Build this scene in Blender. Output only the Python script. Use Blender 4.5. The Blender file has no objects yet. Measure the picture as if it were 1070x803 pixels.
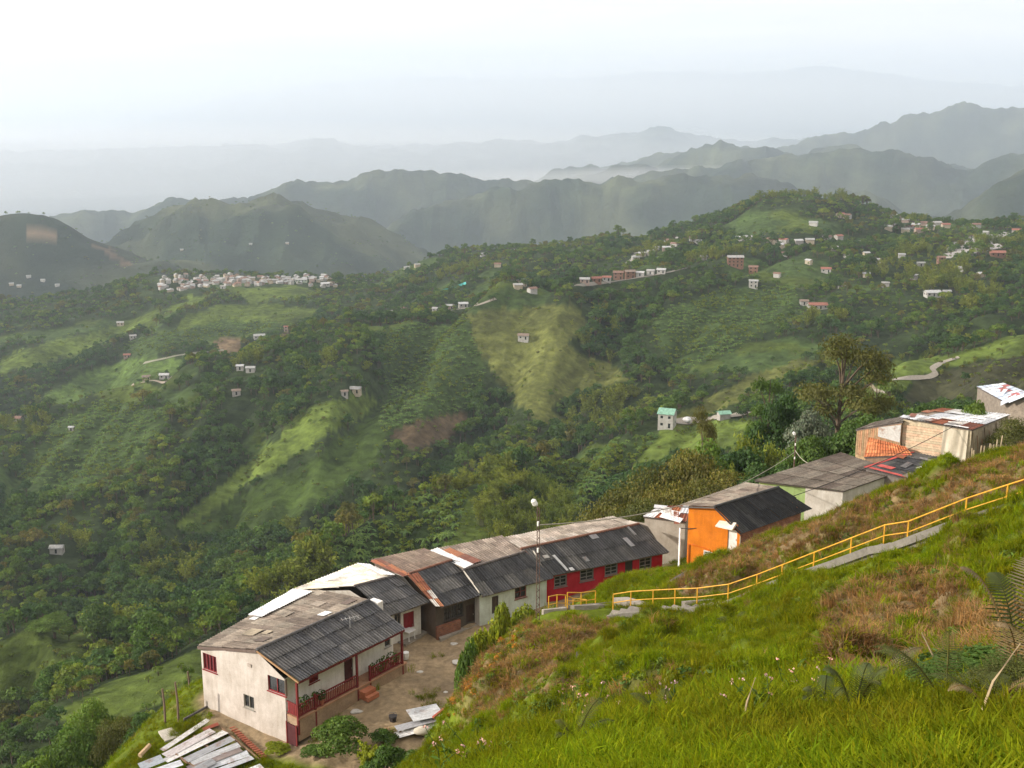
import bpy, math, random
import numpy as np
from mathutils import Vector

S = bpy.context.scene
COL = S.collection
R_ = math.radians
random.seed(7)
RNG = np.random.default_rng(11)

# ------------------------------------------------------------------ camera, sky, sun, exposure
PITCH = R_(13.0)
FOC = 1200.0                                   # focal length in pixels of the 1070 px wide photograph
cam = bpy.data.cameras.new('camera')
cam.sensor_width = 36.0
cam.lens = 36.0 * FOC / 1070.0
cam.clip_start = 0.1
cam.clip_end = 90000.0
cam_o = bpy.data.objects.new('camera', cam)
cam_o.location = (0, 0, 0)
cam_o.rotation_euler = (R_(90) - PITCH, 0, 0)
COL.objects.link(cam_o)
S.camera = cam_o

SUN_EL, SUN_AZ = R_(21), R_(-97)               # azimuth measured from +Y (view direction) to the right
sun = bpy.data.lights.new('sun', 'SUN')
sun.energy = 4.4
sun.angle = R_(1.2)
sun.color = (1.0, 0.91, 0.79)
sun_o = bpy.data.objects.new('sun', sun)
sd = Vector((math.sin(SUN_AZ) * math.cos(SUN_EL), math.cos(SUN_AZ) * math.cos(SUN_EL), math.sin(SUN_EL)))
sun_o.rotation_euler = sd.to_track_quat('Z', 'Y').to_euler()
sun_o.location = sd * 300
COL.objects.link(sun_o)

W = bpy.data.worlds.new('World')
S.world = W
W.use_nodes = True
nt = W.node_tree
nt.nodes.clear()
def N(tree, typ, **kw):
    n = tree.nodes.new(typ)
    for k, v in kw.items():
        setattr(n, k, v)
    return n
def K(tree, a, b):
    tree.links.new(a, b)
out = N(nt, 'ShaderNodeOutputWorld')
bg = N(nt, 'ShaderNodeBackground')
bg.inputs['Strength'].default_value = 0.12
sky = N(nt, 'ShaderNodeTexSky', sky_type='NISHITA', sun_disc=False, sun_elevation=SUN_EL, sun_rotation=SUN_AZ)
sky.altitude = 1800
sky.dust_density = 2.0
tc = N(nt, 'ShaderNodeTexCoord')
mp = N(nt, 'ShaderNodeMapping')
mp.inputs['Scale'].default_value = (2.4, 2.4, 22.0)
nz = N(nt, 'ShaderNodeTexNoise')
nz.inputs['Scale'].default_value = 1.6
nz.inputs['Detail'].default_value = 6
nz.inputs['Roughness'].default_value = 0.55
nz.inputs['Distortion'].default_value = 0.4
cr = N(nt, 'ShaderNodeValToRGB')
cr.color_ramp.elements[0].position = 0.36
cr.color_ramp.elements[0].color = (0.80, 0.80, 0.80, 1)
cr.color_ramp.elements[1].position = 0.62
cr.color_ramp.elements[1].color = (1, 1, 1, 1)
# thin layered cloud: slightly grey where thick, bright white where thin
cc = N(nt, 'ShaderNodeMix', data_type='RGBA')
cc.inputs['A'].default_value = (7.5, 6.95, 6.5, 1)
cc.inputs['B'].default_value = (10.4, 9.7, 9.0, 1)
mx = N(nt, 'ShaderNodeMix', data_type='RGBA')
K(nt, tc.outputs['Generated'], mp.inputs['Vector'])
K(nt, mp.outputs['Vector'], nz.inputs['Vector'])
K(nt, nz.outputs['Fac'], cr.inputs['Fac'])
K(nt, nz.outputs['Fac'], cc.inputs['Factor'])
K(nt, cr.outputs['Color'], mx.inputs['Factor'])
K(nt, sky.outputs['Color'], mx.inputs['A'])
K(nt, cc.outputs['Result'], mx.inputs['B'])
K(nt, mx.outputs['Result'], bg.inputs['Color'])
K(nt, bg.outputs['Background'], out.inputs['Surface'])

S.view_settings.view_transform = 'Standard'
S.view_settings.look = 'None'
S.view_settings.exposure = 0.50
S.view_settings.gamma = 1.0
S.view_settings.use_curve_mapping = False
S.render.engine = 'CYCLES'
S.cycles.use_denoising = True
S.cycles.max_bounces = 6
S.cycles.diffuse_bounces = 2
S.cycles.glossy_bounces = 2
S.cycles.transmission_bounces = 2
S.cycles.transparent_max_bounces = 4
S.cycles.volume_bounces = 3
S.cycles.use_adaptive_sampling = True
S.cycles.adaptive_threshold = 0.02

# ------------------------------------------------------------------ helpers: survey of the photograph
CP, SP = math.cos(PITCH), math.sin(PITCH)
def ray(px, py):
    dx = (px - 535.0) / FOC
    dy = -(py - 401.5) / FOC
    return dx, CP + SP * dy, -SP + CP * dy
def atz(px, py, z):
    x, y, w = ray(px, py)
    t = z / w
    return Vector((x * t, y * t, z))
def atd(px, py, d):
    x, y, w = ray(px, py)
    t = d / math.sqrt(x * x + y * y + w * w)
    return Vector((x * t, y * t, w * t))
def atr(px, py, r):
    x, y, w = ray(px, py)
    t = r / math.hypot(x, y)
    return Vector((x * t, y * t, w * t))
def atxy(px, py, y0):
    x, y, w = ray(px, py)
    t = y0 / y
    return Vector((x * t, y0, w * t))
def project(x, y, z):
    dep = np.maximum(y * CP - z * SP, 1e-3)
    up = y * SP + z * CP
    return 535 + FOC * x / dep, 401.5 - FOC * up / dep

def _hash(ix, iy, seed):
    h = (ix.astype(np.int64) * 374761393 + iy.astype(np.int64) * 668265263 + seed * 2147483647) & 0xFFFFFFFF
    h = ((h ^ (h >> 13)) * 1274126177) & 0xFFFFFFFF
    return h ^ (h >> 16)
def gnoise(x, y, seed=0):
    x = np.asarray(x, float); y = np.asarray(y, float)
    ix = np.floor(x); iy = np.floor(y)
    fx, fy = x - ix, y - iy
    ux = fx * fx * fx * (fx * (fx * 6 - 15) + 10)
    uy = fy * fy * fy * (fy * (fy * 6 - 15) + 10)
    def g(ox, oy):
        a = _hash(ix + ox, iy + oy, seed).astype(float) * (2 * np.pi / 4294967296.0)
        return np.cos(a) * (fx - ox) + np.sin(a) * (fy - oy)
    a = g(0, 0) * (1 - ux) + g(1, 0) * ux
    b = g(0, 1) * (1 - ux) + g(1, 1) * ux
    return (a * (1 - uy) + b * uy) * 1.5
def fbm(x, y, oct=4, seed=0, gain=0.5):
    s = 0; a = 1.0; t = 0
    for o in range(oct):
        s = s + a * gnoise(x * 2 ** o + 17.3 * o, y * 2 ** o - 9.1 * o, seed + o)
        t += a; a *= gain
    return s / t
def sstep(a, b, x):
    t = np.clip((x - a) / (b - a), 0, 1)
    return t * t * (3 - 2 * t)
def inpoly(px, py, poly):
    px = np.asarray(px); py = np.asarray(py)
    ins = np.zeros(px.shape, bool)
    n = len(poly)
    for i in range(n):
        x0, y0 = poly[i]; x1, y1 = poly[(i + 1) % n]
        c = (y0 > py) != (y1 > py)
        with np.errstate(divide='ignore', invalid='ignore'):
            xi = (x1 - x0) * (py - y0) / ((y1 - y0) if y1 != y0 else 1e-9) + x0
        ins ^= c & (px < xi)
    return ins

# ------------------------------------------------------------------ terrain survey
# every line: (px, py, horizontal metres) seen points, or ('z', px, height, horizontal metres) hidden ones
def Z(px, z, r):
    return ('z', px, z, r)
LINES = [
 [Z(-200,-76,120), Z(0,-73,122), Z(100,-72,124), Z(200,-68,126), Z(300,-64,128), Z(500,-60,130), Z(700,-56,134), Z(900,-46,140), Z(1070,-38,140), Z(1300,-30,140)],
 [Z(-200,-120,180), Z(0,-112,180), Z(150,-104,180), Z(300,-98,190), Z(500,-96,200), Z(700,-90,220), Z(900,-78,240), Z(1070,-66,240), Z(1300,-55,240)],
 [Z(-200,-150,230), (0,775,215), (60,750,215), (120,738,212), (190,712,215), Z(300,-128,240), Z(420,-138,290), (480,600,300), (560,600,310), (620,590,315), Z(700,-126,330), Z(850,-112,340), Z(1070,-95,340), Z(1300,-80,340)],
 [Z(-200,-160,270), Z(0,-150,262), (60,735,250), (110,712,245), (150,699,245), (205,668,255), (300,608,300), (356,560,330), (420,528,360), (488,512,385), (560,486,425), (640,461,460), (700,443,480), (790,405,520), (850,388,530), (900,383,530), (960,383,540), (1070,352,570), (1300,330,600)],
 [Z(-200,-165,300), Z(0,-158,300), (60,715,285), Z(110,-152,285), Z(150,-150,285), Z(205,-146,295), Z(300,-150,350), Z(400,-165,430), Z(488,-172,470), Z(560,-175,510), Z(640,-165,545), Z(700,-158,560), Z(800,-145,590), Z(900,-138,610), Z(960,-140,630), Z(1070,-135,650), Z(1300,-130,650)],
 [(-200,690,330), (0,672,332), (40,652,335), (85,655,335), (110,668,330), (160,660,330), (215,640,340), Z(300,-158,400), Z(400,-172,480), Z(488,-176,520), Z(560,-178,560), Z(640,-168,590), Z(700,-162,600), Z(800,-148,640), Z(900,-143,660), Z(1070,-138,690), Z(1300,-132,690)],
 [Z(-200,-215,420), Z(0,-205,410), Z(100,-200,410), Z(215,-192,420), Z(300,-186,460), (350,565,530), (420,520,560), (500,490,585), (560,465,610), (640,440,640), (700,420,660), (800,380,690), (900,362,710), (1070,335,740), Z(1300,-135,760)],
 [(-200,560,560), (0,560,560), (100,560,560), (190,546,560), (280,545,550), (350,515,565), (420,490,590), (500,470,620), (560,440,650), (640,415,680), (700,385,710), (800,345,760), (900,335,780), (1070,315,810), Z(1300,-128,830)],
 [(-200,500,690), (0,500,690), (100,480,680), (190,470,660), (235,505,600), (285,462,625), (330,430,650), (372,412,665), (420,425,660), (500,400,690), (560,380,715), (640,355,760), (700,330,790), (800,310,850), (900,300,880), (1070,285,920), Z(1300,-122,950)],
 [(-200,455,850), (0,444,850), (60,428,840), (110,412,830), (177,395,800), (212,383,800), (283,364,800), (323,353,810), (353,341,815), (384,330,820), (430,328,820), (490,318,820), (540,298,830), (600,292,850), (650,288,870), (700,283,900), (760,275,950), (800,270,960), (900,265,1010), (1070,262,1030), Z(1300,-120,1050)],
 [Z(-200,-280,980), Z(0,-262,980), Z(100,-245,970), Z(177,-222,940), Z(283,-200,940), Z(353,-180,930), Z(430,-165,930), Z(490,-158,930), Z(540,-150,940), Z(600,-146,960), Z(650,-142,980), (700,272,1010), (760,258,1060), (800,250,1060), (900,248,1110), (1070,250,1130), Z(1300,-118,1150)],
 [(-200,380,1180), (0,385,1170), (60,375,1160), (110,372,1160), (177,358,1120), (250,350,1110), (323,340,1100), Z(384,-185,1100), Z(430,-175,1100), (490,300,1080), (540,285,1090), (600,275,1100), (650,270,1100), (700,260,1110), (760,242,1140), (800,232,1140), (900,232,1180), (1070,243,1200), Z(1300,-116,1200)],
 [(-200,330,1480), (0,318,1480), (60,315,1470), (120,303,1460), (165,292,1440), (250,290,1430), (350,292,1420), (400,288,1400), (430,278,1390), (500,264,1350), (560,262,1320), (640,252,1290), (700,241,1270), (760,224,1240), (800,210,1230), (850,210,1240), (900,214,1260), (930,228,1280), (1000,237,1290), (1070,234,1300), (1300,228,1320)],
 [Z(-200,-380,1950), Z(160,-390,1950), Z(400,-390,1900), Z(700,-300,1800), Z(1070,-280,1800), Z(1300,-250,1800)],
 [(-200,300,2250), (0,285,2300), (100,282,2300), (160,278,2300), Z(250,-400,2350), Z(450,-420,2350), Z(700,-420,2400), Z(1070,-400,2400), Z(1300,-380,2400)],
 [(-200,262,2420), (-60,240,2420), (0,228,2420), (40,225,2420), (70,234,2420), (90,244,2430), (130,257,2450), (165,270,2450), (210,283,2450), Z(260,-420,2500), Z(450,-440,2550), Z(700,-450,2650), Z(1070,-430,2700), Z(1300,-400,2700)],
 [Z(-200,-420,2800), Z(0,-430,2800), Z(130,-430,2750), (200,275,2750), (300,272,2750), (400,275,2800), Z(450,-450,2850), Z(700,-470,2950), Z(1070,-450,3000), Z(1300,-430,3000)],
 [Z(-200,-480,3100), Z(0,-470,3100), (70,275,3120), (110,258,3120), (150,244,3100), (200,227,3080), (250,218,3060), (308,214,3050), (330,219,3060), (360,235,3080), (400,253,3100), (440,272,3150), Z(480,-480,3200), Z(560,-520,3250), Z(700,-520,3300), Z(1070,-480,3300), Z(1300,-450,3300)],
 [Z(-200,-640,3700), Z(160,-640,3700), Z(400,-620,3700), Z(700,-600,3700), (950,250,3500), (1000,236,3500), (1040,212,3500), (1075,190,3500), (1200,170,3500)],
 [Z(-200,-700,4100), Z(200,-690,4100), (380,262,4100), (420,240,4150), (450,224,4200), (520,207,4250), (600,200,4250), (690,196,4250), (740,199,4250), (800,192,4300), (860,205,4300), (930,222,4300), Z(1000,-520,4300), Z(1070,-520,4300), Z(1300,-500,4300)],
 [Z(-200,-760,4700), Z(100,-760,4700), Z(500,-700,4700), Z(800,-640,4800), Z(1070,-560,4800), Z(1300,-560,4800)],
 [(-200,262,5200), (0,250,5200), (80,233,5200), (130,226,5200), (190,217,5200), (260,205,5200), (330,197,5200), (380,191,5200), (450,188,5200), (520,195,5200), (600,196,5200), (680,190,5300), (760,178,5300), (830,170,5400), (900,165,5400), (960,168,5400), (1000,175,5400), (1070,172,5400), (1300,165,5400)],
 [Z(-200,-860,6000), Z(500,-800,6000), Z(1070,-680,6100), Z(1300,-650,6100)],
 [Z(-200,-860,6600), Z(400,-820,6600), (520,212,6600), (560,197,6600), (620,182,6600), (670,177,6600), (720,163,6600), (765,154,6600), (795,161,6600), (840,163,6600), (890,160,6600), (930,167,6600), (1000,180,6600), (1070,182,6600), (1300,190,6600)],
 [Z(-200,-880,7400), Z(500,-820,7400), Z(1070,-700,7400), Z(1300,-650,7400)],
 [Z(-200,-880,8000), Z(400,-850,8000), (560,195,8000), (640,175,8000), (700,158,8000), (740,151,8000), (780,157,8000), (830,162,8000), (900,170,8000), Z(1070,-600,8000), Z(1300,-600,8000)],
 [Z(-200,-900,8700), Z(700,-850,8700), Z(1070,-650,8700), Z(1300,-600,8700)],
 [Z(-200,-880,9300), Z(400,-860,9300), Z(560,-700,9300), (640,176,9300), (740,168,9300), (810,166,9300), (850,155,9300), (900,144,9300), (940,132,9300), (975,127,9300), (1000,119,9300), (1030,121,9300), (1055,118,9300), (1090,120,9300), (1200,130,9300), (1300,140,9300)],
 [Z(-200,-900,11500), Z(1300,-900,11500)],
 [(-200,160,16000), (0,165,16000), (200,160,16000), (310,152,16000), (330,148,16000), (370,158,16000), (480,156,16000), (560,150,16000), (660,146,16000), (690,138,16000), (720,146,16000), (800,150,16000), (1000,150,16000), (1300,150,16000)],
 [Z(-200,-900,22000), Z(1300,-900,22000)],
 [(-200,175,32000), (0,165,32000), (120,140,32000), (210,112,32000), (260,101,32000), (300,94,32000), (330,90,32000), (380,87,32000), (450,84,32000), (550,85,32000), (650,81,32000), (710,76,32000), (750,80,32000), (800,78,32000), (860,73,32000), (890,75,32000), (920,79,32000), (1000,89,32000), (1070,92,32000), (1300,100,32000)],
 [Z(-200,-600,39500), Z(1300,-600,39500)],
]
def azpx(px, py=401.5):
    x, y, w = ray(px, py)
    return math.atan2(x, y)
def line_arrays(L):
    a, r, z = [], [], []
    for p in L:
        if p[0] == 'z':
            _, px, zz, rr = p
            a.append(azpx(px)); r.append(rr); z.append(zz)
        else:
            px, py, rr = p
            x, y, w = ray(px, py)
            a.append(math.atan2(x, y)); r.append(rr); z.append(w / math.hypot(x, y) * rr)
    return np.array(a), np.array(r, float), np.array(z, float)
def pchip(xk, yk, xq):
    """monotone cubic; xk, yk (K,) ascending, xq (M,)"""
    h = np.diff(xk); d = np.diff(yk) / h
    m = np.zeros_like(yk)
    w1 = 2 * h[1:] + h[:-1]; w2 = h[1:] + 2 * h[:-1]
    same = d[:-1] * d[1:] > 0
    with np.errstate(divide='ignore', invalid='ignore'):
        mm = (w1 + w2) / (w1 / d[:-1] + w2 / d[1:])
    m[1:-1] = np.where(same, mm, 0)
    m[0] = d[0]; m[-1] = d[-1]
    i = np.clip(np.searchsorted(xk, xq) - 1, 0, len(xk) - 2)
    t = (xq - xk[i]) / h[i]
    t = np.clip(t, 0, 1)
    t2 = t * t; t3 = t2 * t
    return (2*t3-3*t2+1)*yk[i] + (t3-2*t2+t)*h[i]*m[i] + (-2*t3+3*t2)*yk[i+1] + (t3-t2)*h[i]*m[i+1]
def pchip_s(xk, yk, xq):
    return pchip(np.asarray(xk), np.asarray(yk), np.clip(xq, xk[0], xk[-1]))

# near ground: thin plate spline through surveyed ground points
NEAR = []
def nv(px, py, d): NEAR.append(tuple(atd(px, py, d)))
def nw(x, y, z): NEAR.append((x, y, z))
for p in [(0,0,-1.65),(-6,0,-2.7),(6,0,-0.9),(12,2,-0.4),(-14,2,-7.5),(0,-8,0.2),(12,-8,1.5),(-12,-8,-3),(-30,0,-22),(-40,20,-32),(-22,20,-20),(-16,35,-26),(-28,45,-36),(-45,45,-46),(30,0,1),(30,20,-3),(45,40,-9)]: nw(*p)
for p in [(480,800,9.6),(560,800,8.6),(560,778,10.6),(640,800,7.8),(640,760,11),(740,800,7.2),(740,740,11.5),(850,800,6.8),(850,742,11.6),(960,800,6.3),(960,732,12),(1060,800,6),(1060,705,12.5),
          (500,775,45),(480,740,52),(500,705,57),(520,678,60),(560,745,42),(560,700,50),(560,662,58),
          (640,722,36),(640,690,44),(640,656,55),(740,718,30),(740,680,39),(740,650,49),
          (850,715,26),(850,670,34),(850,622,45),(960,700,24),(960,640,32),(960,585,44),(1060,660,23),(1060,600,32),(1060,542,44),
          (573,642,61),(592,655,58.5),(610,650,59.5),(575,654,60),(630,645,60),(600,630,63.5),(615,632,63.5),(560,648,61),(640,640,60),(690,636,59),(760,631,57),(790,621,56),(850,599,53),(888,585,51.5),(923,572,50.5),(948,570,49.5),(1008,546,48),(1050,533,47),
          (1070,470,64),(1000,490,64),(950,507,65),(900,522,66),(850,548,68),(800,570,72),(780,583,76),(747,593,83),(722,604,87),(1100,455,64),
          (700,616,70),(700,606,82),(650,611,84),(620,620,78)]: nv(*p)
for p in [(14.3,87.8,-36.1),(18,85.3,-34.9),(24,89,-33.6),(12.5,93.4,-37.7),(9,86,-36.2),(5,83,-36.6),
          (-6,80,-38.2),(-10,72,-38.3),(-7,66,-38.3),(-12,64,-38.8),(-3,80,-38.1),(0,82.5,-38),(4,86,-37.9),(8,90,-37.8),(-4,72,-38.2),(-1,76,-37.9),
          (-4,62,-37.6),(1,66,-35.8),(4,74,-35.5),(-8,60,-38.8),(-12,57,-39.5),
          (-21.3,71.5,-39.4),(-14.6,67.3,-39.6),(-17,63,-39.9),(-20,64,-40.4),(-23,68,-40.3),(-13,61,-39.3),(-19,58,-41.5),(-28,66,-43),
          (-24,76,-40.5),(-23,84,-44),(-20,92,-49),(-10,97,-49),(0,101,-48),(10,104,-47),(-34,74,-52),(-42,64,-56),(-32,92,-58),(-22,112,-64),(0,118,-62),(20,126,-60),(-60,60,-66),(-60,100,-76),
          (-14,84,-38.8),(-8,89,-38.8),(0,91,-38.3),(6,94,-38.2),(-19,78.5,-39.4),
          (28,80,-31),(38,88,-32.2),(33,97,-33.9),(45,96,-32.6),(52,100,-31.3),(60,104,-30),(28,104,-36),(40,112,-38),(55,122,-38),(70,118,-32),(85,112,-27),(60,80,-22),(80,80,-18)]: nw(*p)
for p in [(-2.2,9,-6.9),(-4,12,-10.5),(-3.3,18,-13.8),(-3.1,28,-19.8),(-3.7,38,-26),(-6,30,-24.5),(-8,45,-33),(-10,20,-20),(-5.2,50,-32.5)]: nw(*p)
NEAR = np.array(NEAR)
def tps_fit(P, lam=0.02):
    n = len(P); XY = P[:, :2]
    d = np.hypot(XY[:, None, 0] - XY[None, :, 0], XY[:, None, 1] - XY[None, :, 1])
    Kk = np.where(d > 0, d * d * np.log(np.maximum(d, 1e-9)), 0) + lam * np.eye(n)
    Q = np.hstack([np.ones((n, 1)), XY])
    A = np.zeros((n + 3, n + 3)); A[:n, :n] = Kk; A[:n, n:] = Q; A[n:, :n] = Q.T
    b = np.zeros(n + 3); b[:n] = P[:, 2]
    return np.linalg.solve(A, b)
TPSW = tps_fit(NEAR)
def near_base(x, y):
    x = np.asarray(x, float); y = np.asarray(y, float)
    sh = x.shape; x = x.ravel(); y = y.ravel()
    o = np.empty(len(x))
    for s in range(0, len(x), 40000):
        e = s + 40000
        d2 = (x[s:e, None] - NEAR[None, :, 0]) ** 2 + (y[s:e, None] - NEAR[None, :, 1]) ** 2
        o[s:e] = (0.5 * d2 * np.log(np.maximum(d2, 1e-12))) @ TPSW[:-3] + TPSW[-3] + TPSW[-2] * x[s:e] + TPSW[-1] * y[s:e]
    return o.reshape(sh)

# yard and stair ground without hummocks
YARD = [(-16,66.5),(-12.5,64),(-9,61.5),(-5.5,63.5),(-3.5,70),(-1.5,77),(3,82.5),(6,86),(14,93),(11,97),(-2,90),(-14,86),(-19,79),(-22,73),(-20,69)]
def dist_polyline(x, y, pts):
    d = np.full(np.shape(x), 1e9)
    for (x0, y0), (x1, y1) in zip(pts[:-1], pts[1:]):
        dx, dy = x1 - x0, y1 - y0
        t = np.clip(((x - x0) * dx + (y - y0) * dy) / (dx * dx + dy * dy), 0, 1)
        d = np.minimum(d, np.hypot(x - x0 - t * dx, y - y0 - t * dy))
    return d
POST_MAIN = [(640.5,639.5,60),(658.9,637.5,59.7),(682.1,634.5,59.2),(704.9,633,58.7),(728.2,631.5,58),(760.4,630,57),(790.1,621,56),(816.4,610.5,54.7),(849.6,598.9,53),(888.2,585,51.5),(922.9,572,50.5),(947.6,569,49.7),(1008,546,48),(1050.6,533.5,47),(1098,517,46),(1150,500,45)]
PATH_XY = [tuple(atd(*p))[:2] for p in [(566,645,61),(592,648,60.5),(625,643,60.5)] + POST_MAIN]
def yardmask(x, y):
    ins = inpoly(x, y, YARD).astype(float)
    d = dist_polyline(x, y, YARD + YARD[:1])
    return np.where(ins > 0, sstep(-0.2, 1.2, d) * .5 + .5, .5 * (1 - sstep(0, 1.6, d)))

NA, R0, R1 = 1000, 1.6, 41000.0
AZ0, AZ1 = R_(-46), R_(46)
AZ = np.linspace(AZ0, AZ1, NA)
rr = [R0]
while rr[-1] < R1:
    rr.append(rr[-1] * (1.0068 if rr[-1] < 140 else 1.0085))
RR = np.array(rr); NR = len(RR)
LA = [line_arrays(L) for L in LINES]
HZ = np.empty((NA, NR))
Rk = np.empty((NA, len(LA))); Zk = np.empty((NA, len(LA)))
for i, (a, r, z) in enumerate(LA):
    Rk[:, i] = pchip_s(a, r, AZ); Zk[:, i] = pchip_s(a, z, AZ)
for i in range(1, len(LA)):
    Rk[:, i] = np.maximum(Rk[:, i], Rk[:, i - 1] * 1.03)
for k in range(NA):
    HZ[k] = pchip(np.concatenate([[0.0, 60.0], Rk[k]]), np.concatenate([[-2, -30.0], Zk[k]]), RR)
GX = np.sin(AZ)[:, None] * RR[None, :]
GY = np.cos(AZ)[:, None] * RR[None, :]
# gullies and lumps, growing with the size of the hills
def gully(a, r):
    """spurs (+) and gullies (-) running down the slopes towards the valley"""
    n = fbm(a * 10.5 - r / 210, r / 520 + a * 2, 3, 13)
    return .42 - np.sqrt(n * n + .022) * 1.9
g1 = (fbm(GX / 110, GY / 110, 4, 3) * 8 + gully(AZ[:, None], RR[None, :]) * 20 * (1 - .75 * sstep(1150, 1400, RR))[None, :]) * sstep(200, 560, RR)[None, :]
rid = (1 - np.abs(fbm(GX / 700, GY / 700, 5, 21)) * 2.6)
g2 = (rid - 0.45) * 70 * sstep(1700, 3500, RR)[None, :]
rid3 = (1 - np.abs(fbm(GX / 1900, GY / 1900, 4, 31)) * 2.6)
g3 = (rid3 - 0.45) * 110 * sstep(5000, 9000, RR)[None, :]
g4 = (.40 - np.abs(fbm(GX / 300, GY / 300, 4, 41)) * 2.2) * 42 * sstep(2250, 3000, RR)[None, :]
lowland = .08 + .92 * sstep(-860, -560, HZ)
HZ += g1 + (g2 + g3 + g4) * lowland
jn = int(np.searchsorted(RR, 165))
nb = near_base(GX[:, :jn], GY[:, :jn])
wn = (1 - sstep(100, 150, RR[:jn]))[None, :]
ym = yardmask(GX[:, :jn], GY[:, :jn])
pm = 1 - sstep(0.7, 1.8, dist_polyline(GX[:, :jn], GY[:, :jn], PATH_XY))
hum = np.abs(fbm(GX[:, :jn] / 4.2, GY[:, :jn] / 4.2, 3, 51, .5)) * 3.2 - .6 + .5 * fbm(GX[:, :jn] / 1.3, GY[:, :jn] / 1.3, 3, 52)
hum2 = fbm(GX[:, :jn] / 11, GY[:, :jn] / 11, 2, 61)
fl = (1 - np.maximum(ym, pm)) * (sstep(3, 14, RR[:jn]) * (1 - .75 * sstep(60, 68, RR[:jn])))[None, :]
nb = nb + fl * (hum * (.25 + .5 * sstep(12, 26, RR[:jn])[None, :]) + hum2 * 0.9 * sstep(14, 30, RR[:jn])[None, :]) + ym * hum * 0.12
HZ[:, :jn] = nb * wn + HZ[:, :jn] * (1 - wn)
LR0 = np.log(RR)
def height(x, y):
    """ground height at world x, y (arrays)"""
    x = np.asarray(x, float); y = np.asarray(y, float)
    a = np.clip((np.arctan2(x, y) - AZ0) / (AZ1 - AZ0) * (NA - 1), 0, NA - 1.001)
    r = np.clip(np.hypot(x, y), RR[0], RR[-1] * .999)
    j = np.clip(np.searchsorted(RR, r) - 1, 0, NR - 2)
    fj = (r - RR[j]) / (RR[j + 1] - RR[j])
    i = a.astype(int); fi = a - i
    return (HZ[i, j] * (1 - fi) + HZ[i + 1, j] * fi) * (1 - fj) + (HZ[i, j + 1] * (1 - fi) + HZ[i + 1, j + 1] * fi) * fj
def h1(x, y):
    return float(height(np.array([x]), np.array([y]))[0])
SLOPE = HZ / RR[None, :]
HORIZ = np.maximum.accumulate(SLOPE, axis=1)
def seen(x, y, up):
    """is the point `up` metres over the ground above everything nearer in its own direction"""
    a = np.clip((np.arctan2(x, y) - AZ0) / (AZ1 - AZ0) * (NA - 1), 0, NA - 1.001).astype(int)
    r = np.hypot(x, y)
    j = np.clip(np.searchsorted(RR, r * .985) - 1, 0, NR - 1)
    return (height(x, y) + up) / r > HORIZ[a, j]
def hit(px, py, rmin=150.0, rmax=40000.0):
    """where the sight line through a pixel meets the ground beyond rmin"""
    x, y, w = ray(px, py)
    a = math.atan2(x, y); s = w / math.hypot(x, y)
    r = RR[(RR > rmin) & (RR < rmax)]
    hz = height(np.sin(a) * r, np.cos(a) * r) / r
    ok = np.nonzero(hz >= s)[0]
    if len(ok) == 0:
        k = int(np.argmax(hz)); rq = r[k]
    else:
        k = ok[0]; rq = r[k]
        if k > 0:
            t = (s - hz[k-1]) / (hz[k] - hz[k-1] + 1e-12); rq = r[k-1] + t * (r[k] - r[k-1])
    X, Y = math.sin(a) * rq, math.cos(a) * rq
    return Vector((X, Y, h1(X, Y)))

# ------------------------------------------------------------------ materials
def mat(name):
    m = bpy.data.materials.new(name); m.use_nodes = True
    t = m.node_tree; t.nodes.clear()
    o = N(t, 'ShaderNodeOutputMaterial'); b = N(t, 'ShaderNodeBsdfPrincipled')
    K(t, b.outputs[0], o.inputs['Surface'])
    b.inputs['Roughness'].default_value = 0.9
    b.inputs['Specular IOR Level'].default_value = 0.2
    return m, t, b
def mixc(t, fac, a, b, blend='MIX'):
    n = N(t, 'ShaderNodeMix', data_type='RGBA', blend_type=blend)
    for sock, v in (('Factor', fac), ('A', a), ('B', b)):
        if hasattr(v, 'links'): K(t, v, n.inputs[sock])
        elif isinstance(v, (int, float)): n.inputs[sock].default_value = v
        else: n.inputs[sock].default_value = (*v, 1)
    return n.outputs['Result']
def noise_n(t, vec, scale, detail=4, rough=.55):
    n = N(t, 'ShaderNodeTexNoise')
    n.inputs['Scale'].default_value = scale; n.inputs['Detail'].default_value = detail; n.inputs['Roughness'].default_value = rough
    if vec is not None: K(t, vec, n.inputs['Vector'])
    return n.outputs['Fac']
def ramp(t, fac, p0, c0, p1, c1):
    r = N(t, 'ShaderNodeValToRGB')
    r.color_ramp.elements[0].position = p0; r.color_ramp.elements[0].color = (*c0, 1)
    r.color_ramp.elements[1].position = p1; r.color_ramp.elements[1].color = (*c1, 1)
    K(t, fac, r.inputs['Fac'])
    return r.outputs['Color']
def bump(t, b, hgt, strength, dist):
    n = N(t, 'ShaderNodeBump'); n.inputs['Strength'].default_value = strength; n.inputs['Distance'].default_value = dist
    K(t, hgt, n.inputs['Height']); K(t, n.outputs[0], b.inputs['Normal'])
g3_ = lambda v: (v, v, v)

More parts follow.
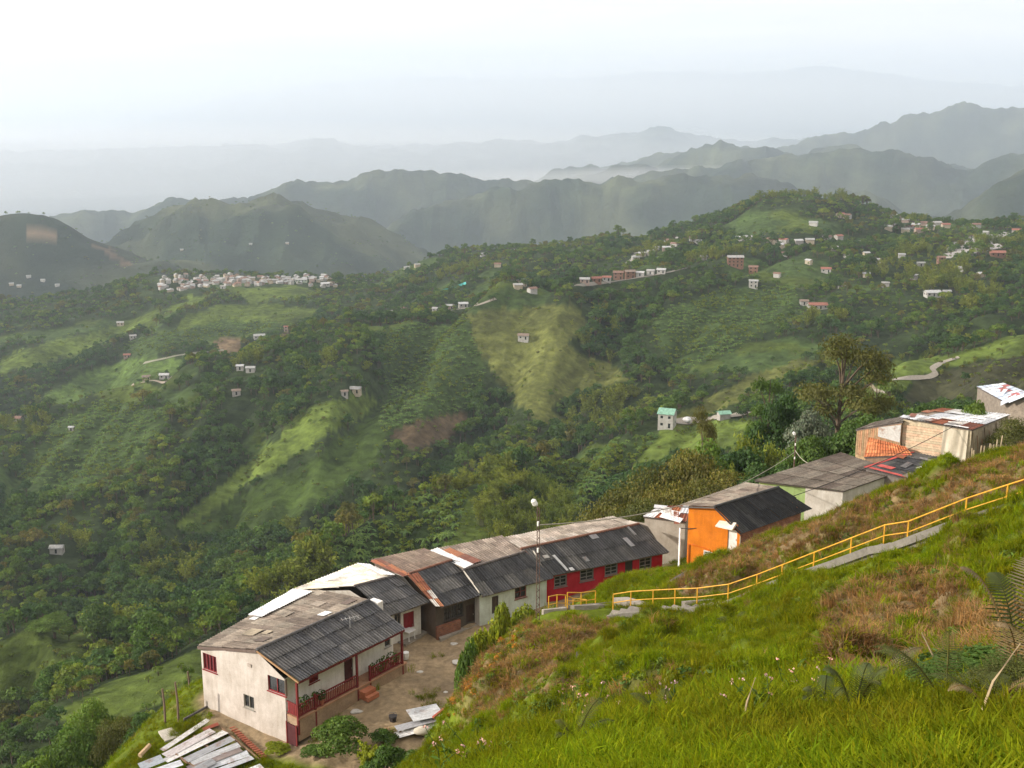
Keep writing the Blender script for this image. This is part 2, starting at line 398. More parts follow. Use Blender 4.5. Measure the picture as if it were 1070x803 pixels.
def ground_mat(name, s1, s2, amp, bd):
    m, t, b = mat(name)
    at = N(t, 'ShaderNodeVertexColor', layer_name='cover')
    geo = N(t, 'ShaderNodeNewGeometry')
    a = noise_n(t, geo.outputs['Position'], s1, 6, .65)
    c = noise_n(t, geo.outputs['Position'], s2, 5, .6)
    v = mixc(t, 1.0, ramp(t, a, .3, g3_(1 - amp), .7, g3_(1 + amp)), ramp(t, c, .3, (1 - amp, 1 - amp, 1 - amp), .7, (1 + amp, 1 + amp * .9, 1 + amp * .6)), 'MULTIPLY')
    K(t, mixc(t, 1.0, at.outputs['Color'], v, 'MULTIPLY'), b.inputs['Base Color'])
    b.inputs['Roughness'].default_value = 1.0; b.inputs['Specular IOR Level'].default_value = 0.05
    bump(t, b, a, .6, bd)
    return m
M_NEAR = ground_mat('near_ground', 2.2, .35, .3, .12)
M_MID = ground_mat('valley_ground', .16, .02, .45, 4.0)
M_FAR = ground_mat('mountain_ground', .012, .0022, .35, 26.0)

# ------------------------------------------------------------------ land cover
FOREST = np.array((.030, .045, .018)); GRASS = np.array((.096, .136, .030)); OLIVE = np.array((.105, .118, .036)); SOIL = np.array((.21, .155, .10))
PLANT = np.array((.044, .070, .022)); FIELD = np.array((.075, .12, .03)); BURNT = np.array((.045, .047, .026))
PARCELS = [  # (kind, colour, r0, r1, outline in the photograph)
 ('pasture', GRASS, 480, 760, [(372,411),(396,418),(385,432),(345,452),(310,476),(268,502),(230,530),(180,552),(188,540),(240,500),(280,465),(320,430)]),
 ('pasture', FIELD*.55, 480, 760, [(398,420),(410,445),(390,480),(345,520),(300,548),(230,560),(180,552),(235,530),(280,500),(330,480),(360,455)]),
 ('pasture', OLIVE, 600, 860, [(470,330),(540,322),(600,318),(615,345),(590,358),(640,385),(662,398),(620,408),(570,428),(605,446),(560,442),(540,420),(520,400),(500,370)]),
 ('pasture', GRASS, 400, 700, [(1090,335),(1090,366),(985,382),(935,410),(900,425),(880,420),(935,395),(900,386),(850,390),(985,372),(1030,362)]),
 ('pasture', OLIVE*.9, 400, 700, [(690,446),(760,405),(850,366),(865,376),(790,412),(720,446)]),
 ('pasture', GRASS*.9, 260, 500, [(488,512),(500,530),(590,555),(620,560),(640,590),(620,610),(460,610),(440,590),(470,560)]),
 ('pasture', GRASS*.9, 300, 520, [(690,450),(740,440),(780,440),(780,470),(700,480),(660,492)]),
 ('pasture', GRASS*.75, 290, 420, [(-60,690),(0,672),(40,652),(90,655),(100,672),(60,712),(0,735),(-60,750)]),
 ('pasture', GRASS*.85, 190, 300, [(50,750),(110,713),(150,699),(222,668),(226,690),(205,715),(150,740),(90,760)]),
 ('pasture', GRASS*.8, 280, 400, [(175,660),(200,650),(225,655),(225,668),(190,672)]),
 ('pasture', FIELD, 850, 1300, [(45,412),(100,385),(150,372),(195,372),(190,392),(120,418),(60,428)]),
 ('pasture', GRASS*.8, 850, 1300, [(190,330),(235,318),(330,320),(330,335),(240,345),(185,350)]),
 ('pasture', GRASS, 900, 1500, [(0,375),(40,360),(110,345),(165,330),(200,310),(230,305),(180,325),(130,350),(60,378),(0,392)]),
 ('pasture', GRASS*.85, 900, 1500, [(250,305),(310,298),(330,308),(260,318)]),
 ('soil', SOIL*.7, 850, 1300, [(222,358),(240,352),(255,358),(250,370),(228,372)]),
 ('soil', SOIL*.7, 850, 1400, [(288,350),(300,345),(302,352),(292,356)]),
 ('soil', SOIL*.55, 540, 760, [(462,398),(490,392),(500,402),(488,412),(468,410)]),
 ('soil', SOIL*.45, 540, 760, [(405,455),(440,432),(475,428),(490,440),(470,465),(425,470)]),
 ('soil', BURNT, 420, 640, [(1090,366),(1090,412),(1030,420),(950,428),(935,424),(955,402),(990,384)]),
 ('soil', SOIL*.8, 2200, 2600, [(22,238),(45,234),(62,248),(40,250)]),
 ('soil', SOIL*.6, 2200, 2600, [(95,255),(120,262),(140,278),(125,276)]),
 ('plantation', PLANT, 540, 830, [(398,345),(440,334),(490,330),(505,395),(490,430),(440,440),(395,455),(402,400)]),
 ('plantation', PLANT, 290, 420, [(345,575),(420,529),(488,514),(475,560),(430,592),(350,600)]),
 ('plantation', PLANT, 300, 500, [(556,489),(640,462),(690,455),(660,490),(610,528),(585,540),(560,510)]),
 ('plantation', PLANT*1.1, 600, 1000, [(680,330),(760,300),(830,300),(840,330),(760,370),(700,390)]),
 ('plantation', PLANT*1.1, 560, 860, [(60,440),(110,420),(180,430),(150,480),(60,520),(20,500)]),
 ('plantation', PLANT*1.1, 900, 1500, [(130,360),(230,335),(330,340),(250,352),(140,372)]),
 ('pasture', GRASS*.62, 0, 0, [(0,0),(1,0),(0,1)]), ('glade', PLANT*1.15, 0, 0, [(0,0),(1,0),(0,1)]),
]
def cover_of(x, y, z):
    """parcel index per ground point (-1 forest)"""
    px, py = project(x, y, z)
    r = np.hypot(x, y)
    jx = px + 9 * fbm(x / 30, y / 30, 3, 77); jy = py + 6 * fbm(x / 30, y / 30, 3, 78)
    k = np.full(np.shape(x), -1)
    for i, (kind, c, r0, r1, poly) in enumerate(PARCELS):
        mm = (r > r0) & (r < r1)
        mm[mm] = inpoly(jx[mm], jy[mm], poly)
        k[mm] = i
    gl = fbm(x / 95, y / 95, 4, 401)
    gl2 = fbm(x / 60, y / 60, 3, 402)
    k = np.where((k < 0) & (r > 560) & (r < 1750) & (gl > .20), np.where(gl2 > .12, len(PARCELS) - 2, len(PARCELS) - 1), k)
    return k
CI = cover_of(GX, GY, HZ)
pal = np.array([p[1] for p in PARCELS] + [FOREST])
COLR = pal[CI]
far_mix = sstep(1600, 2300, RR)[None, :, None]
ff = sstep(-.25, .35, fbm(GX / 260, GY / 260, 4, 91))[:, :, None]
FARC = np.array((.022, .034, .021)) * (1 - ff) + np.array((.062, .073, .040)) * ff  # varied forest tones; contrast raised so the lighter colour suggests sunlit patches
COLR = np.where((CI < 0)[:, :, None], COLR * (1 - far_mix) + FARC * far_mix, COLR)
# near colours: vivid grass, dry straw, dirt
nx, ny = GX[:, :jn], GY[:, :jn]
GREEN = np.array((.084, .112, .012)); DRY = np.array((.165, .120, .066)); DIRT = np.array((.29, .22, .142))
DRY_ZONES = [[(560,722),(640,702),(860,694),(1000,695),(1060,705),(940,738),(740,745),(640,765),(560,780)],[(862,640),(900,610),(1000,600),(1040,640),(1010,690),(930,730),(870,720)], [(700,610),(790,565),(1090,455),(1090,505),(950,560),(800,606),(720,622)], [(470,690),(520,655),(600,650),(640,655),(560,720),(520,750),(480,760)], [(1000,650),(1090,640),(1090,720),(1000,700)]]
def dryness(x, y, z):
    px, py = project(x, y, z)
    b = np.zeros(np.shape(x))
    for i, q in enumerate(DRY_ZONES):
        d = inpoly(px + 14 * gnoise(x / 3, y / 3, 5), py + 10 * gnoise(x / 3, y / 3, 6), q)
        b = np.where(d & (np.hypot(x, y) < 105) & ((i > 0) | (np.hypot(x, y) > 18)), .56 if i else .30, b)
    return sstep(.30, .72, b + .75 * fbm(x / 3.4, y / 3.4, 4, 15) + .13)
dn = dryness(nx, ny, HZ[:, :jn])[:, :, None]
gv = sstep(-.4, .4, fbm(nx / 5, ny / 5, 3, 44))[:, :, None]
NC = (GREEN * (.75 + .5 * gv)) * (1 - dn) + DRY * (.75 + .4 * gv) * dn
wear = sstep(-.15, .35, fbm(nx / 4.2, ny / 4.2, 4, 47))[:, :, None]
yd = sstep(.35, .75, ym)[:, :, None]
NC = NC * (1 - yd) + (DIRT * (.8 + .3 * wear) * (1 - .0 * wear)) * yd
slope_dark = sstep(92, 112, RR[:jn])[None, :, None]
NC = NC * (1 - slope_dark) + (FOREST * 1.4) * slope_dark
COLR[:, :jn] = np.where((CI[:, :jn] < 0)[:, :, None], NC, COLR[:, :jn])

def prop(o, label=None, cat=None, group=None, kind=None):
    if label: o['label'] = label
    if cat: o['category'] = cat
    if group: o['group'] = group
    if kind: o['kind'] = kind
    return o
def mesh_np(name, V, Fq, m, cols=None, smooth=True, cname='cover'):
    """V (n,3), Fq (f,k) -> mesh datablock"""
    me = bpy.data.meshes.new(name)
    k = Fq.shape[1]
    me.vertices.add(len(V)); me.vertices.foreach_set('co', np.ascontiguousarray(V, np.float32).ravel())
    me.loops.add(Fq.size); me.loops.foreach_set('vertex_index', np.ascontiguousarray(Fq, np.int32).ravel())
    me.polygons.add(len(Fq)); me.polygons.foreach_set('loop_start', np.arange(0, Fq.size, k, dtype=np.int32))
    me.polygons.foreach_set('use_smooth', np.full(len(Fq), smooth))
    me.update(calc_edges=True)
    if cols is not None:
        ca = me.color_attributes.new(cname, 'FLOAT_COLOR', 'POINT')
        ca.data.foreach_set('color', np.hstack([cols, np.ones((len(cols), 1))]).astype(np.float32).ravel())
    if m: me.materials.append(m)
    return me
def grid_faces(na, nr):
    i = np.arange(na - 1)[:, None] * nr + np.arange(nr - 1)[None, :]
    return np.stack([i, i + 1, i + nr + 1, i + nr], -1).reshape(-1, 4)[:, ::-1]
def terrain(name, j0, j1, m, aa=slice(None)):
    V = np.stack([GX[aa, j0:j1], GY[aa, j0:j1], HZ[aa, j0:j1]], -1)
    na, nr = V.shape[:2]
    me = mesh_np(name, V.reshape(-1, 3), grid_faces(na, nr)[:, ::-1], m, COLR[aa, j0:j1].reshape(-1, 3))
    o = bpy.data.objects.new(name, me); COL.objects.link(o)
    return prop(o, kind='structure')
jm = int(np.searchsorted(RR, 135)); jf = int(np.searchsorted(RR, 1750))
terrain('hillside', 0, jm + 1, M_NEAR)
terrain('valley', jm, jf + 1, M_MID)
terrain('mountains', jf, NR, M_FAR)

# ------------------------------------------------------------------ haze
def haze():
    x0, x1, y0, y1, z0, z1 = -30000, 30000, -60, 42000, float(HZ.min()) - 1, max(60.0, float(HZ.max()) + 20, 1450.0)
    V = np.array([(x, y, z) for x in (x0, x1) for y in (y0, y1) for z in (z0, z1)], float)
    Fq = np.array([(0,1,3,2),(4,6,7,5),(0,4,5,1),(2,3,7,6),(0,2,6,4),(1,5,7,3)])
    m = bpy.data.materials.new('haze'); m.use_nodes = True
    t = m.node_tree; t.nodes.clear()
    o = N(t, 'ShaderNodeOutputMaterial'); v = N(t, 'ShaderNodeVolumePrincipled')
    v.inputs['Density Attribute'].default_value = ''
    v.inputs['Color'].default_value = (.77, .875, 1.0, 1)
    v.inputs['Density'].default_value = HAZE_D
    v.inputs['Anisotropy'].default_value = 0.35
    K(t, v.outputs[0], o.inputs['Volume'])
    try: m.cycles.homogeneous_volume = True
    except Exception: pass
    me = mesh_np('haze', V, Fq, m, smooth=False)
    ob = bpy.data.objects.new('haze', me); COL.objects.link(ob)
    prop(ob, kind='stuff')
HAZE_D = 0.000086
haze()

def mist(name, c, rad, dens, lab=None):
    """a bank of valley mist: a flat lens of thin even fog"""
    n1, n2 = 48, 16; V = []; Fq = []
    for i in range(n2 + 1):
        f = math.pi * (i + .001) / (n2 + .002)
        for j in range(n1):
            g = 2 * math.pi * j / n1
            w = 1 + .12 * math.sin(3 * g + 1) + .06 * math.sin(7 * g)
            V.append((rad[0] * math.sin(f) * math.cos(g) * w, rad[1] * math.sin(f) * math.sin(g) * w, rad[2] * math.cos(f)))
    for i in range(n2):
        for j in range(n1): Fq.append((i * n1 + j, (i + 1) * n1 + j, (i + 1) * n1 + (j + 1) % n1, i * n1 + (j + 1) % n1))
    m = bpy.data.materials.new(name); m.use_nodes = True
    t = m.node_tree; t.nodes.clear()
    o = N(t, 'ShaderNodeOutputMaterial'); v = N(t, 'ShaderNodeVolumePrincipled')
    v.inputs['Density Attribute'].default_value = ''; v.inputs['Color'].default_value = (1.0, .985, .97, 1)
    v.inputs['Density'].default_value = dens; v.inputs['Anisotropy'].default_value = .3
    K(t, v.outputs[0], o.inputs['Volume'])
    me = mesh_np(name, np.array(V), np.array(Fq), m, smooth=False)
    ob = bpy.data.objects.new(name, me); ob.location = c; COL.objects.link(ob); prop(ob, kind='stuff')
for k_ in range(4): mist('mist', tuple(atr(150, 175 - 2 * k_, 16500)), (11500 - 900 * k_, 7800 - 700 * k_, 620 - 110 * k_), .00007)
for k_ in range(3): mist('mist', tuple(atr(640 - 60 * k_, 112, 24500)), (17000 - 1500 * k_, 5200 - 600 * k_, 1000 - 230 * k_), .00006)
for k_ in range(3): mist('mist', tuple(atr(640 + 8 * k_, 188, 5900)), (1300 - 250 * k_, 300 - 50 * k_, 62 - 16 * k_), .00032)
for k_ in range(3): mist('mist', tuple(atr(770 + 8 * k_, 183, 5750)), (1000 - 200 * k_, 240 - 40 * k_, 48 - 12 * k_), .00032)
# ------------------------------------------------------------------ object helpers
def link(o, parent=None):
    COL.objects.link(o)
    if parent is not None: o.parent = parent
    return o
def empty(name, loc, label=None, cat=None, group=None):
    o = bpy.data.objects.new(name, None); o.location = loc; o.empty_display_size = .3
    COL.objects.link(o)
    return prop(o, label, cat, group)
def copy_tree(o, parent=None):
    c = o.copy(); COL.objects.link(c)
    if parent is not None: c.parent = parent
    for ch in list(o.children): copy_tree(ch, c)
    return c

# ------------------------------------------------------------------ foliage
def leaf_mat(name, col, trans=.28, gloss=.03, patch=None):
    m = bpy.data.materials.new(name); m.use_nodes = True
    t = m.node_tree; t.nodes.clear()
    o = N(t, 'ShaderNodeOutputMaterial')
    at = N(t, 'ShaderNodeVertexColor', layer_name='tint')
    oi = N(t, 'ShaderNodeObjectInfo')
    hue = ramp(t, oi.outputs['Random'], 0.0, (.72, .80, .80), 1.0, (1.32, 1.18, .95))
    c = mixc(t, 1.0, mixc(t, 1.0, col, at.outputs['Color'], 'MULTIPLY'), hue, 'MULTIPLY')
    if patch:
        ap_ = N(t, 'ShaderNodeAttribute', attribute_type='INSTANCER', attribute_name='patch')
        c = mixc(t, 1.0, c, ramp(t, ap_.outputs['Fac'], .15, patch[0], .85, patch[1]), 'MULTIPLY')
    d = N(t, 'ShaderNodeBsdfDiffuse'); tr = N(t, 'ShaderNodeBsdfTranslucent'); gl = N(t, 'ShaderNodeBsdfGlossy')
    gl.inputs['Roughness'].default_value = .55; gl.inputs['Color'].default_value = (.35, .38, .35, 1)
    K(t, c, d.inputs['Color'])
    K(t, mixc(t, 1.0, c, (1.25, 1.35, .7), 'MULTIPLY'), tr.inputs['Color'])
    a = N(t, 'ShaderNodeMixShader'); a.inputs[0].default_value = trans
    K(t, d.outputs[0], a.inputs[1]); K(t, tr.outputs[0], a.inputs[2])
    b = N(t, 'ShaderNodeMixShader'); b.inputs[0].default_value = gloss
    K(t, a.outputs[0], b.inputs[1]); K(t, gl.outputs[0], b.inputs[2])
    K(t, b.outputs[0], o.inputs['Surface'])
    return m
def plain_mat(name, col, rough=.85, ns=3.0, amp=.25, spec=.25, bumpd=0, metal=0.0):
    m, t, b = mat(name)
    geo = N(t, 'ShaderNodeNewGeometry')
    f = noise_n(t, geo.outputs['Position'], ns, 5, .6)
    K(t, mixc(t, 1.0, col, ramp(t, f, .3, g3_(1 - amp), .7, g3_(1 + amp)), 'MULTIPLY'), b.inputs['Base Color'])
    b.inputs['Roughness'].default_value = rough; b.inputs['Specular IOR Level'].default_value = spec
    b.inputs['Metallic'].default_value = metal
    if bumpd: bump(t, b, f, .5, bumpd)
    return m
def att_mat(name, rough=.85, ns=4.0, amp=.3, spec=.25, layer='tint', bumpd=0, stretch=None):
    """colour from the mesh's own tint, weathered by noise"""
    m, t, b = mat(name)
    at = N(t, 'ShaderNodeVertexColor', layer_name=layer)
    geo = N(t, 'ShaderNodeNewGeometry')
    f = noise_n(t, geo.outputs['Position'], ns, 6, .65)
    f2 = noise_n(t, geo.outputs['Position'], ns * 6, 4, .6)
    v = mixc(t, 1.0, ramp(t, f, .3, g3_(1 - amp), .7, g3_(1 + amp)), ramp(t, f2, .3, g3_(1 - amp * .6), .7, g3_(1 + amp * .6)), 'MULTIPLY')
    K(t, mixc(t, 1.0, at.outputs['Color'], v, 'MULTIPLY'), b.inputs['Base Color'])
    b.inputs['Roughness'].default_value = rough; b.inputs['Specular IOR Level'].default_value = spec
    if bumpd: bump(t, b, f2, .5, bumpd)
    return m
LEAF = {
 'dark': leaf_mat('leaf_dark', (.050, .094, .026)),
 'mid': leaf_mat('leaf_mid', (.080, .134, .027)),
 'light': leaf_mat('leaf_light', (.138, .184, .030)),
 'olive': leaf_mat('leaf_olive', (.115, .114, .030)),
 'bamboo': leaf_mat('leaf_bamboo', (.145, .175, .028), .32),
 'banana': leaf_mat('leaf_banana', (.095, .155, .040), .3),
 'silver': leaf_mat('leaf_silver', (.105, .135, .105), .1),
 'euca': leaf_mat('leaf_eucalypt', (.088, .092, .028)),
 'lime': leaf_mat('leaf_lime', (.20, .24, .022), .35),
 'grass': leaf_mat('leaf_grass', (.140, .172, .008), .35, .006, ((.95, .78, .85), (1.10, 1.22, .8))),
 'straw': leaf_mat('leaf_straw', (.25, .165, .085), .25, .01, ((.62, .52, .50), (1.15, 1.1, 1.0))),
 'fern': leaf_mat('leaf_fern', (.070, .085, .030), .25),
 'dryfern': leaf_mat('leaf_dry_fern', (.17, .13, .085), .2),
 'orange': leaf_mat('leaf_orange', (.36, .15, .02), .2),
 'pink': leaf_mat('petal_pink', (.62, .36, .40), .3),
 'whitef': leaf_mat('petal_white', (.75, .72, .68), .3),
}
M_BARK = plain_mat('bark', (.095, .070, .048), .95, 5, .35)
M_CULM = plain_mat('bamboo_culm', (.13, .14, .05), .7, 3, .2)

def leaf_quads(P, Nn, size, rng, aspect=.55, droop=0.0, tint=None):
    """rhombic leaf clumps at P facing Nn"""
    n = len(P)
    size = np.broadcast_to(size, n)[:, None]
    Nn = Nn / np.maximum(np.linalg.norm(Nn, axis=1, keepdims=True), 1e-6)
    Nn = Nn + rng.normal(0, .55, (n, 3)); Nn /= np.linalg.norm(Nn, axis=1, keepdims=True)
    rv = rng.normal(0, 1, (n, 3)); rv[:, 2] -= droop
    T = np.cross(Nn, rv); T = rv - (rv * Nn).sum(1, keepdims=True) * Nn
    T /= np.maximum(np.linalg.norm(T, axis=1, keepdims=True), 1e-6)
    B = np.cross(Nn, T)
    V = np.stack([P - T * size * .5, P + B * size * aspect * .5 + Nn * size * .06, P + T * size * .5, P - B * size * aspect * .5 + Nn * size * .06], 1).reshape(-1, 3)
    Fq = np.arange(4 * n).reshape(n, 4)
    if tint is None: tint = rng.uniform(.68, 1.35, (n, 1)) * np.ones((1, 3)) * (1 + rng.normal(0, .06, (n, 3)))
    return V, Fq, np.repeat(tint, 4, 0)
def cat_geo(parts):
    V, Fc, C = [], [], []; o = 0
    for v, f, c in parts:
        V.append(v); Fc.append(f + o); C.append(c); o += len(v)
    return np.vstack(V), np.vstack(Fc), np.vstack(C)
def tube(pts, rad, k=6, tint=(1, 1, 1)):
    pts = np.asarray(pts, float); n = len(pts); rad = np.broadcast_to(rad, n)
    d = np.gradient(pts, axis=0); d /= np.maximum(np.linalg.norm(d, axis=1, keepdims=True), 1e-9)
    ref = np.where(np.abs(d[:, 2:3]) > .9, np.array([[1., 0, 0]]), np.array([[0, 0, 1.]]))
    u = np.cross(d, ref); u /= np.maximum(np.linalg.norm(u, axis=1, keepdims=True), 1e-9); v = np.cross(d, u)
    a = np.arange(k) * 2 * np.pi / k
    V = pts[:, None] + rad[:, None, None] * (np.cos(a)[None, :, None] * u[:, None] + np.sin(a)[None, :, None] * v[:, None])
    i = np.arange(n - 1)[:, None] * k + np.arange(k)[None]; j = np.arange(n - 1)[:, None] * k + (np.arange(k)[None] + 1) % k
    Fq = np.stack([i, j, j + k, i + k], -1).reshape(-1, 4)
    cap0 = np.array([[0, 1, 2, 3], [0, 3, 4, 5]]) if k == 6 else (np.array([[0, 1, 2, 3]]) if k == 4 else np.zeros((0, 4), int))
    Fq = np.vstack([Fq, cap0[:, ::-1], cap0 + (n - 1) * k])
    return V.reshape(-1, 3), Fq.astype(int), np.tile(np.array(tint, float), (n * k, 1))
def lobe_points(rng, lobes, n, shell=(.7, 1.02), flat=1.0):
    w = np.array([l[3] ** 2 for l in lobes]); w /= w.sum()
    k = rng.choice(len(lobes), n, p=w)
    L = np.array([l[:3] for l in lobes])[k]; R = np.array([l[3] for l in lobes])[k]
    d = rng.normal(0, 1, (n, 3)); d /= np.linalg.norm(d, axis=1, keepdims=True)
    d[:, 2] = np.where(d[:, 2] < -.3, -d[:, 2] * .6, d[:, 2])
    rr_ = rng.uniform(shell[0], shell[1], (n, 1))
    P = L + d * R[:, None] * rr_ * np.array([1, 1, flat])
    lobe_t = rng.uniform(.78, 1.25, len(lobes))[k]
    return P, d, lobe_t
def broadleaf(rng, h, w, n, leaf, nl=10, trunk_h=.28, flat=.8, spread=1.0):
    lobes = []
    c0 = h * (trunk_h + (1 - trunk_h) * .5)
    for i in range(nl):
        a = i * 2.399 + rng.uniform(0, .8); q = math.sqrt((i + .5) / nl)
        rad = w * .5 * q * rng.uniform(.7, 1.0) * spread
        zz = c0 + (1 - q * q) * h * .26 * rng.uniform(.5, 1.2) - q * h * .10 * rng.uniform(0, 1.5) + rng.uniform(-.05, .05) * h
        lobes.append((rad * math.cos(a), rad * math.sin(a), zz, w * rng.uniform(.17, .27)))
    P, d, lt = lobe_points(rng, lobes, n, flat=flat)
    tint = (lt[:, None] * rng.uniform(.75, 1.25, (n, 1))) * (1 + rng.normal(0, .05, (n, 3)))
    crown = leaf_quads(P, d, leaf * rng.uniform(.7, 1.3, n), rng, .6, .3, tint)
    trunk = [tube([(0, 0, -.6), (w * .01, 0, h * .2), (w * .02, w * .01, h * .62)], [w * .045, w * .035, w * .015])]
    for l in lobes[::2]:
        trunk.append(tube([(w * .01, 0, h * trunk_h * .9), (l[0] * .5, l[1] * .5, (h * trunk_h + l[2]) * .55), (l[0] * .9, l[1] * .9, l[2])], [w * .022, w * .015, w * .006], 4))
    return crown, cat_geo(trunk)
def bamboo(rng, h, w, nculm, per, leaf):
    pts, nr, tr = [], [], []
    for i in range(nculm):
        a = rng.uniform(0, 6.28); lean = rng.uniform(.15, 1.0) * w * .55; hh = h * rng.uniform(.7, 1.05)
        bx, by = rng.normal(0, w * .08, 2)
        t = np.linspace(0, 1, 7)
        cx = bx + math.cos(a) * lean * t ** 2.4; cy = by + math.sin(a) * lean * t ** 2.4
        cz = hh * (t - .16 * t ** 5)
        tr.append(tube(np.stack([cx, cy, cz], 1), np.linspace(.06, .015, 7), 4))
        u = rng.uniform(.22, 1, per) ** .8
        q = np.stack([np.interp(u, t, cx), np.interp(u, t, cy), np.interp(u, t, cz)], 1)
        off = rng.normal(0, 1, (per, 3)) * np.array([.055, .055, .035]) * h * (1.1 - .65 * u[:, None])
        pts.append(q + off); nr.append(off + np.array([math.cos(a), math.sin(a), .8]) * .2)
    P = np.vstack(pts); D = np.vstack(nr); n = len(P)
    tint = np.repeat(rng.uniform(.75, 1.3, nculm), per)[:, None] * rng.uniform(.75, 1.25, (n, 1)) * np.ones((1, 3))
    return leaf_quads(P, D, leaf * rng.uniform(.6, 1.3, n), rng, .42, .9, tint), cat_geo(tr)
def banana(rng, h, nleaf=9, seg=4):
    V, Fq, C = [], [], []; o = 0
    for i in range(nleaf):
        a = i * 2.399 + rng.uniform(-.3, .3); L = h * rng.uniform(.55, .8); up = rng.uniform(.5, 1.0)
        t = np.linspace(0, 1, seg + 1)
        rad = L * (t * .9); zz = h * .42 + L * (up * t - (.55 + up * .55) * t ** 2.2)
        wd = h * .10 * np.sin(np.pi * np.clip(t * .85 + .12, 0, 1))
        ca, sa = math.cos(a), math.sin(a)
        for k in range(seg + 1):
            V.append((ca * rad[k] - sa * wd[k], sa * rad[k] + ca * wd[k], zz[k] - wd[k] * .25))
            V.append((ca * rad[k], sa * rad[k], zz[k]))
            V.append((ca * rad[k] + sa * wd[k], sa * rad[k] - ca * wd[k], zz[k] - wd[k] * .25))
        for k in range(seg):
            b = o + 3 * k
            Fq += [(b, b + 1, b + 4, b + 3), (b + 1, b + 2, b + 5, b + 4)]
        C += [[rng.uniform(.8, 1.35)] * 3] * (3 * (seg + 1)); o += 3 * (seg + 1)
    st = tube([(0, 0, -.3), (0, 0, h * .45)], [h * .05, h * .035], 6)
    return (np.array(V), np.array(Fq), np.array(C)), st
def eucalypt(rng, h, w, n, leaf):
    """tall thin trunk, crown in loose flat layers high up"""
    lobes = []
    for i in range(13):
        zz = h * rng.uniform(.50, .97); a = rng.uniform(0, 6.28)
        q = w * .5 * (1 - max(0, zz / h - .6) * 1.4) * rng.uniform(.3, .95)
        lobes.append((q * math.cos(a), q * math.sin(a), zz, w * rng.uniform(.13, .22)))
    P, d, lt = lobe_points(rng, lobes, n, (.35, 1.05), .62)
    tint = lt[:, None] * rng.uniform(.75, 1.25, (n, 1)) * np.ones((1, 3))
    tr = [tube([(0, 0, -.6), (.05 * w, 0, h * .35), (.02 * w, .02 * w, h * .7), (0, 0, h * .93)], [w * .032, w * .026, w * .016, w * .005])]
    for l in lobes:
        tr.append(tube([(.03 * w, 0, l[2] * .78), (l[0] * .55, l[1] * .55, l[2] * .92), (l[0], l[1], l[2])], [w * .012, w * .009, w * .004], 4))
    return leaf_quads(P, d, leaf * rng.uniform(.6, 1.3, n), rng, .45, .6, tint), cat_geo(tr)
def conifer(rng, h, w, n, leaf):
    u = rng.uniform(0, 1, n) ** .6; zz = h * (1 - u * .85); a = rng.uniform(0, 6.28, n)
    q = w * .5 * u * rng.uniform(.55, 1.08, n)
    P = np.stack([q * np.cos(a), q * np.sin(a), zz], 1); D = np.stack([np.cos(a), np.sin(a), np.full(n, .5)], 1)
    return leaf_quads(P, D, leaf * rng.uniform(.6, 1.2, n), rng, .45, .5), tube([(0, 0, -.5), (0, 0, h * .9)], [w * .05, w * .01])
def mk(name, geo, m):
    return mesh_np(name, geo[0], geo[1], m, geo[2], smooth=False, cname='tint')
def mk2(name, crown, trunk, mc, mt):
    """crown and trunk in one mesh, for trees a few pixels tall"""
    v, f, c = cat_geo([crown, trunk])
    me = mesh_np(name, v, f, mc, c, smooth=False, cname='tint')
    me.materials.append(mt)
    mi = np.zeros(len(f), np.int32); mi[len(crown[1]):] = 1
    me.polygons.foreach_set('material_index', mi)
    return me

# far prototypes (unit: metres, about 9 m tall)
r = np.random.default_rng(5)
FAR = {}
def far_proto(key, mname, geos):
    FAR[key] = [mk2(key, c, t, LEAF[mname], M_BARK) for c, t in geos]
far_proto('broadleaf_tree', 'dark', [broadleaf(r, 9, 8.5, 330, 1.25, 8), broadleaf(r, 10, 7.5, 330, 1.2, 9), broadleaf(r, 8, 9, 340, 1.25, 10)])
far_proto('leafy_tree', 'mid', [broadleaf(r, 8.5, 8, 330, 1.15, 9), broadleaf(r, 10, 7, 330, 1.15, 8, .35)])
far_proto('pale_tree', 'light', [broadleaf(r, 8, 7.5, 320, 1.05, 9, .25), broadleaf(r, 9.5, 6.5, 320, 1.05, 7, .35)])
far_proto('russet_tree', 'olive', [broadleaf(r, 8, 8.5, 320, 1.1, 9, .25, .6), broadleaf(r, 9, 7, 320, 1.1, 8, .35)])
far_proto('bamboo', 'bamboo', [bamboo(r, 11, 9, 16, 26, 1.25), bamboo(r, 12, 8, 15, 26, 1.2)])
far_proto('banana_plant', 'banana', [banana(r, 3.6), banana(r, 3.2), banana(r, 4.0, 8)])
far_proto('coffee_bush', 'light', [broadleaf(r, 2.2, 2.4, 60, .7, 5, .05), broadleaf(r, 2.6, 2.2, 60, .7, 5, .05)])
far_proto('shrub', 'light', [broadleaf(r, 2.4, 3.0, 90, .65, 6, .05), broadleaf(r, 3, 2.8, 90, .65, 6, .05)])
far_proto('dry_shrub', 'olive', [broadleaf(r, 2.4, 3.0, 90, .65, 6, .05)])
far_proto('conifer', 'dark', [conifer(r, 13, 4.5, 300, 1.1)])
MIDP = {}
def mid_proto(key, mname, geos, mt=M_BARK):
    MIDP[key] = [(mk(key + '_crown', c, LEAF[mname]), mk(key + '_trunk', t, mt)) for c, t in geos]
mid_proto('broadleaf_tree', 'dark', [broadleaf(r, 9, 8.5, 2600, .5, 13), broadleaf(r, 10, 7.5, 2600, .5, 14)])
mid_proto('leafy_tree', 'mid', [broadleaf(r, 8.5, 8, 2600, .48, 13), broadleaf(r, 10, 7, 2600, .48, 12, .35)])
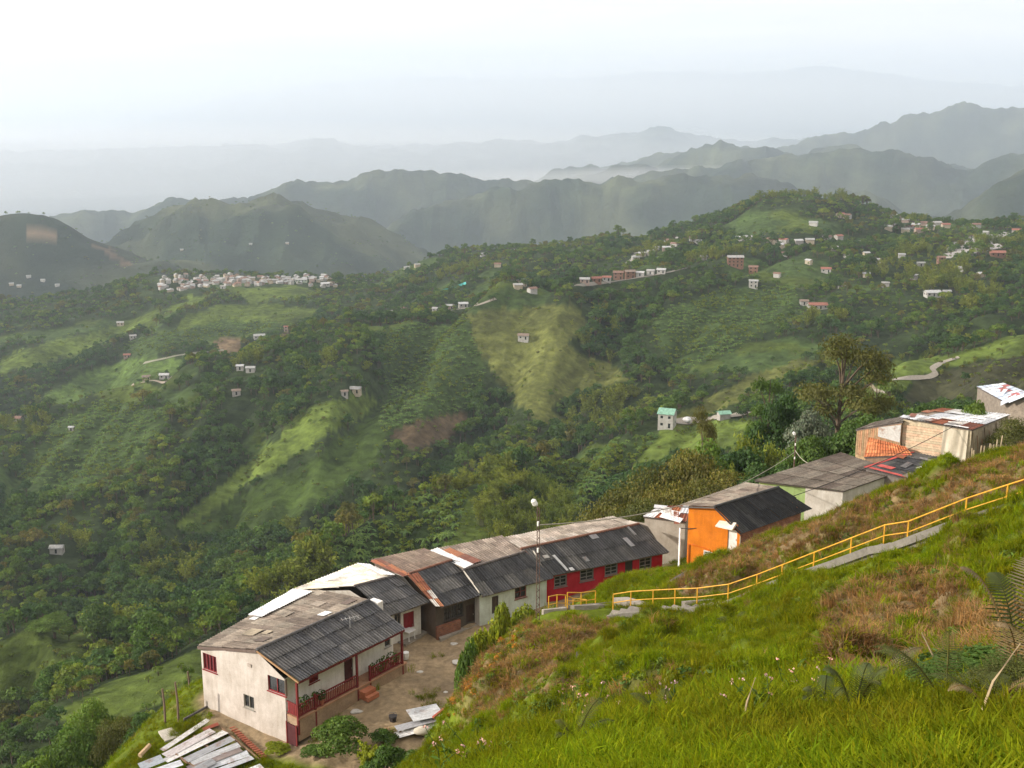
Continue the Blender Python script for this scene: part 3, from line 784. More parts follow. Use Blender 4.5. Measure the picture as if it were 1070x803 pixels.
mid_proto('pale_tree', 'light', [broadleaf(r, 8, 7.5, 2400, .45, 13, .25), broadleaf(r, 9.5, 6.5, 2400, .45, 11, .35)])
mid_proto('russet_tree', 'olive', [broadleaf(r, 8, 8.5, 2400, .46, 13, .25, .6)])
mid_proto('bamboo', 'bamboo', [bamboo(r, 11, 9, 30, 90, .62), bamboo(r, 12, 8, 28, 90, .6)], M_CULM)

# ------------------------------------------------------------------ far houses: where each one stands
far = [  # px, py, width m, wall, roof, label, storeys
 (435, 333, 12, 'white', 'pale', 'white house with pale roof at the tip of the ridge road', 1), (407, 331, 9, 'pink', 'grey', 'small pinkish house left of the white one on the ridge road', 2), (421, 325, 10, 'cream', 'rust', 'cream house behind the tip of the ridge road', 1), (456, 326, 10, 'white', 'grey', 'white house second from the tip of the ridge road', 1), (470, 323, 11, 'pink', 'pale', 'pink house third from the tip of the ridge road', 1), (484, 321, 12, 'white', 'white', 'long white house where the ridge road bends', 1),
 (547, 355, 11, 'white', 'brown', 'lone dark roofed house on the olive pasture', 1), (371, 411, 11, 'cream', 'grey', 'cream farmhouse at the top of the bright green spur', 1), (360, 414, 6, 'grey', 'brown', 'low grey outbuilding beside the cream farmhouse', 1),
 (262, 389, 9, 'white', 'pale', 'pale house in the trees right of the terraced fields', 1), (251, 387, 7, 'white', 'white', 'tiny white house left of the pale one in the trees', 1), (247, 413, 8, 'grey', 'brown', 'small brown roofed house below the pale one in the trees', 1), (133, 374, 10, 'pink', 'red', 'red roofed farmhouse on the left green field', 1), (139, 354, 10, 'white', 'grey', 'white farmhouse above the red roofed one', 1), (126, 340, 11, 'cream', 'grey', 'cream farmhouse under the left slope', 1), (172, 396, 10, 'white', 'white', 'white house on the left shoulder of the wooded spur', 1), (153, 397, 11, 'cream', 'brown', 'brown roofed house next to the white one on the spur shoulder', 1), (271, 354, 16, 'white', 'pale', 'long white building beside the bare earth patch', 1), (299, 347, 6, 'pink', 'red', 'tiny red roofed house by the earth cut', 2), (18, 441, 11, 'white', 'rust', 'house among trees at the far left edge', 1), (60, 578, 9, 'white', 'pale', 'white roofed house deep in the lower left wood', 1), (75, 451, 5, 'white', 'white', 'tiny white hut in the left plantation', 1),
 (315, 295, 22, 'green', 'pale', 'big pale green hall at the right of the ridge town', 1), (340, 299, 16, 'white', 'white', 'white flat hall at the right end of the ridge town', 1), (233, 302, 9, 'white', 'grey', 'white house just below the ridge town', 1),
 (598, 297, 11, 'white', 'grey', 'leftmost house of the ridge row in the middle distance', 1), (611, 296, 11, 'pink', 'pale', 'second house of the ridge row', 1), (623, 295, 11, 'brick', 'red', 'third house of the ridge row, brick coloured', 1), (634, 294, 10, 'white', 'red', 'fourth house of the ridge row', 1), (646, 292, 12, 'brick', 'rust', 'fifth house of the ridge row, dark brick', 2), (658, 291, 12, 'brick', 'brown', 'sixth house of the ridge row', 2), (669, 289, 9, 'white', 'white', 'seventh house of the ridge row, white', 1), (680, 287, 9, 'white', 'pale', 'eighth house of the ridge row', 1), (691, 286, 10, 'white', 'white', 'rightmost house of the ridge row', 1),
 (768, 279, 20, 'brick', 'grey', 'large brick apartment block on the hillside', 3), (787, 286, 11, 'brick', 'rust', 'brick house next to the apartment block', 2), (787, 301, 10, 'white', 'pale', 'white house below the apartment block', 2), (854, 323, 20, 'white', 'red', 'wide white house with a red roof', 1), (840, 319, 9, 'white', 'brown', 'small annex left of the wide red roofed house', 1), (863, 285, 12, 'white', 'red', 'small white house with red roof above the wide one', 1), (974, 310, 16, 'white', 'white', 'white farm building on the right hillside', 1), (989, 309, 8, 'grey', 'pale', 'shed beside the white farm building', 1), (983, 276, 9, 'brick', 'rust', 'brown house below the grey terraces', 2), (962, 279, 9, 'white', 'pale', 'white house left of the brown one', 1), (1042, 268, 18, 'brick', 'red', 'long red roofed house under the grey terraces', 1), (1062, 244, 12, 'grey', 'red', 'house at the right edge of the skyline', 1), (1058, 237, 9, 'white', 'grey', 'pale house at the right end of the skyline', 1),
]
for i, (px, py) in enumerate([(664, 272), (671, 268), (668, 262), (678, 259), (685, 262), (691, 256), (700, 254), (710, 252), (717, 249), (730, 255), (705, 258), (662, 264), (680, 266), (696, 262), (724, 252)]):
    far.append((px, py, 11, ['white', 'cream', 'grey', 'pink', 'white'][i % 5], ['pale', 'white', 'rust', 'grey'][i % 4], None, 1, 'pale house in the hamlet left of the wooded summit', 'houses of the hamlet by the wooded summit'))
for i, (px, py) in enumerate([(773, 252), (781, 251), (806, 254), (819, 254), (834, 255), (846, 254), (864, 251), (876, 250), (815, 259), (850, 236), (885, 228), (878, 227)]):
    far.append((px, py, 12, ['white', 'grey', 'cream'][i % 3], ['white', 'pale', 'rust', 'red'][i % 4], None, 1, 'small pale house in the broken row below the wooded summit', 'houses below the wooded summit'))
for i, (px, py) in enumerate([(933, 228), (940, 230), (946, 233), (936, 238), (951, 240), (957, 238), (964, 236), (972, 240), (979, 236), (988, 238), (994, 233), (1003, 234), (1012, 236), (946, 243), (960, 243), (928, 240), (1020, 238)]):
    far.append((px, py, 12, ['white', 'cream', 'pink', 'cream'][i % 4], ['white', 'rust', 'pale', 'grey', 'red'][i % 5], None, 1, 'pale house in the hamlet on the right skyline', 'houses of the right skyline hamlet'))
for i, (px, py) in enumerate([(505, 268), (520, 279), (530, 292), (541, 302), (556, 306), (436, 279), (425, 282), (370, 295), (385, 294), (545, 297), (572, 262), (536, 264)]):
    far.append((px, py, 10, ['white', 'cream', 'grey', 'cream'][i % 4], ['pale', 'rust', 'grey'][i % 3], None, 1, 'scattered little house half hidden by trees on the middle ridge', 'scattered houses of the middle ridge'))
for i, (px, py) in enumerate([(30, 290), (12, 298), (45, 294), (20, 300), (60, 299), (190, 262), (262, 256), (300, 255)]):
    far.append((px, py, 12, ['white', 'cream'][i % 2], ['pale', 'white'][i % 2], None, 1, 'tiny pale house in the misty valley below the left hills', 'tiny houses below the left hills'))

for i, (px, py) in enumerate([(742, 262), (752, 268), (735, 272), (820, 268), (832, 262), (845, 276), (872, 262), (885, 270), (898, 256), (905, 268), (918, 275), (930, 262), (942, 270), (905, 290), (925, 300), (880, 300), (1005, 284), (1025, 290), (1050, 284), (1015, 250), (1030, 246), (1046, 252), (955, 292), (812, 290)]):
    far.append((px, py, 8, ['white', 'cream', 'grey', 'white'][i % 4], ['pale', 'white', 'grey', 'rust'][i % 4], None, 1, 'tiny pale house half hidden by trees on the right hand hillside', 'tiny houses of the right hand hillside'))
# ------------------------------------------------------------------ where trees and crops stand
def scatter(n, r0, r1, rng, spread=R_(29)):
    a = rng.uniform(-spread, spread, n); q = rng.uniform(r0, r1, n)
    return np.sin(a) * q, np.cos(a) * q
rng = np.random.default_rng(23)
x1, y1 = scatter(42000, 112, 1720, rng)
x2, y2 = scatter(9000, 1720, 3250, rng)
TX, TY = np.concatenate([x1, x2]), np.concatenate([y1, y2])
TZ = height(TX, TY); TR = np.hypot(TX, TY)
ci = cover_of(TX, TY, TZ)
kinds_arr = np.array([p[0] for p in PARCELS] + ['forest'])[ci]
keep = rng.uniform(0, 1, len(TX))
prob = np.where(kinds_arr == 'forest', .95, np.where(kinds_arr == 'plantation', .03, np.where(kinds_arr == 'soil', .02, np.where(kinds_arr == 'glade', .16, np.where(gnoise(TX / 38, TY / 38, 611) > .33, .22, .008)))))
is_burnt = (ci == 14)
prob = np.where(is_burnt, .5, prob)
# inside the woods: small glades and thinner strips
glade = fbm(TX / 70, TY / 70, 3, 201)
prob = np.where((kinds_arr == 'forest') & (glade > .33) & (TR > 500), .35, prob)
prob = np.where((TR > 1720), .5, prob)
hh = np.clip(.62 + .55 * fbm(TX / 45, TY / 45, 3, 202) + rng.normal(0, .17, len(TX)), .28, 1.5)
hh = np.where(TR > 1700, hh * .85, hh)
ptx, pty = project(TX, TY, TZ + hh * 5.5)
for kd_, c_, a0_, a1_, poly_ in PARCELS:
    if kd_ in ('pasture', 'plantation', 'soil'):
        hh = np.where((kinds_arr == 'forest') & inpoly(ptx, pty, poly_) & (TR > a0_ * .6) & (TR < a1_), hh * .4, hh)
hh = np.where((TR < 245) & (ptx < 260), hh * .55, hh)
hh = np.where(kinds_arr == 'forest', hh, hh * .55)
ok = (keep < prob) & seen(TX, TY, hh * 7)
# keep the village ridge clear (its own trees are planted one by one)
pxv, pyv = project(TX, TY, TZ)
ok &= ~((TR < 175) & (pxv > 215))
ok &= ~((TR > 215) & (TR < 374) & (pxv > 468) & (pxv < 645))
ok &= ~((TR > 1315) & (TR < 1450) & (pxv > 158) & (pxv < 352) & (rng.uniform(0, 1, len(TX)) < .9))
FARHIT = [hit(f_[0], f_[1], 380) for f_ in far if f_[5] is not None] + [hit(697, 446, 380), hit(718, 442, 380), hit(756, 438, 380)]
for hp_ in FARHIT:
    a_h = math.atan2(hp_.x, hp_.y); r_h = math.hypot(hp_.x, hp_.y)
    dl = (np.arctan2(TX, TY) - a_h) * r_h; dr = TR - r_h
    ok &= ~((np.abs(dl) < 7) & (dr < 6) & (dr > -20))
ok &= (pxv > -70) & (pxv < 1140)
TX, TY, TZ, TR, hh, ci, pxv, pyv = [v[ok] for v in (TX, TY, TZ, TR, hh, ci, pxv, pyv)]
sp = fbm(TX / 60, TY / 60, 3, 301) + rng.normal(0, .16, len(TX))
bm_ = fbm(TX / 90, TY / 90, 2, 305)
kind = np.where(sp < -.10, 'broadleaf_tree', np.where(sp < .16, 'leafy_tree', np.where(sp < .34, 'pale_tree', 'russet_tree'))).astype(object)
kind[(bm_ > .30) & (TR < 1300)] = 'bamboo'
kind[(rng.uniform(0, 1, len(TX)) < .015) & (TR > 350)] = 'conifer'
gv_ = gully(np.arctan2(TX, TY), TR)
spur = (gv_ > .10) & (TR > 420) & (TR < 1250) & (kind != 'bamboo') & (rng.uniform(0, 1, len(TX)) < .62)
kind[spur] = np.where(rng.uniform(0, 1, int(spur.sum())) < .6, 'pale_tree', 'leafy_tree')
hh = np.where(spur, hh * .58, np.where((gv_ < -.12) & (TR > 420) & (TR < 1250), hh * 1.2, hh))
kind[(gv_ < -.15) & (TR > 420) & (TR < 1250) & (rng.uniform(0, 1, len(TX)) < .7)] = 'broadleaf_tree'
kind[ci == 14] = 'dry_shrub'
# crops
def crops(poly_kinds, n, r0, r1, seedr):
    x, y = scatter(n, r0, r1, seedr)
    z = height(x, y); c = cover_of(x, y, z)
    m = (np.array([p[0] for p in PARCELS] + ['forest'])[c] == poly_kinds) & seen(x, y, 2.5)
    return x[m], y[m], z[m], c[m]
cx, cy, cz, cc_ = crops('plantation', 60000, 290, 1250, rng)
ck = np.where(gnoise(cx / 40, cy / 40, 9) + rng.normal(0, .25, len(cx)) > -.1, 'banana_plant', 'coffee_bush').astype(object)
ck[(cc_ == 17) & True] = 'coffee_bush'
ck[(cc_ == 17) & (rng.uniform(0, 1, len(cx)) < .55)] = 'banana_plant'
ck[(cc_ == 18)] = 'banana_plant'
# pasture shrubs and weeds
wx, wy = scatter(30000, 190, 1250, rng)
wz = height(wx, wy); wc = cover_of(wx, wy, wz)
wm = (np.isin(np.array([p[0] for p in PARCELS] + ['forest'])[wc], ['pasture', 'soil'])) & seen(wx, wy, 1) & (rng.uniform(0, 1, len(wx)) < np.where(gnoise(wx / 30, wy / 30, 66) > .15, .8, .08))
wx, wy, wz, wc = wx[wm], wy[wm], wz[wm], wc[wm]

def stuff_instances(name, protos, X, Y, Zz, idx, rot, scl, patch=None):
    """one object: a point per plant, each carrying its own turn and size"""
    lib = bpy.data.collections.new(name + '_kinds')
    for i, me in enumerate(protos):
        o = bpy.data.objects.new(f'{name}_{i:03d}', me); lib.objects.link(o)
    me = bpy.data.meshes.new(name)
    me.vertices.add(len(X)); me.vertices.foreach_set('co', np.stack([X, Y, Zz], 1).astype(np.float32).ravel())
    for nme, typ, arr in (('pick', 'INT', idx.astype(np.int32)),):
        me.attributes.new(nme, typ, 'POINT').data.foreach_set('value', arr)
    if patch is not None: me.attributes.new('patch', 'FLOAT', 'POINT').data.foreach_set('value', patch.astype(np.float32))
    a = me.attributes.new('turn', 'FLOAT_VECTOR', 'POINT'); a.data.foreach_set('vector', rot.astype(np.float32).ravel())
    a = me.attributes.new('grow', 'FLOAT_VECTOR', 'POINT'); a.data.foreach_set('vector', scl.astype(np.float32).ravel())
    ob = bpy.data.objects.new(name, me); COL.objects.link(ob)
    g = bpy.data.node_groups.new(name, 'GeometryNodeTree')
    g.interface.new_socket('Geometry', in_out='INPUT', socket_type='NodeSocketGeometry')
    g.interface.new_socket('Geometry', in_out='OUTPUT', socket_type='NodeSocketGeometry')
    gi = N(g, 'NodeGroupInput'); go = N(g, 'NodeGroupOutput')
    inst = N(g, 'GeometryNodeInstanceOnPoints'); inst.inputs['Pick Instance'].default_value = True
    ci_ = N(g, 'GeometryNodeCollectionInfo'); ci_.inputs['Collection'].default_value = lib
    ci_.inputs['Separate Children'].default_value = True; ci_.inputs['Reset Children'].default_value = True
    def na(nm, ty):
        q = N(g, 'GeometryNodeInputNamedAttribute', data_type=ty); q.inputs['Name'].default_value = nm
        return q.outputs[0]
    K(g, gi.outputs[0], inst.inputs['Points']); K(g, ci_.outputs[0], inst.inputs['Instance'])
    K(g, na('pick', 'INT'), inst.inputs['Instance Index'])
    e2r = N(g, 'FunctionNodeEulerToRotation'); K(g, na('turn', 'FLOAT_VECTOR'), e2r.inputs[0])
    K(g, e2r.outputs[0], inst.inputs['Rotation']); K(g, na('grow', 'FLOAT_VECTOR'), inst.inputs['Scale'])
    K(g, inst.outputs[0], go.inputs[0])
    md = ob.modifiers.new('scatter', 'NODES'); md.node_group = g
    return prop(ob, kind='stuff')

# the trees that show largest become objects of their own, the rest of the wood is one mass
app = hh * 9 / TR
app[~((pxv > -5) & (pxv < 1075) & (pyv < 815))] = 0
# something must stand between them and the lens only rarely: skip the ones behind the village
order = np.argsort(-app)
N_SOLO = 215
solo = order[:N_SOLO]
rest = np.setdiff1d(np.arange(len(TX)), solo)
KN = {'broadleaf_tree': ('dark green broadleaf tree', 'tree'), 'leafy_tree': ('mid green leafy tree', 'tree'), 'pale_tree': ('pale yellow green tree', 'tree'),
      'russet_tree': ('olive brown tree', 'tree'), 'bamboo': ('feathery arching bamboo clump', 'bamboo'), 'conifer': ('narrow pointed conifer', 'tree'), 'dry_shrub': ('brown scrubby bush', 'bush')}
def where_tree(px, py, rr_):
    if rr_ < 200: return 'on the steep slope dropping away left of the white house'
    if px < 235 and py > 690: return 'in the wooded gully below the grassy knolls at lower left'
    if px < 235: return 'in the thick wood above the grassy knolls at lower left'
    if px < 480: return 'in the wood filling the valley behind the long roofs'
    if px < 720: return 'on the green slope behind the red house'
    return 'on the hillside beyond the shacks at right'
def solo_tree(k, x, y, z, s, rot, label, group, proto=None, sx=None):
    P = proto if proto is not None else MIDP[k][random.randrange(len(MIDP[k]))]
    e = empty(k, (x, y, z), label, 'bamboo' if k == 'bamboo' else 'bush' if 'bush' in k or 'shrub' in k else 'tree', group)
    e.rotation_euler = (0, 0, rot); e.scale = (s * (sx or 1), s * (sx or 1), s)
    link(bpy.data.objects.new('crown', P[0]), e)
    link(bpy.data.objects.new('trunk', P[1]), e)
    return e
for i in solo:
    k = kind[i]
    lab = KN[k][0] + ' ' + where_tree(pxv[i], pyv[i], TR[i])
    grp = 'trees ' + where_tree(pxv[i], pyv[i], TR[i])
    if k in MIDP and TR[i] < 420:
        solo_tree(k, TX[i], TY[i], TZ[i], hh[i], random.uniform(0, 6.28), lab, grp)
    else:
        o = link(bpy.data.objects.new(k, random.choice(FAR[k])))
        o.location = (TX[i], TY[i], TZ[i]); o.scale = (hh[i],) * 3; o.rotation_euler = (0, 0, random.uniform(0, 6.28))
        prop(o, lab, KN[k][1], grp)
def pack(kinds_, xs, ys, zs, scale, rng):
    keys = sorted(FAR); base = {}; protos = []
    for k in keys:
        base[k] = len(protos); protos += FAR[k]
    idx = np.array([base[k] + rng.integers(len(FAR[k])) for k in kinds_])
    n = len(xs)
    rot = np.zeros((n, 3)); rot[:, 2] = rng.uniform(0, 6.28, n); rot[:, :2] = rng.normal(0, .05, (n, 2))
    scl = scale[:, None] * rng.uniform(.85, 1.18, (n, 3))
    return protos, xs, ys, zs, idx, rot, scl
a_ = pack(kind[rest], TX[rest], TY[rest], TZ[rest], hh[rest], rng)
stuff_instances('forest', *a_)
a_ = pack(ck, cx, cy, cz, np.where(ck == 'banana_plant', rng.uniform(.55, 1.0, len(cx)), rng.uniform(.7, 1.2, len(cx))), rng)
stuff_instances('plantation_crops', *a_)
a_ = pack(np.where(rng.uniform(0, 1, len(wx)) < .75, 'shrub', 'dry_shrub').astype(object), wx, wy, wz, rng.uniform(.25, .8, len(wx)), rng)
stuff_instances('pasture_undergrowth', *a_)
print('trees', len(rest), 'crops', len(cx), 'weeds', len(wx), 'solo', [round(float(TR[i])) for i in solo[::30]])
# ------------------------------------------------------------------ building helpers
def plaster_mat():
    m, t, b = mat('painted_plaster')
    at = N(t, 'ShaderNodeVertexColor', layer_name='tint'); geo = N(t, 'ShaderNodeNewGeometry')
    mp_ = N(t, 'ShaderNodeMapping'); mp_.inputs['Scale'].default_value = (2.2, 2.2, .35); K(t, geo.outputs['Position'], mp_.inputs['Vector'])
    f = noise_n(t, geo.outputs['Position'], .8, 6, .65); f2 = noise_n(t, mp_.outputs['Vector'], 1.6, 5, .65); f3 = noise_n(t, geo.outputs['Position'], 9, 4, .6)
    v = mixc(t, 1.0, ramp(t, f, .32, (.80, .78, .75), .62, g3_(1.06)), ramp(t, f2, .30, (.86, .84, .81), .55, g3_(1.02)), 'MULTIPLY')
    v = mixc(t, 1.0, v, ramp(t, f3, .3, g3_(.92), .7, g3_(1.05)), 'MULTIPLY')
    K(t, mixc(t, 1.0, at.outputs['Color'], v, 'MULTIPLY'), b.inputs['Base Color'])
    bump(t, b, f3, .4, .012)
    return m
M_WALL = plaster_mat()
M_BRICK = None
def brick_mat():
    m, t, b = mat('brick')
    geo = N(t, 'ShaderNodeNewGeometry'); sx = N(t, 'ShaderNodeSeparateXYZ'); cb = N(t, 'ShaderNodeCombineXYZ')
    K(t, geo.outputs['Position'], sx.inputs[0])
    ad = N(t, 'ShaderNodeMath', operation='ADD'); K(t, sx.outputs[0], ad.inputs[0]); K(t, sx.outputs[1], ad.inputs[1])
    K(t, ad.outputs[0], cb.inputs[0]); K(t, sx.outputs[2], cb.inputs[1])
    br = N(t, 'ShaderNodeTexBrick'); br.inputs['Scale'].default_value = 1.0
    br.inputs['Brick Width'].default_value = .36; br.inputs['Row Height'].default_value = .16; br.inputs['Mortar Size'].default_value = .014
    br.inputs['Color1'].default_value = (.26, .105, .06, 1); br.inputs['Color2'].default_value = (.19, .075, .05, 1); br.inputs['Mortar'].default_value = (.17, .14, .11, 1)
    K(t, cb.outputs[0], br.inputs['Vector'])
    f = noise_n(t, geo.outputs['Position'], 3, 4)
    K(t, mixc(t, 1.0, br.outputs['Color'], ramp(t, f, .3, g3_(.7), .7, g3_(1.25)), 'MULTIPLY'), b.inputs['Base Color'])
    return m
M_BRICK = brick_mat()
M_ROOF = att_mat('corrugated_sheet', .82, .9, .34, .25)
def metal_mat():
    m, t, b = mat('galvanised_sheet')
    at = N(t, 'ShaderNodeVertexColor', layer_name='tint'); geo = N(t, 'ShaderNodeNewGeometry')
    f = noise_n(t, geo.outputs['Position'], 1.3, 6, .7); f2 = noise_n(t, geo.outputs['Position'], 5, 5, .65)
    c = mixc(t, 1.0, at.outputs['Color'], ramp(t, f2, .3, g3_(.72), .7, g3_(1.12)), 'MULTIPLY')
    fac = N(t, 'ShaderNodeMapRange'); fac.inputs['From Min'].default_value = .54; fac.inputs['From Max'].default_value = .70; fac.inputs['To Max'].default_value = .75
    K(t, f, fac.inputs['Value'])
    K(t, mixc(t, fac.outputs[0], c, (.20, .095, .05)), b.inputs['Base Color'])
    b.inputs['Roughness'].default_value = .6; b.inputs['Specular IOR Level'].default_value = .35
    return m
M_METAL = metal_mat()
M_TRIM = att_mat('painted_wood', .7, 3, .18, .3)
M_PANE = plain_mat('window_glass', (.025, .028, .030), .12, 2, .3, .6)
M_CONC = att_mat('concrete', .92, 1.3, .22, .15, bumpd=.02)
M_WOOD = att_mat('weathered_wood', .9, 2.5, .3, .15)
M_YEL = plain_mat('yellow_paint', (.56, .29, .022), .55, 6, .25, .3)
M_IRON = plain_mat('rusty_iron', (.10, .06, .045), .8, 6, .35, .3)
M_CABLE = plain_mat('cable', (.02, .02, .02), .6)
M_WHITEP = plain_mat('white_plastic', (.72, .71, .68), .5, 4, .08)
M_POT = plain_mat('clay_pot', (.30, .10, .06), .8, 5, .2)

class MB:
    """collects quads, boxes and tubes; build() links them as ONE object"""
    def __init__(s): s.p = []
    def quad(s, a, b, c, d, t=(1, 1, 1)):
        s.p.append((np.array([a, b, c, d], float), np.array([[0, 1, 2, 3]]), np.tile(np.array(t, float), (4, 1)))); return s
    def geo(s, g): s.p.append(g); return s
    def prism(s, bottom, top, t=(1, 1, 1)):
        """closed solid between two equal rings of four points"""
        V = np.array(list(bottom) + list(top), float)
        Fq = np.array([(0,1,5,4),(1,2,6,5),(2,3,7,6),(3,0,4,7),(3,2,1,0),(4,5,6,7)])
        s.p.append((V, Fq, np.tile(np.array(t, float), (8, 1)))); return s
    def box(s, c, d, ux=(1, 0, 0), uy=None, uz=(0, 0, 1), t=(1, 1, 1)):
        c = np.array(c, float); ux = np.array(ux, float); uz = np.array(uz, float)
        uy = np.cross(uz, ux) if uy is None else np.array(uy, float)
        h = [np.array(v) * q / 2 for v, q in zip((ux, uy, uz), d)]
        bt = [c - h[2] + a * h[0] + b * h[1] for a, b in ((-1,-1),(1,-1),(1,1),(-1,1))]
        tp = [p + 2 * h[2] for p in bt]
        return s.prism(bt, tp, t)
    def bar(s, a, b, w, h=None, t=(1, 1, 1)):
        a = np.array(a, float); b = np.array(b, float); d = b - a; L = np.linalg.norm(d); d /= L
        ref = np.array([0, 0, 1.]) if abs(d[2]) < .95 else np.array([1., 0, 0])
        u = np.cross(ref, d); u /= np.linalg.norm(u); v = np.cross(d, u)
        return s.box((a + b) / 2, (L, w, h or w), d, u, v, t)
    def tube(s, pts, rad, k=6, t=(1, 1, 1)): s.p.append(tube(pts, rad, k, t)); return s
    def build(s, name, m, parent=None, origin=None, label=None, smooth=False):
        V, Fq, C = cat_geo(s.p)
        o0 = np.array(parent.matrix_world.translation if False else (parent.location if parent is not None else (origin if origin is not None else (0, 0, 0))), float)
        q = parent.parent if parent is not None else None
        while q is not None:
            o0 = o0 + np.array(q.location); q = q.parent
        me = mesh_np(name, V - o0, Fq, m, C, smooth=smooth, cname='tint')
        o = bpy.data.objects.new(name, me); COL.objects.link(o)
        if parent is not None: o.parent = parent
        elif origin is not None: o.location = origin
        if label: o['label'] = label
        return o
VX = lambda p: np.array(p, float)
def lerp(a, b, t): return VX(a) * (1 - t) + VX(b) * t
def sheets(quad, palette, weights=None, sheet_w=.95, row=1.75, pitch=.24, amp=.042, seed=0, jit=1.0, rowtint=0.06):
    """a roof slope of overlapping corrugated sheets; quad = eave a, eave b, ridge c, ridge d"""
    rng = np.random.default_rng(seed)
    a, b, c, d = [VX(p) for p in quad]
    nrm = np.cross(b - a, d - a); nrm /= np.linalg.norm(nrm)
    if nrm[2] < 0: nrm = -nrm
    Wd = (np.linalg.norm(b - a) + np.linalg.norm(c - d)) / 2; L = (np.linalg.norm(d - a) + np.linalg.norm(c - b)) / 2
    nc = max(1, round(Wd / sheet_w)); nr = max(1, round(L / row))
    k = max(2, round(Wd / nc / pitch))
    parts = []
    pal_ = np.array(palette, float)
    for j in range(nr):
        rt = rng.uniform(1 - rowtint, 1 + rowtint)
        for i in range(nc):
            nu = 4 * k + 1
            ul = np.linspace(0, 1.02, nu); vl = np.array([-.05 if j else -.02, 1.0])
            u = (i + ul) / nc; v = (j + vl) / nr
            u = np.clip(u, 0, 1.004)
            shift = rng.normal(0, .012) * jit
            P = ((a * 1)[None, None] * (1 - u)[:, None, None] * (1 - v)[None, :, None] + b * u[:, None, None] * (1 - v)[None, :, None]
                 + c * u[:, None, None] * v[None, :, None] + d * (1 - u)[:, None, None] * v[None, :, None])
            w = amp * np.cos(ul * 2 * np.pi * k)[:, None] + (1 - vl)[None, :] * (.03 + .02 * rng.uniform() * jit) + rng.uniform(0, .012) * jit + (ul[:, None] - .5) * rng.normal(0, .02) * jit
            P = P + nrm * w[:, :, None] + (d - a)[None, None] / L * shift
            tint = pal_[rng.choice(len(pal_), p=weights)] * rng.uniform(.92, 1.10) * rt
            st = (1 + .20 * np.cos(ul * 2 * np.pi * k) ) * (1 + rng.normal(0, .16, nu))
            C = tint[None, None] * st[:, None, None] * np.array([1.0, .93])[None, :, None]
            ii = np.arange(nu - 1)[:, None] * 2
            Fq = np.concatenate([ii, ii + 2, ii + 3, ii + 1], 1)
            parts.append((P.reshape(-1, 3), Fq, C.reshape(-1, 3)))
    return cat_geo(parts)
def plane_sh(p0, p1, px, py):
    """(distance along, height) where the sight line meets the upright plane through p0, p1"""
    x, y, w = ray(px, py)
    d = VX(p1)[:2] - VX(p0)[:2]; L = math.hypot(*d); d = d / L; n = np.array([-d[1], d[0]])
    t = (n @ VX(p0)[:2]) / (n @ np.array([x, y]))
    q = np.array([x * t, y * t])
    return float((q - VX(p0)[:2]) @ d), float(w * t)
def opening(p0, p1, l, t_, r_, b):
    mx, my = (l + r_) / 2, (t_ + b) / 2
    return (plane_sh(p0, p1, l, my)[0], plane_sh(p0, p1, r_, my)[0], plane_sh(p0, p1, mx, b)[1], plane_sh(p0, p1, mx, t_)[1])
def facade(mb, p0, p1, z0, top0, top1, ops=(), tint=(1, 1, 1), depth=.14, apex=None, lower=None):
    """upright wall from p0 to p1 with real openings and reveals; tops may slope; apex=(s, z) adds a gable peak.
    lower=(tint, height) paints a dado. Outside is on the right of p0->p1."""
    p0 = VX(p0)[:2]; p1 = VX(p1)[:2]; d = p1 - p0; L = np.linalg.norm(d); d /= L; n = np.array([d[1], -d[0]])
    def P(s, z, inn=0.0):
        q = p0 + d * s - n * inn
        return (q[0], q[1], z)
    ztop = min(top0, top1)
    cs = sorted({0.0, L, *[o[0] for o in ops], *[o[1] for o in ops], *([apex[0]] if apex else [])})
    hs = sorted({z0, ztop, *[o[2] for o in ops], *[o[3] for o in ops], *([z0 + lower[1]] if lower else [])})
    cs = [c for c in cs if 0 <= c <= L]; hs = [h for h in hs if z0 <= h <= ztop]
    for s0, s1 in zip(cs[:-1], cs[1:]):
        for h0, h1_ in zip(hs[:-1], hs[1:]):
            sm, hm = (s0 + s1) / 2, (h0 + h1_) / 2
            if any(o[0] < sm < o[1] and o[2] < hm < o[3] for o in ops): continue
            tt = lower[0] if lower and hm < z0 + lower[1] else tint
            mb.quad(P(s0, h0), P(s1, h0), P(s1, h1_), P(s0, h1_), tt)
        def tz(s):
            if apex:
                return top0 + (apex[1] - top0) * s / apex[0] if s <= apex[0] else apex[1] + (top1 - apex[1]) * (s - apex[0]) / (L - apex[0])
            return top0 + (top1 - top0) * s / L
        if tz(s0) > ztop + 1e-4 or tz(s1) > ztop + 1e-4:
            mb.quad(P(s0, ztop), P(s1, ztop), P(s1, tz(s1)), P(s0, tz(s0)), tint)
    for o in ops:
        a, b, lo, hi = o
        for q in ((P(a, lo), P(b, lo), P(b, lo, depth), P(a, lo, depth)), (P(a, hi, depth), P(b, hi, depth), P(b, hi), P(a, hi)),
                  (P(a, lo, depth), P(a, hi, depth), P(a, hi), P(a, lo)), (P(b, lo), P(b, hi), P(b, hi, depth), P(b, lo, depth))):
            mb.quad(*q, np.array(tint) * .9)
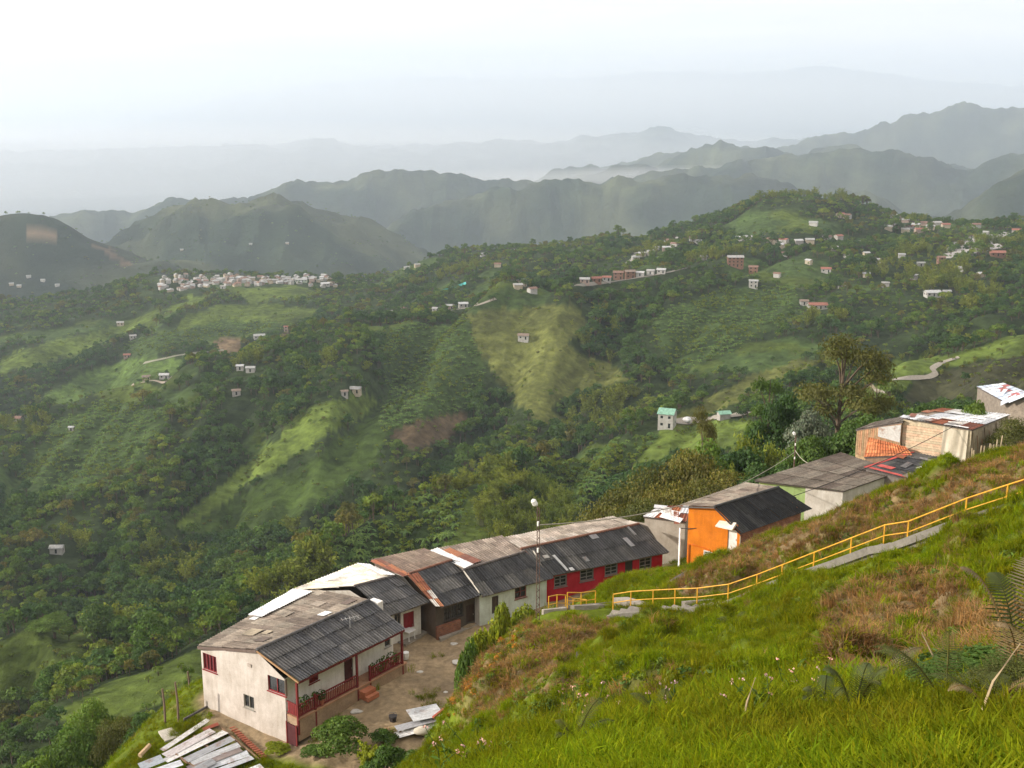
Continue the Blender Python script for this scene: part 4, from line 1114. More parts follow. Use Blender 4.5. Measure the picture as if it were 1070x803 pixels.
def window_part(parent, p0, p1, op, tint=(.5, .5, .5), nx=2, ny=1, depth=.12, fw=.06, pane=None, pane_tint=(1, 1, 1), name='window', bars=0, bar_tint=(.1, .1, .1)):
    p0 = VX(p0)[:2]; p1 = VX(p1)[:2]; d = p1 - p0; d /= np.linalg.norm(d); n = np.array([d[1], -d[0]])
    def P(s, z, inn): q = p0 + d * s - n * inn; return np.array((q[0], q[1], z))
    a, b, lo, hi = op; f = MB(); U = np.array((d[0], d[1], 0)); NN = np.array((n[0], n[1], 0))
    g = depth - .04
    for z in (lo + fw / 2, hi - fw / 2): f.box(P((a + b) / 2, z, g), (b - a - .01, .07, fw), U, NN, t=tint)
    for i in range(nx + 1):
        s = a + fw / 2 + (b - a - fw) * i / nx
        f.box(P(s, (lo + hi) / 2, g), (fw if i in (0, nx) else fw * .7, .06, hi - lo - .012), U, NN, t=tint)
    for j in range(1, ny):
        f.box(P((a + b) / 2, lo + (hi - lo) * j / ny, g), (b - a - .012, .05, fw * .6), U, NN, t=tint)
    for i in range(bars):
        s = a + (b - a) * (i + .5) / bars
        f.box(P(s, (lo + hi) / 2, .02), (.022, .022, hi - lo - .012), U, NN, t=bar_tint)
    # a sill standing proud below
    f.box(P((a + b) / 2, lo - .03, -.02), (b - a + .12, .12, .05), U, NN, t=np.array(tint) * .9)
    w = f.build(name, M_TRIM, parent)
    q = MB().quad(P(a, lo, depth), P(b, lo, depth), P(b, hi, depth), P(a, hi, depth), pane_tint)
    q.build('pane', pane or M_PANE, w)
    return w
def door_part(parent, p0, p1, op, tint, depth=.1, boards=4, handle=True):
    p0 = VX(p0)[:2]; p1 = VX(p1)[:2]; d = p1 - p0; d /= np.linalg.norm(d); n = np.array([d[1], -d[0]])
    U = np.array((d[0], d[1], 0)); NN = np.array((n[0], n[1], 0)); a, b, lo, hi = op; f = MB()
    c = lambda s, z, inn: np.array((*(p0 + d * s - n * inn), z))
    for i in range(boards):
        s = a + (b - a) * (i + .5) / boards
        f.box(c(s, (lo + hi) / 2, depth + .004 * (i % 2)), ((b - a) / boards - .008, .05, hi - lo - .01), U, NN, t=np.array(tint) * (1 + .06 * (i % 3 - 1)))
    o = f.build('door', M_TRIM, parent)
    if handle:
        MB().box(c(a + (b - a) * .88, lo + (hi - lo) * .48, depth - .05), (.03, .05, .12), U, NN, t=(.3, .28, .22)).build('handle', M_METAL, o)
    return o

DARK = [(.060, .060, .064), (.074, .073, .075), (.088, .085, .084), (.12, .115, .11)]
DARKW = [.4, .3, .2, .1]
BROWN = [(.155, .125, .100), (.18, .15, .12), (.21, .18, .145), (.12, .095, .078)]
BROWNW = [.35, .3, .2, .15]
RUST = [(.24, .075, .035), (.30, .11, .045), (.17, .055, .03)]
WHITE = [(.72, .72, .72), (.62, .63, .65), (.55, .52, .48)]

# ------------------------------------------------------------------ white two storey house
WL0, WRG0, WE0 = VX((-21.4, 72.19, -35.0)), VX((-16.59, 68.74, -33.6)), VX((-13.56, 66.83, -34.85))
WE1, WRG1, WL1 = VX((-7.53, 74.56, -34.85)), VX((-10.2, 76.7, -33.6)), VX((-16.2, 82.4, -35.0))
G0, G1 = VX((-21.1, 71.8, 0)), VX((-14.6, 67.5, 0))                 # gable wall ends
F1 = VX((-8.45, 75.35, 0))                                          # far end of the porch wall
B1 = VX((-14.9, 79.9, 0))
def white_house():
    base = (-15, 72, -39.5)
    h = empty('white_house', base, 'white house with red porch and dark front roof slope at the yard end', 'house', None)
    WH = (.50, .45, .41)
    g = MB()
    ops = [opening(G0, G1, 212.4, 684.5, 226.2, 701.3), opening(G0, G1, 280, 707, 298.4, 724.5), opening(G0, G1, 254.8, 727, 265.4, 740.5)]
    facade(g, G0, G1, -40.2, -35.12, -35.0, ops, WH, apex=(5.35, -33.72), lower=((.50, .42, .34), .75))
    facade(g, F1, B1, -39.6, -35.0, -35.1, (), WH, apex=(2.6, -33.72))
    facade(g, B1, G0, -41.5, -35.1, -35.12, (), WH)
    pops = [opening(G1, F1, 359.5, 686, 369, 704), opening(G1, F1, 322.8, 704.5, 333, 713), opening(G1, F1, 402, 668, 408, 676)]
    pops[0] = (pops[0][0], pops[0][1], -37.55, pops[0][3])
    facade(g, G1, F1, -40.2, -35.0, -35.0, pops, (.72, .70, .66), lower=((.26, .03, .03), 2.75))
    g.build('wall', M_WALL, h)
    window_part(h, G0, G1, ops[0], (.22, .025, .03), 4, 1, pane=M_TRIM, pane_tint=(.10, .015, .02))
    window_part(h, G0, G1, ops[1], (.25, .03, .035), 2, 1, bars=0, pane_tint=(1, 1, 1))
    window_part(h, G0, G1, ops[2], (.30, .28, .24), 2, 1)
    MB().box((*(lerp(G0, G1, .60)[:2] + np.array((-.02, -.03))), -34.9), (.34, .05, .22), (.833, -.551, 0), t=(.35, .30, .26)).build('vent', M_TRIM, h)
    door_part(h, G1, F1, pops[0], (.07, .02, .02))
    window_part(h, G1, F1, pops[1], (.24, .03, .03), 2, 1, pane=M_TRIM, pane_tint=(.16, .02, .025))
    window_part(h, G1, F1, pops[2], (.35, .33, .3), 1, 1)
    # roofs
    b = MB()
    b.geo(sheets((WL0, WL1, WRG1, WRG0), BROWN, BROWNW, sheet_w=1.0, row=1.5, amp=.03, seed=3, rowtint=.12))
    n = np.cross(WL1 - WL0, WRG0 - WL0); n /= np.linalg.norm(n); n = n if n[2] > 0 else -n
    def on(u, v, up): return lerp(lerp(WL0, WRG0, v), lerp(WL1, WRG1, v), u) + n * up
    for (u, v, w, l, t) in ((.42, .08, .10, .10, WHITE[0]), (.62, .82, .08, .10, WHITE[1]), (.52, .42, .09, .07, (.25, .21, .165)), (.2, .35, .1, .2, (.30, .25, .18)), (.24, .6, .06, .1, (.36, .3, .22)), (.75, .5, .08, .14, (.25, .21, .17)), (.85, .8, .1, .1, (.12, .09, .075)), (.12, .7, .08, .16, (.11, .085, .07))):
        b.quad(on(u, v, .085), on(u + w, v, .085), on(u + w, v + l, .085), on(u, v + l, .085), t)
    rf = b.build('rear_roof', M_ROOF, h, label='brown weathered rear roof slope patched with pale sheets')
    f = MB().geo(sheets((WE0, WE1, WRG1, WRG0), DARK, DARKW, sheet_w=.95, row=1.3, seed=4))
    f.build('front_roof', M_ROOF, h, label='dark grey corrugated front roof slope')
    # ridge caps
    r_ = MB()
    for i in range(14):
        p, q = lerp(WRG0, WRG1, i / 14), lerp(WRG0, WRG1, (i + .97) / 14)
        r_.tube([p + (0, 0, .03), q + (0, 0, .03)], .11, 6, (.085, .08, .08))
    r_.build('ridge_cap', M_ROOF, h)
    # fascia of the rear roof and gable verge
    v_ = MB()
    v_.bar(WL0 + (0, 0, -.10), WRG0 + (0, 0, -.10), .10, .20, (.12, .085, .07))
    v_.bar(WRG0 + (.02, -.02, -.07), WE0 + (0, 0, -.07), .06, .12, (.34, .20, .10))
    v_.bar(WL0 + (-.02, 0, -.06), WL1 + (0, 0, -.06), .06, .10, (.2, .2, .2))
    v_.build('verge_board', M_TRIM, h)
    w_ = MB().geo(sheets((atz(258.5, 643.5, -34.75), atz(306, 616.5, -34.75), atz(326, 618.3, -34.5), atz(272.5, 645, -34.5)), WHITE[:2], [.7, .3], row=1.2, seed=9, amp=.03))
    w_.build('roof_sheet', M_METAL, h, label='bright white sheets along the rear eave')
    # little parapet block at the end of the ridge
    pb = MB().box((*atz(393, 632, -34.0)[:2], -34.05), (.9, .5, .75), (.8, -.6, 0), t=(.72, .70, .68)); pb.build('parapet', M_WALL, h)
    # porch: floor, posts, rails, step
    d = VX(F1 - G1)[:2]; L = np.linalg.norm(d); d /= L; nn = np.array([d[1], -d[0]]); U = (d[0], d[1], 0); NV = (nn[0], nn[1], 0)
    def Q(s, o, z): q = VX(G1)[:2] + d * s + nn * o; return np.array((q[0], q[1], z))
    fl = MB()
    fl.box(Q(L / 2 + .1, .58, -38.3), (L + .1, 1.1, 1.5), U, NV, t=(.30, .21, .14))
    fl.box(Q(L / 2 + .1, .60, -37.5), (L + .1, 1.18, .10), U, NV, t=(.36, .20, .12))
    fl.build('porch_floor', M_CONC, h)
    RED = (.155, .018, .018)
    stops = [.08, 1.55, 5.35, 6.55, 9.75]
    for s in stops:
        tall = s not in (1.55, 6.55)
        z1_ = -34.97 if tall else -36.35
        MB().box(Q(s, 1.08, (-38.6 + z1_) / 2), (.13, .13, z1_ + 38.6), U, NV, t=RED).build('porch_post', M_TRIM, h)
    def rail(s0, s1, o0, o1, panel):
        m_ = MB()
        a, b2 = Q(s0, o0, 0), Q(s1, o1, 0); dd = b2 - a; n_ = int(np.linalg.norm(dd) / .16)
        for z in (-36.55, -37.3): m_.bar(a + (0, 0, z), b2 + (0, 0, z), .08, .07, RED)
        for i in range(1, n_):
            p = a + dd * i / n_
            m_.box((p[0], p[1], -36.93), (.06 if not panel else .13, .03, .70), dd / np.linalg.norm(dd), t=np.array(RED) * (1 + .25 * (i % 2)))
        m_.build('porch_railing', M_TRIM, h)
    rail(.15, 1.5, 1.08, 1.08, False); rail(1.6, 5.28, 1.08, 1.08, False); rail(6.6, 9.7, 1.08, 1.08, False); rail(.08, .08, .05, 1.02, True)
    st = MB(); st.box(Q(5.95, 1.4, -38.0), (1.05, .6, .55), U, NV, t=(.36, .13, .07)); st.box(Q(5.95, 1.75, -38.15), (1.05, .5, .3), U, NV, t=(.40, .15, .08)); st.build('porch_step', M_CONC, h)
    ev = MB().bar(WE0 + (.0, 0, -.09), WE1 + (0, 0, -.09), .05, .14, (.12, .02, .02)); ev.build('eave_beam', M_TRIM, h)
    # cellar door below the porch end
    cd = MB().box(Q(-.02, .55, -38.75), (.08, 1.0, 1.45), U, NV, t=(.07, .015, .018)); cd.box(Q(-.07, .08, -38.7), (.06, .09, 1.6), U, NV, t=(.16, .02, .02)); cd.box(Q(-.07, 1.02, -38.7), (.06, .09, 1.6), U, NV, t=(.16, .02, .02))
    cd.build('cellar_door', M_TRIM, h)
    # tv aerial lying on the front roof
    an = MB(); c0 = lerp(lerp(WE0, WRG0, .55), lerp(WE1, WRG1, .55), .66) + (0, 0, .12)
    an.tube([c0, c0 + (0, 0, .8)], .02, 4, (.35, .35, .35)); an.bar(c0 + (-.6, -.3, .7), c0 + (.6, .3, .75), .02, .02, (.45, .45, .45))
    for i in range(5): an.bar(c0 + (-.5 + .25 * i - .1, -.25 + .12 * i + .25, .72), c0 + (-.5 + .25 * i + .1, -.25 + .12 * i - .25, .72), .015, .015, (.45, .45, .45))
    o = an.build('roof_aerial', M_METAL, None, tuple(c0)); prop(o, 'thin grey television aerial standing on the white house\'s dark roof', 'aerial')
    # pots and plants on the porch rail
    for k, (s, q_) in enumerate([(.55, .8), (1.0, .8), (1.9, .75), (2.15, 1.05), (7.1, .8), (7.7, .9), (8.3, .75), (8.9, .85), (9.35, .9)]):
        c = Q(s, q_, -37.45)
        e = empty('potted_plant', tuple(c), ['leafy pot plant at the porch corner post', 'leafy pot plant second from the porch corner', 'green pot plant beside the red porch window', 'tall pot plant under the red porch window', 'bushy pot plant just past the porch step', 'dark leafy pot plant in the middle of the far porch half', 'trailing pot plant below the small far porch window', 'large pot plant near the far porch end', 'pot plant at the far end post of the porch'][k], 'plant', 'pot plants on the porch')
        hgt = rng.uniform(.25, .45)
        MB().tube([c, c + (0, 0, hgt * .5), c + (0, 0, hgt)], [.10, .15, .17], 6).build('pot', M_POT, e)
        P = rng.normal(0, 1, (70, 3)); P /= np.linalg.norm(P, axis=1, keepdims=True)
        gq = leaf_quads(c + np.array((0, 0, hgt + .35)) + P * np.array((.32, .32, .42)) * rng.uniform(.5, 1.1), P, .2, rng)
        MB().geo(gq).build('foliage', LEAF['dark' if k % 2 else 'mid'], e)
white_house()

# ------------------------------------------------------------------ the long row
def row_house(name, label, cat, el, er, rr2, rl, bl=None, br=None, zg=-38.4, zgb=-39.6, fr=(1, 1, 1), ins=.16, side=(.5, .47, .42), pal=DARK, pw=DARKW, bpal=BROWN, bpw=BROWNW, seed=1, ops=(), low=None, wmat=None, row=1.4):
    """el, er eave left/right, rl, rr2 ridge left/right, bl, br rear eave; returns the empty and the front wall ends"""
    el, er, rr2, rl = map(VX, (el, er, rr2, rl))
    f0, f1 = lerp(el, rl, ins), lerp(er, rr2, ins)
    f0, f1 = lerp(f0, f1, .012), lerp(f1, f0, .012)
    h = empty(name, (float(f0[0]), float(f0[1]), zg), label, cat)
    g = MB()
    oo = [opening(f0, f1, *o) for o in ops]
    facade(g, f0, f1, zg - 1, f0[2] - .07, f1[2] - .07, oo, fr, lower=low)
    if bl is not None:
        bl, br = VX(bl), VX(br); b0, b1 = lerp(bl, rl, .12), lerp(br, rr2, .12)
        b0, b1 = lerp(b0, b1, .012), lerp(b1, b0, .012)
        for (p, q, rg) in ((b0, f0, rl), (f1, b1, rr2)):
            dd = q[:2] - p[:2]; s = float((rg[:2] - p[:2]) @ dd / np.linalg.norm(dd))
            facade(g, p, q, min(zg, zgb) - 1, p[2] - .07, q[2] - .07, (), side, apex=(s, rg[2] - .09))
        facade(g, b1, b0, zgb - 2, b1[2] - .07, b0[2] - .07, (), side)
        MB().geo(sheets((bl, br, rr2, rl), bpal, bpw, row=1.5, seed=seed + 50, amp=.03)).build('rear_roof', M_ROOF, h)
    g.build('wall', wmat or M_WALL, h)
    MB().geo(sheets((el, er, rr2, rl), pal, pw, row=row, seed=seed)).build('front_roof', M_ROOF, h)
    c = MB()
    for i in range(max(4, int(np.linalg.norm(rr2 - rl) / .75))):
        nseg = max(4, int(np.linalg.norm(rr2 - rl) / .75))
        p, q = lerp(rl, rr2, i / nseg), lerp(rl, rr2, (i + .96) / nseg)
        c.tube([p + (0, 0, .04), q + (0, 0, .04)], .10, 6, (.11, .095, .09) if seed % 2 else (.20, .10, .07))
    c.build('ridge_cap', M_ROOF, h)
    MB().bar(lerp(el, rl, .03) + (0, 0, -.10), lerp(er, rr2, .03) + (0, 0, -.10), .05, .10, (.13, .10, .08)).build('eave_beam', M_TRIM, h)
    return h, f0, f1, oo
# cream/white roofed unit next to the white house
U2 = dict(el=atz(405.5, 644.5, -35.3), er=atz(448.5, 629.5, -35.3), rr2=atz(413, 602, -33.9), rl=atz(370, 613, -33.9))
u2, p0, p1, oo = row_house('grey_roof_house', 'house with cream rear roof and red door touching the white house', 'house', U2['el'], U2['er'], U2['rr2'], U2['rl'], atz(303, 618, -35.0), atz(374, 589, -35.0),
    fr=(.70, .68, .64), bpal=[(.62, .56, .43), (.50, .46, .40), (.68, .66, .62), (.40, .37, .33)], bpw=[.4, .25, .2, .15], seed=11, ops=[(421.5, 640, 433, 657), (412, 640, 419, 654)], zg=-38.2, low=None, ins=.24)
door_part(u2, p0, p1, (oo[0][0], oo[0][1], -38.15, oo[0][3]), (.20, .015, .02))
window_part(u2, p0, p1, oo[1], (.35, .3, .26), 2, 1)
MB().geo(sheets((atz(386, 590, -34.75), atz(372, 589, -34.9), atz(398, 600.5, -33.9), atz(412.5, 601, -33.75)), WHITE[:1], [1], row=1.5, seed=5, amp=.015)).build('roof_sheet', M_METAL, u2, label='white sheet at the edge of the cream roof')
# brick fronted unit with rusty verge
u3, p0, p1, oo = row_house('brick_front_house', 'house with low red brick front wall, dark barred window and rusty roof edge', 'house', atz(462, 635, -35.5), atz(506, 621, -35.5), atz(472.5, 585.5, -33.7), atz(424, 601, -33.7), atz(386.5, 585.7, -34.2), atz(443, 573.8, -34.2),
    fr=(.09, .075, .06), side=(.13, .10, .08), bpal=[(.15, .11, .085), (.17, .13, .10), (.13, .095, .075)], bpw=[.4, .3, .3], seed=12, ops=[(464, 633, 484, 646), (487, 632, 496, 650)], zg=-38.15, ins=.2, row=1.2)
window_part(u3, p0, p1, oo[0], (.06, .05, .045), 3, 2, bars=9)
door_part(u3, p0, p1, (oo[1][0], oo[1][1], -38.1, oo[1][3]), (.05, .032, .025))
dd = VX(p1 - p0)[:2]; dd /= np.linalg.norm(dd)
bw = MB(); c0 = VX(p0)[:2] + dd * 1.05 + np.array([dd[1], -dd[0]]) * .16
bw.box((c0[0], c0[1], -37.75), (2.2, .22, 1.1), (dd[0], dd[1], 0)); bw.build('brick_wall', M_BRICK, u3)
MB().geo(sheets((atz(455, 634, -35.45), atz(464, 634, -35.45), atz(436.5, 598.5, -33.62), atz(426, 601.5, -33.62)), RUST + [WHITE[2]], [.4, .25, .1, .25], sheet_w=.5, row=.9, seed=21, amp=.015)).build('roof_sheet', M_METAL, u3, label='rust red and pale sheets along the roof edge')
MB().geo(sheets((atz(386, 587, -34.1), atz(397, 584.5, -34.15), atz(428, 600.5, -33.6), atz(420.5, 603, -33.6)), RUST, None, sheet_w=.5, row=1.1, seed=22, amp=.03)).build('roof_sheet', M_METAL, u3, label='rusty strip along the rear roof edge')
# pale green unit
u4, p0, p1, oo = row_house('pale_green_house', 'house with pale green front wall and dark roof left of the red house', 'house', atz(504, 623.5, -35.5), atz(578, 604, -35.5), atz(549, 577, -33.8), atz(484, 596, -33.8), atz(445, 576, -34.3), atz(524, 560.5, -34.3),
    fr=(.50, .56, .50), seed=13, ops=[(514, 623, 521, 641), (538, 612, 550, 625)], bpal=[(.25, .205, .165), (.20, .16, .13), (.16, .125, .10)], bpw=[.35, .35, .3], zg=-38.1, ins=.2)
door_part(u4, p0, p1, (oo[0][0], oo[0][1], -38.05, oo[0][3]), (.06, .045, .035))
window_part(u4, p0, p1, oo[1], (.2, .06, .05), 2, 2)
MB().geo(sheets((atz(446, 577, -34.2), atz(457, 573.5, -34.25), atz(495, 589.5, -33.7), atz(485, 594, -33.7)), WHITE[:1], [1], sheet_w=.6, row=1.2, seed=23, amp=.015)).build('roof_sheet', M_METAL, u4, label='white strip along the rear roof edge')
MB().geo(sheets((atz(463, 576, -34.1), atz(470, 573, -34.1), atz(503, 586, -33.68), atz(494, 589.5, -33.68)), RUST, None, sheet_w=.6, row=1.2, seed=24, amp=.015)).build('roof_sheet', M_METAL, u4, label='rusty sheets beside the white strip')
# red unit
u5, p0, p1, oo = row_house('red_house', 'long red walled house with dark corrugated roof and four grey windows', 'house', atz(570, 603, -35.55), atz(699, 577.5, -35.55), atz(668, 547.8, -33.55), atz(544, 574, -33.75), atz(524, 562.5, -34.3), atz(640, 540, -34.4),
    fr=(.40, .022, .035), side=(.30, .26, .22), seed=14, ops=[(579, 601.5, 592.5, 613.5), (606, 595, 620.5, 607), (632, 589, 645.5, 601), (653, 585.5, 661, 607), (668, 583, 681, 595)], bpal=[(.24, .20, .165), (.19, .16, .13), (.28, .245, .21)], bpw=[.4, .35, .25], zg=-38.2, ins=.16)
for k in (0, 1, 2, 4): window_part(u5, p0, p1, oo[k], (.17, .165, .155), 2, 3, fw=.1, pane_tint=(1, 1, 1))
door_part(u5, p0, p1, (oo[3][0], oo[3][1], -38.0, oo[3][3]), (.045, .045, .04))
def roof_patch(h, quad, u, v, w, l, t, mat_=None, name='roof_patch', up=.09):
    el, er, rr2, rl = map(VX, quad)
    P = lambda a, b: lerp(lerp(el, rl, b), lerp(er, rr2, b), a)
    n = np.cross(er - el, rl - el); n /= np.linalg.norm(n); n = n if n[2] > 0 else -n
    q = [P(u, v), P(u + w, v), P(u + w, v + l), P(u, v + l)]
    MB().prism([p + n * (up - .03) for p in q], [p + n * up for p in q], t).build(name, mat_ or M_METAL, h)
RQ = (atz(570, 603, -35.55), atz(699, 577.5, -35.55), atz(668, 547.8, -33.55), atz(544, 574, -33.75))
roof_patch(u5, RQ, .55, .83, .06, .14, (.24, .24, .25)); roof_patch(u5, RQ, .77, .38, .035, .3, (.27, .27, .28)); roof_patch(u5, RQ, .10, .55, .04, .1, (.5, .48, .45)); roof_patch(u5, RQ, .17, .05, .02, .55, (.5, .5, .5)); roof_patch(u5, RQ, .2, .02, .03, .1, (.6, .6, .6))
roof_patch(u5, RQ, .0, .02, .02, .9, (.17, .07, .05)); roof_patch(u5, RQ, .36, .2, .03, .16, (.2, .2, .2)); roof_patch(u5, RQ, .88, .7, .02, .28, (.2, .2, .2))
# concrete apron in front of the row
ap = MB()
for (a, b, c_, d_) in (((398, 664), (430, 648), (452, 657), (424, 674)), ((455, 660), (500, 645), (508, 650), (460, 668))):
    P4 = [atz(*q, -38.0) for q in (a, d_, c_, b)]
    ap.prism([p - Vector((0, 0, .7)) for p in P4], P4, (.26, .23, .19))
prop(ap.build('pavement', M_CONC), kind='structure')

# ------------------------------------------------------------------ orange house
def orange_house():
    eL, rg, eR = VX(atz(709.4, 528.8, -30.4)), VX(atz(746.5, 530, -29.8)), VX(atz(774.2, 558.2, -31.6))
    rF, eRF, eLF = VX(atz(813.7, 509.4, -29.8)), VX(atz(848.2, 532, -31.6)), VX(atz(779, 505, -30.4))
    dv = (rF - rg)[:2]; dv /= np.linalg.norm(dv)
    w0 = lerp(eL, rg, .22); w1 = lerp(eR, rg, .10); w0 = w0 + VX((*(dv * .25), 0)); w1 = w1 + VX((*(dv * .25), 0))
    h = empty('orange_house', (float(w0[0]), float(w0[1]), -36.2), 'bright orange two storey house with black corrugated roof and white side door', 'house')
    L = np.linalg.norm((w1 - w0)[:2]); ax = float((rg[:2] + dv * .25 - w0[:2]) @ (w1 - w0)[:2] / L)
    OR = (.56, .165, .012)
    ops = [opening(w0, w1, 760.3, 548, 770, 578.5), opening(w0, w1, 735.6, 576.5, 746.6, 588.5)]
    g = MB(); facade(g, w0, w1, -37.5, w0[2] - .05, w1[2] - .08, ops, OR, apex=(ax, rg[2] - .08))
    far0 = w0 + VX((*(dv * 7.6), 0)); far1 = w1 + VX((*(dv * 7.6), 0))
    facade(g, far1, far0, -36, w1[2] - .08, w0[2] - .05, (), OR, apex=(L - ax, rg[2] - .08))
    facade(g, far0, w0, -38, w0[2] - .05, w0[2] - .05, (), OR)
    g.build('wall', M_WALL, h)
    g = MB(); facade(g, w1, far1, -36.5, w1[2] - .08, w1[2] - .08); g.build('brick_wall', M_BRICK, h)
    door_part(h, w0, w1, ops[0], (.66, .64, .60), boards=3)
    v = MB(); p = lambda s, z, o: VX((*(w0[:2] + (w1 - w0)[:2] / L * s + np.array([(w1 - w0)[1], -(w1 - w0)[0]]) / L * o), z))
    U = VX((*((w1 - w0)[:2] / L), 0)); NV = VX((U[1], -U[0], 0))
    a, b, lo, hi = ops[1]
    f = MB()
    f.box(p((a + b) / 2, lo, -.03), (b - a + .06, .16, .06), U, NV, t=(.6, .58, .55)); f.box(p((a + b) / 2, hi, -.03), (b - a + .06, .16, .06), U, NV, t=(.6, .58, .55))
    for s in (a, (a + b) / 2, b): f.box(p(s, (lo + hi) / 2, -.04), (.06, .14, hi - lo), U, NV, t=(.6, .58, .55))
    wv = f.build('louvre_window', M_TRIM, h)
    f = MB(); n_ = 6
    for i in range(n_):
        z = lo + (hi - lo) * (i + .5) / n_
        f.box(p((a + b) / 2, z, -.06), (b - a - .06, .10, .05), U, NV, t=(.55, .55, .53))
    f.build('louvre', M_TRIM, wv)
    MB().quad(p(a, lo, -.135), p(b, lo, -.135), p(b, hi, -.135), p(a, hi, -.135), (.02, .02, .02)).build('pane', M_PANE, wv)
    a, b, lo, hi = ops[0]
    aw = MB(); aw.prism([p(a - .75, hi - .12, .02), p(b - .1, hi - .12, .02), p(b - .1, hi - .22, .75), p(a - .75, hi - .22, .75)], [p(a - .75, hi + .1, .02), p(b - .1, hi + .2, .02), p(b - .1, hi - .12, .75), p(a - .75, hi - .12, .75)], (.70, .62, .52)); aw.build('door_awning', M_TRIM, h)
    # ledge lines on the lower wall
    lg = MB(); s0, z0 = plane_sh(w0, w1, 720, 568.5); s1, z1_ = plane_sh(w0, w1, 760, 584)
    lg.bar(p(.05, z0, .03), p(s1 * .45, z0 - .05, .03), .06, .08, (.55, .13, .01)); lg.bar(p(s1 * .45, z0 - .05, .03), p(s1, z1_, .03), .06, .08, (.55, .13, .01)); lg.bar(p(.18, -37, .05), p(.18, z0, .05), .12, .12, (.58, .15, .012))
    lg.build('ledge', M_WALL, h)
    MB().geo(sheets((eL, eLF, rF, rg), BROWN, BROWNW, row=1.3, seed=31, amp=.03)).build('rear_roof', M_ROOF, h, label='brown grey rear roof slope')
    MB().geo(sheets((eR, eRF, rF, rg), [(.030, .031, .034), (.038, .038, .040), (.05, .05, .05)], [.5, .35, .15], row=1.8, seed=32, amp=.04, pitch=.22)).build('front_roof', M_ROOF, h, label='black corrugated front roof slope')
    v_ = MB(); v_.bar(eL + (0, 0, -.08), rg + (0, 0, -.08), .08, .10, (.10, .09, .08)); v_.bar(rg + (0, 0, -.06), eR + (0, 0, -.06), .08, .10, (.03, .03, .03)); v_.build('verge_board', M_TRIM, h)
    MB().tube([rg + (0, 0, .03), rF + (0, 0, .03)], .11, 6, (.05, .05, .05)).build('ridge_cap', M_ROOF, h)
    pp = w1 + VX((*(NV[:2] * .1), 0)) + VX((*(dv * .1), 0))
    MB().tube([(pp[0], pp[1], -35.5), (pp[0], pp[1], -31.9)], .05, 6, (.35, .3, .22)).build('drain_pipe', M_TRIM, h)
orange_house()

# ------------------------------------------------------------------ sheds and shacks
def shed(name, label, cat, roof, zg, tints, pal, pw=None, inset=.06, seed=1, row=1.5, wmat=None, amp=.03, mroof=None, ops={}, group=None, sheet_w=.95):
    """roof = four corners in order round the edge; walls stand under it"""
    R4 = [VX(p) for p in roof]; c = sum(R4) / 4
    Wc = [lerp(p, c, inset) for p in R4]
    h = empty(name, (float(c[0]), float(c[1]), zg), label, cat, group)
    for i in range(4):
        p, q = Wc[i], Wc[(i + 1) % 4]
        g = MB()
        oo = [opening(p, q, *o) for o in ops.get(i, ())]
        nn = np.cross(np.array((*(q - p)[:2], 0)), (0, 0, 1))
        if (nn[:2] @ ((p + q) / 2 - c)[:2]) < 0:
            L = np.linalg.norm((q - p)[:2]); oo = [(L - b, L - a, lo, hi) for a, b, lo, hi in oo]; p, q = q, p
        facade(g, p, q, zg - 1.5, p[2] - .05, q[2] - .05, oo, tints[i % len(tints)])
        g.build('wall', (wmat[i] if wmat else M_WALL), h)
        for o in oo: window_part(h, p, q, o, (.3, .28, .25), 2, 1)
    MB().geo(sheets(R4, pal, pw, sheet_w=sheet_w, row=row, seed=seed, amp=amp)).build('roof', mroof or M_ROOF, h)
    e = MB()
    for i in range(4):
        e.bar(lerp(R4[i], c, .015) + (0, 0, -.07), lerp(R4[(i + 1) % 4], c, .015) + (0, 0, -.07), .05, .08, (.12, .10, .09))
    e.build('roof_edge', M_TRIM, h)
    return h, Wc
h7, wc = shed('green_gable_house', 'house with brown flat roof, lime green end wall and white corner behind the orange house', 'house',
    [atz(788, 502.6, -31.2), atz(881.5, 513.5, -31.5), atz(940, 493, -30.9), atz(879, 473, -30.6)], -34.5, [(.36, .50, .20), (.5, .48, .43), (.42, .40, .37), (.4, .38, .35)], BROWN, BROWNW, seed=41, row=2.2)
a_, b_ = lerp(wc[0], wc[1], .56), lerp(wc[0], wc[1], 1.0); dd = (b_ - a_) / np.linalg.norm(b_ - a_); nn = np.cross(dd, (0, 0, 1)); nn = nn if nn[1] < 0 else -nn
MB().prism([(*(a_ + nn * .01)[:2], -36), (*(b_ + nn * .01)[:2], -36), (*(b_ + nn * .08)[:2], -36), (*(a_ + nn * .08)[:2], -36)], [(*(a_ + nn * .01)[:2], a_[2] - .1), (*(b_ + nn * .01)[:2], b_[2] - .1), (*(b_ + nn * .08)[:2], b_[2] - .1), (*(a_ + nn * .08)[:2], a_[2] - .1)], (.70, .67, .62)).build('corner_wall', M_WALL, h7, label='white plastered half of the green end wall')
h8, wc = shed('dark_roof_shack', 'low shack under a flat dark roof edged with red strips', 'shack',
    [atz(902, 489, -30.6), atz(946.6, 500.5, -30.9), atz(1004, 482, -30.4), atz(954, 472.5, -30.2)], -34, [(.2, .18, .17), (.33, .31, .29), (.3, .2, .15), (.2, .18, .16)], DARK, DARKW, seed=42, row=2.0)
R8 = (atz(902, 489, -30.6), atz(946.6, 500.5, -30.9), atz(1004, 482, -30.4), atz(954, 472.5, -30.2))
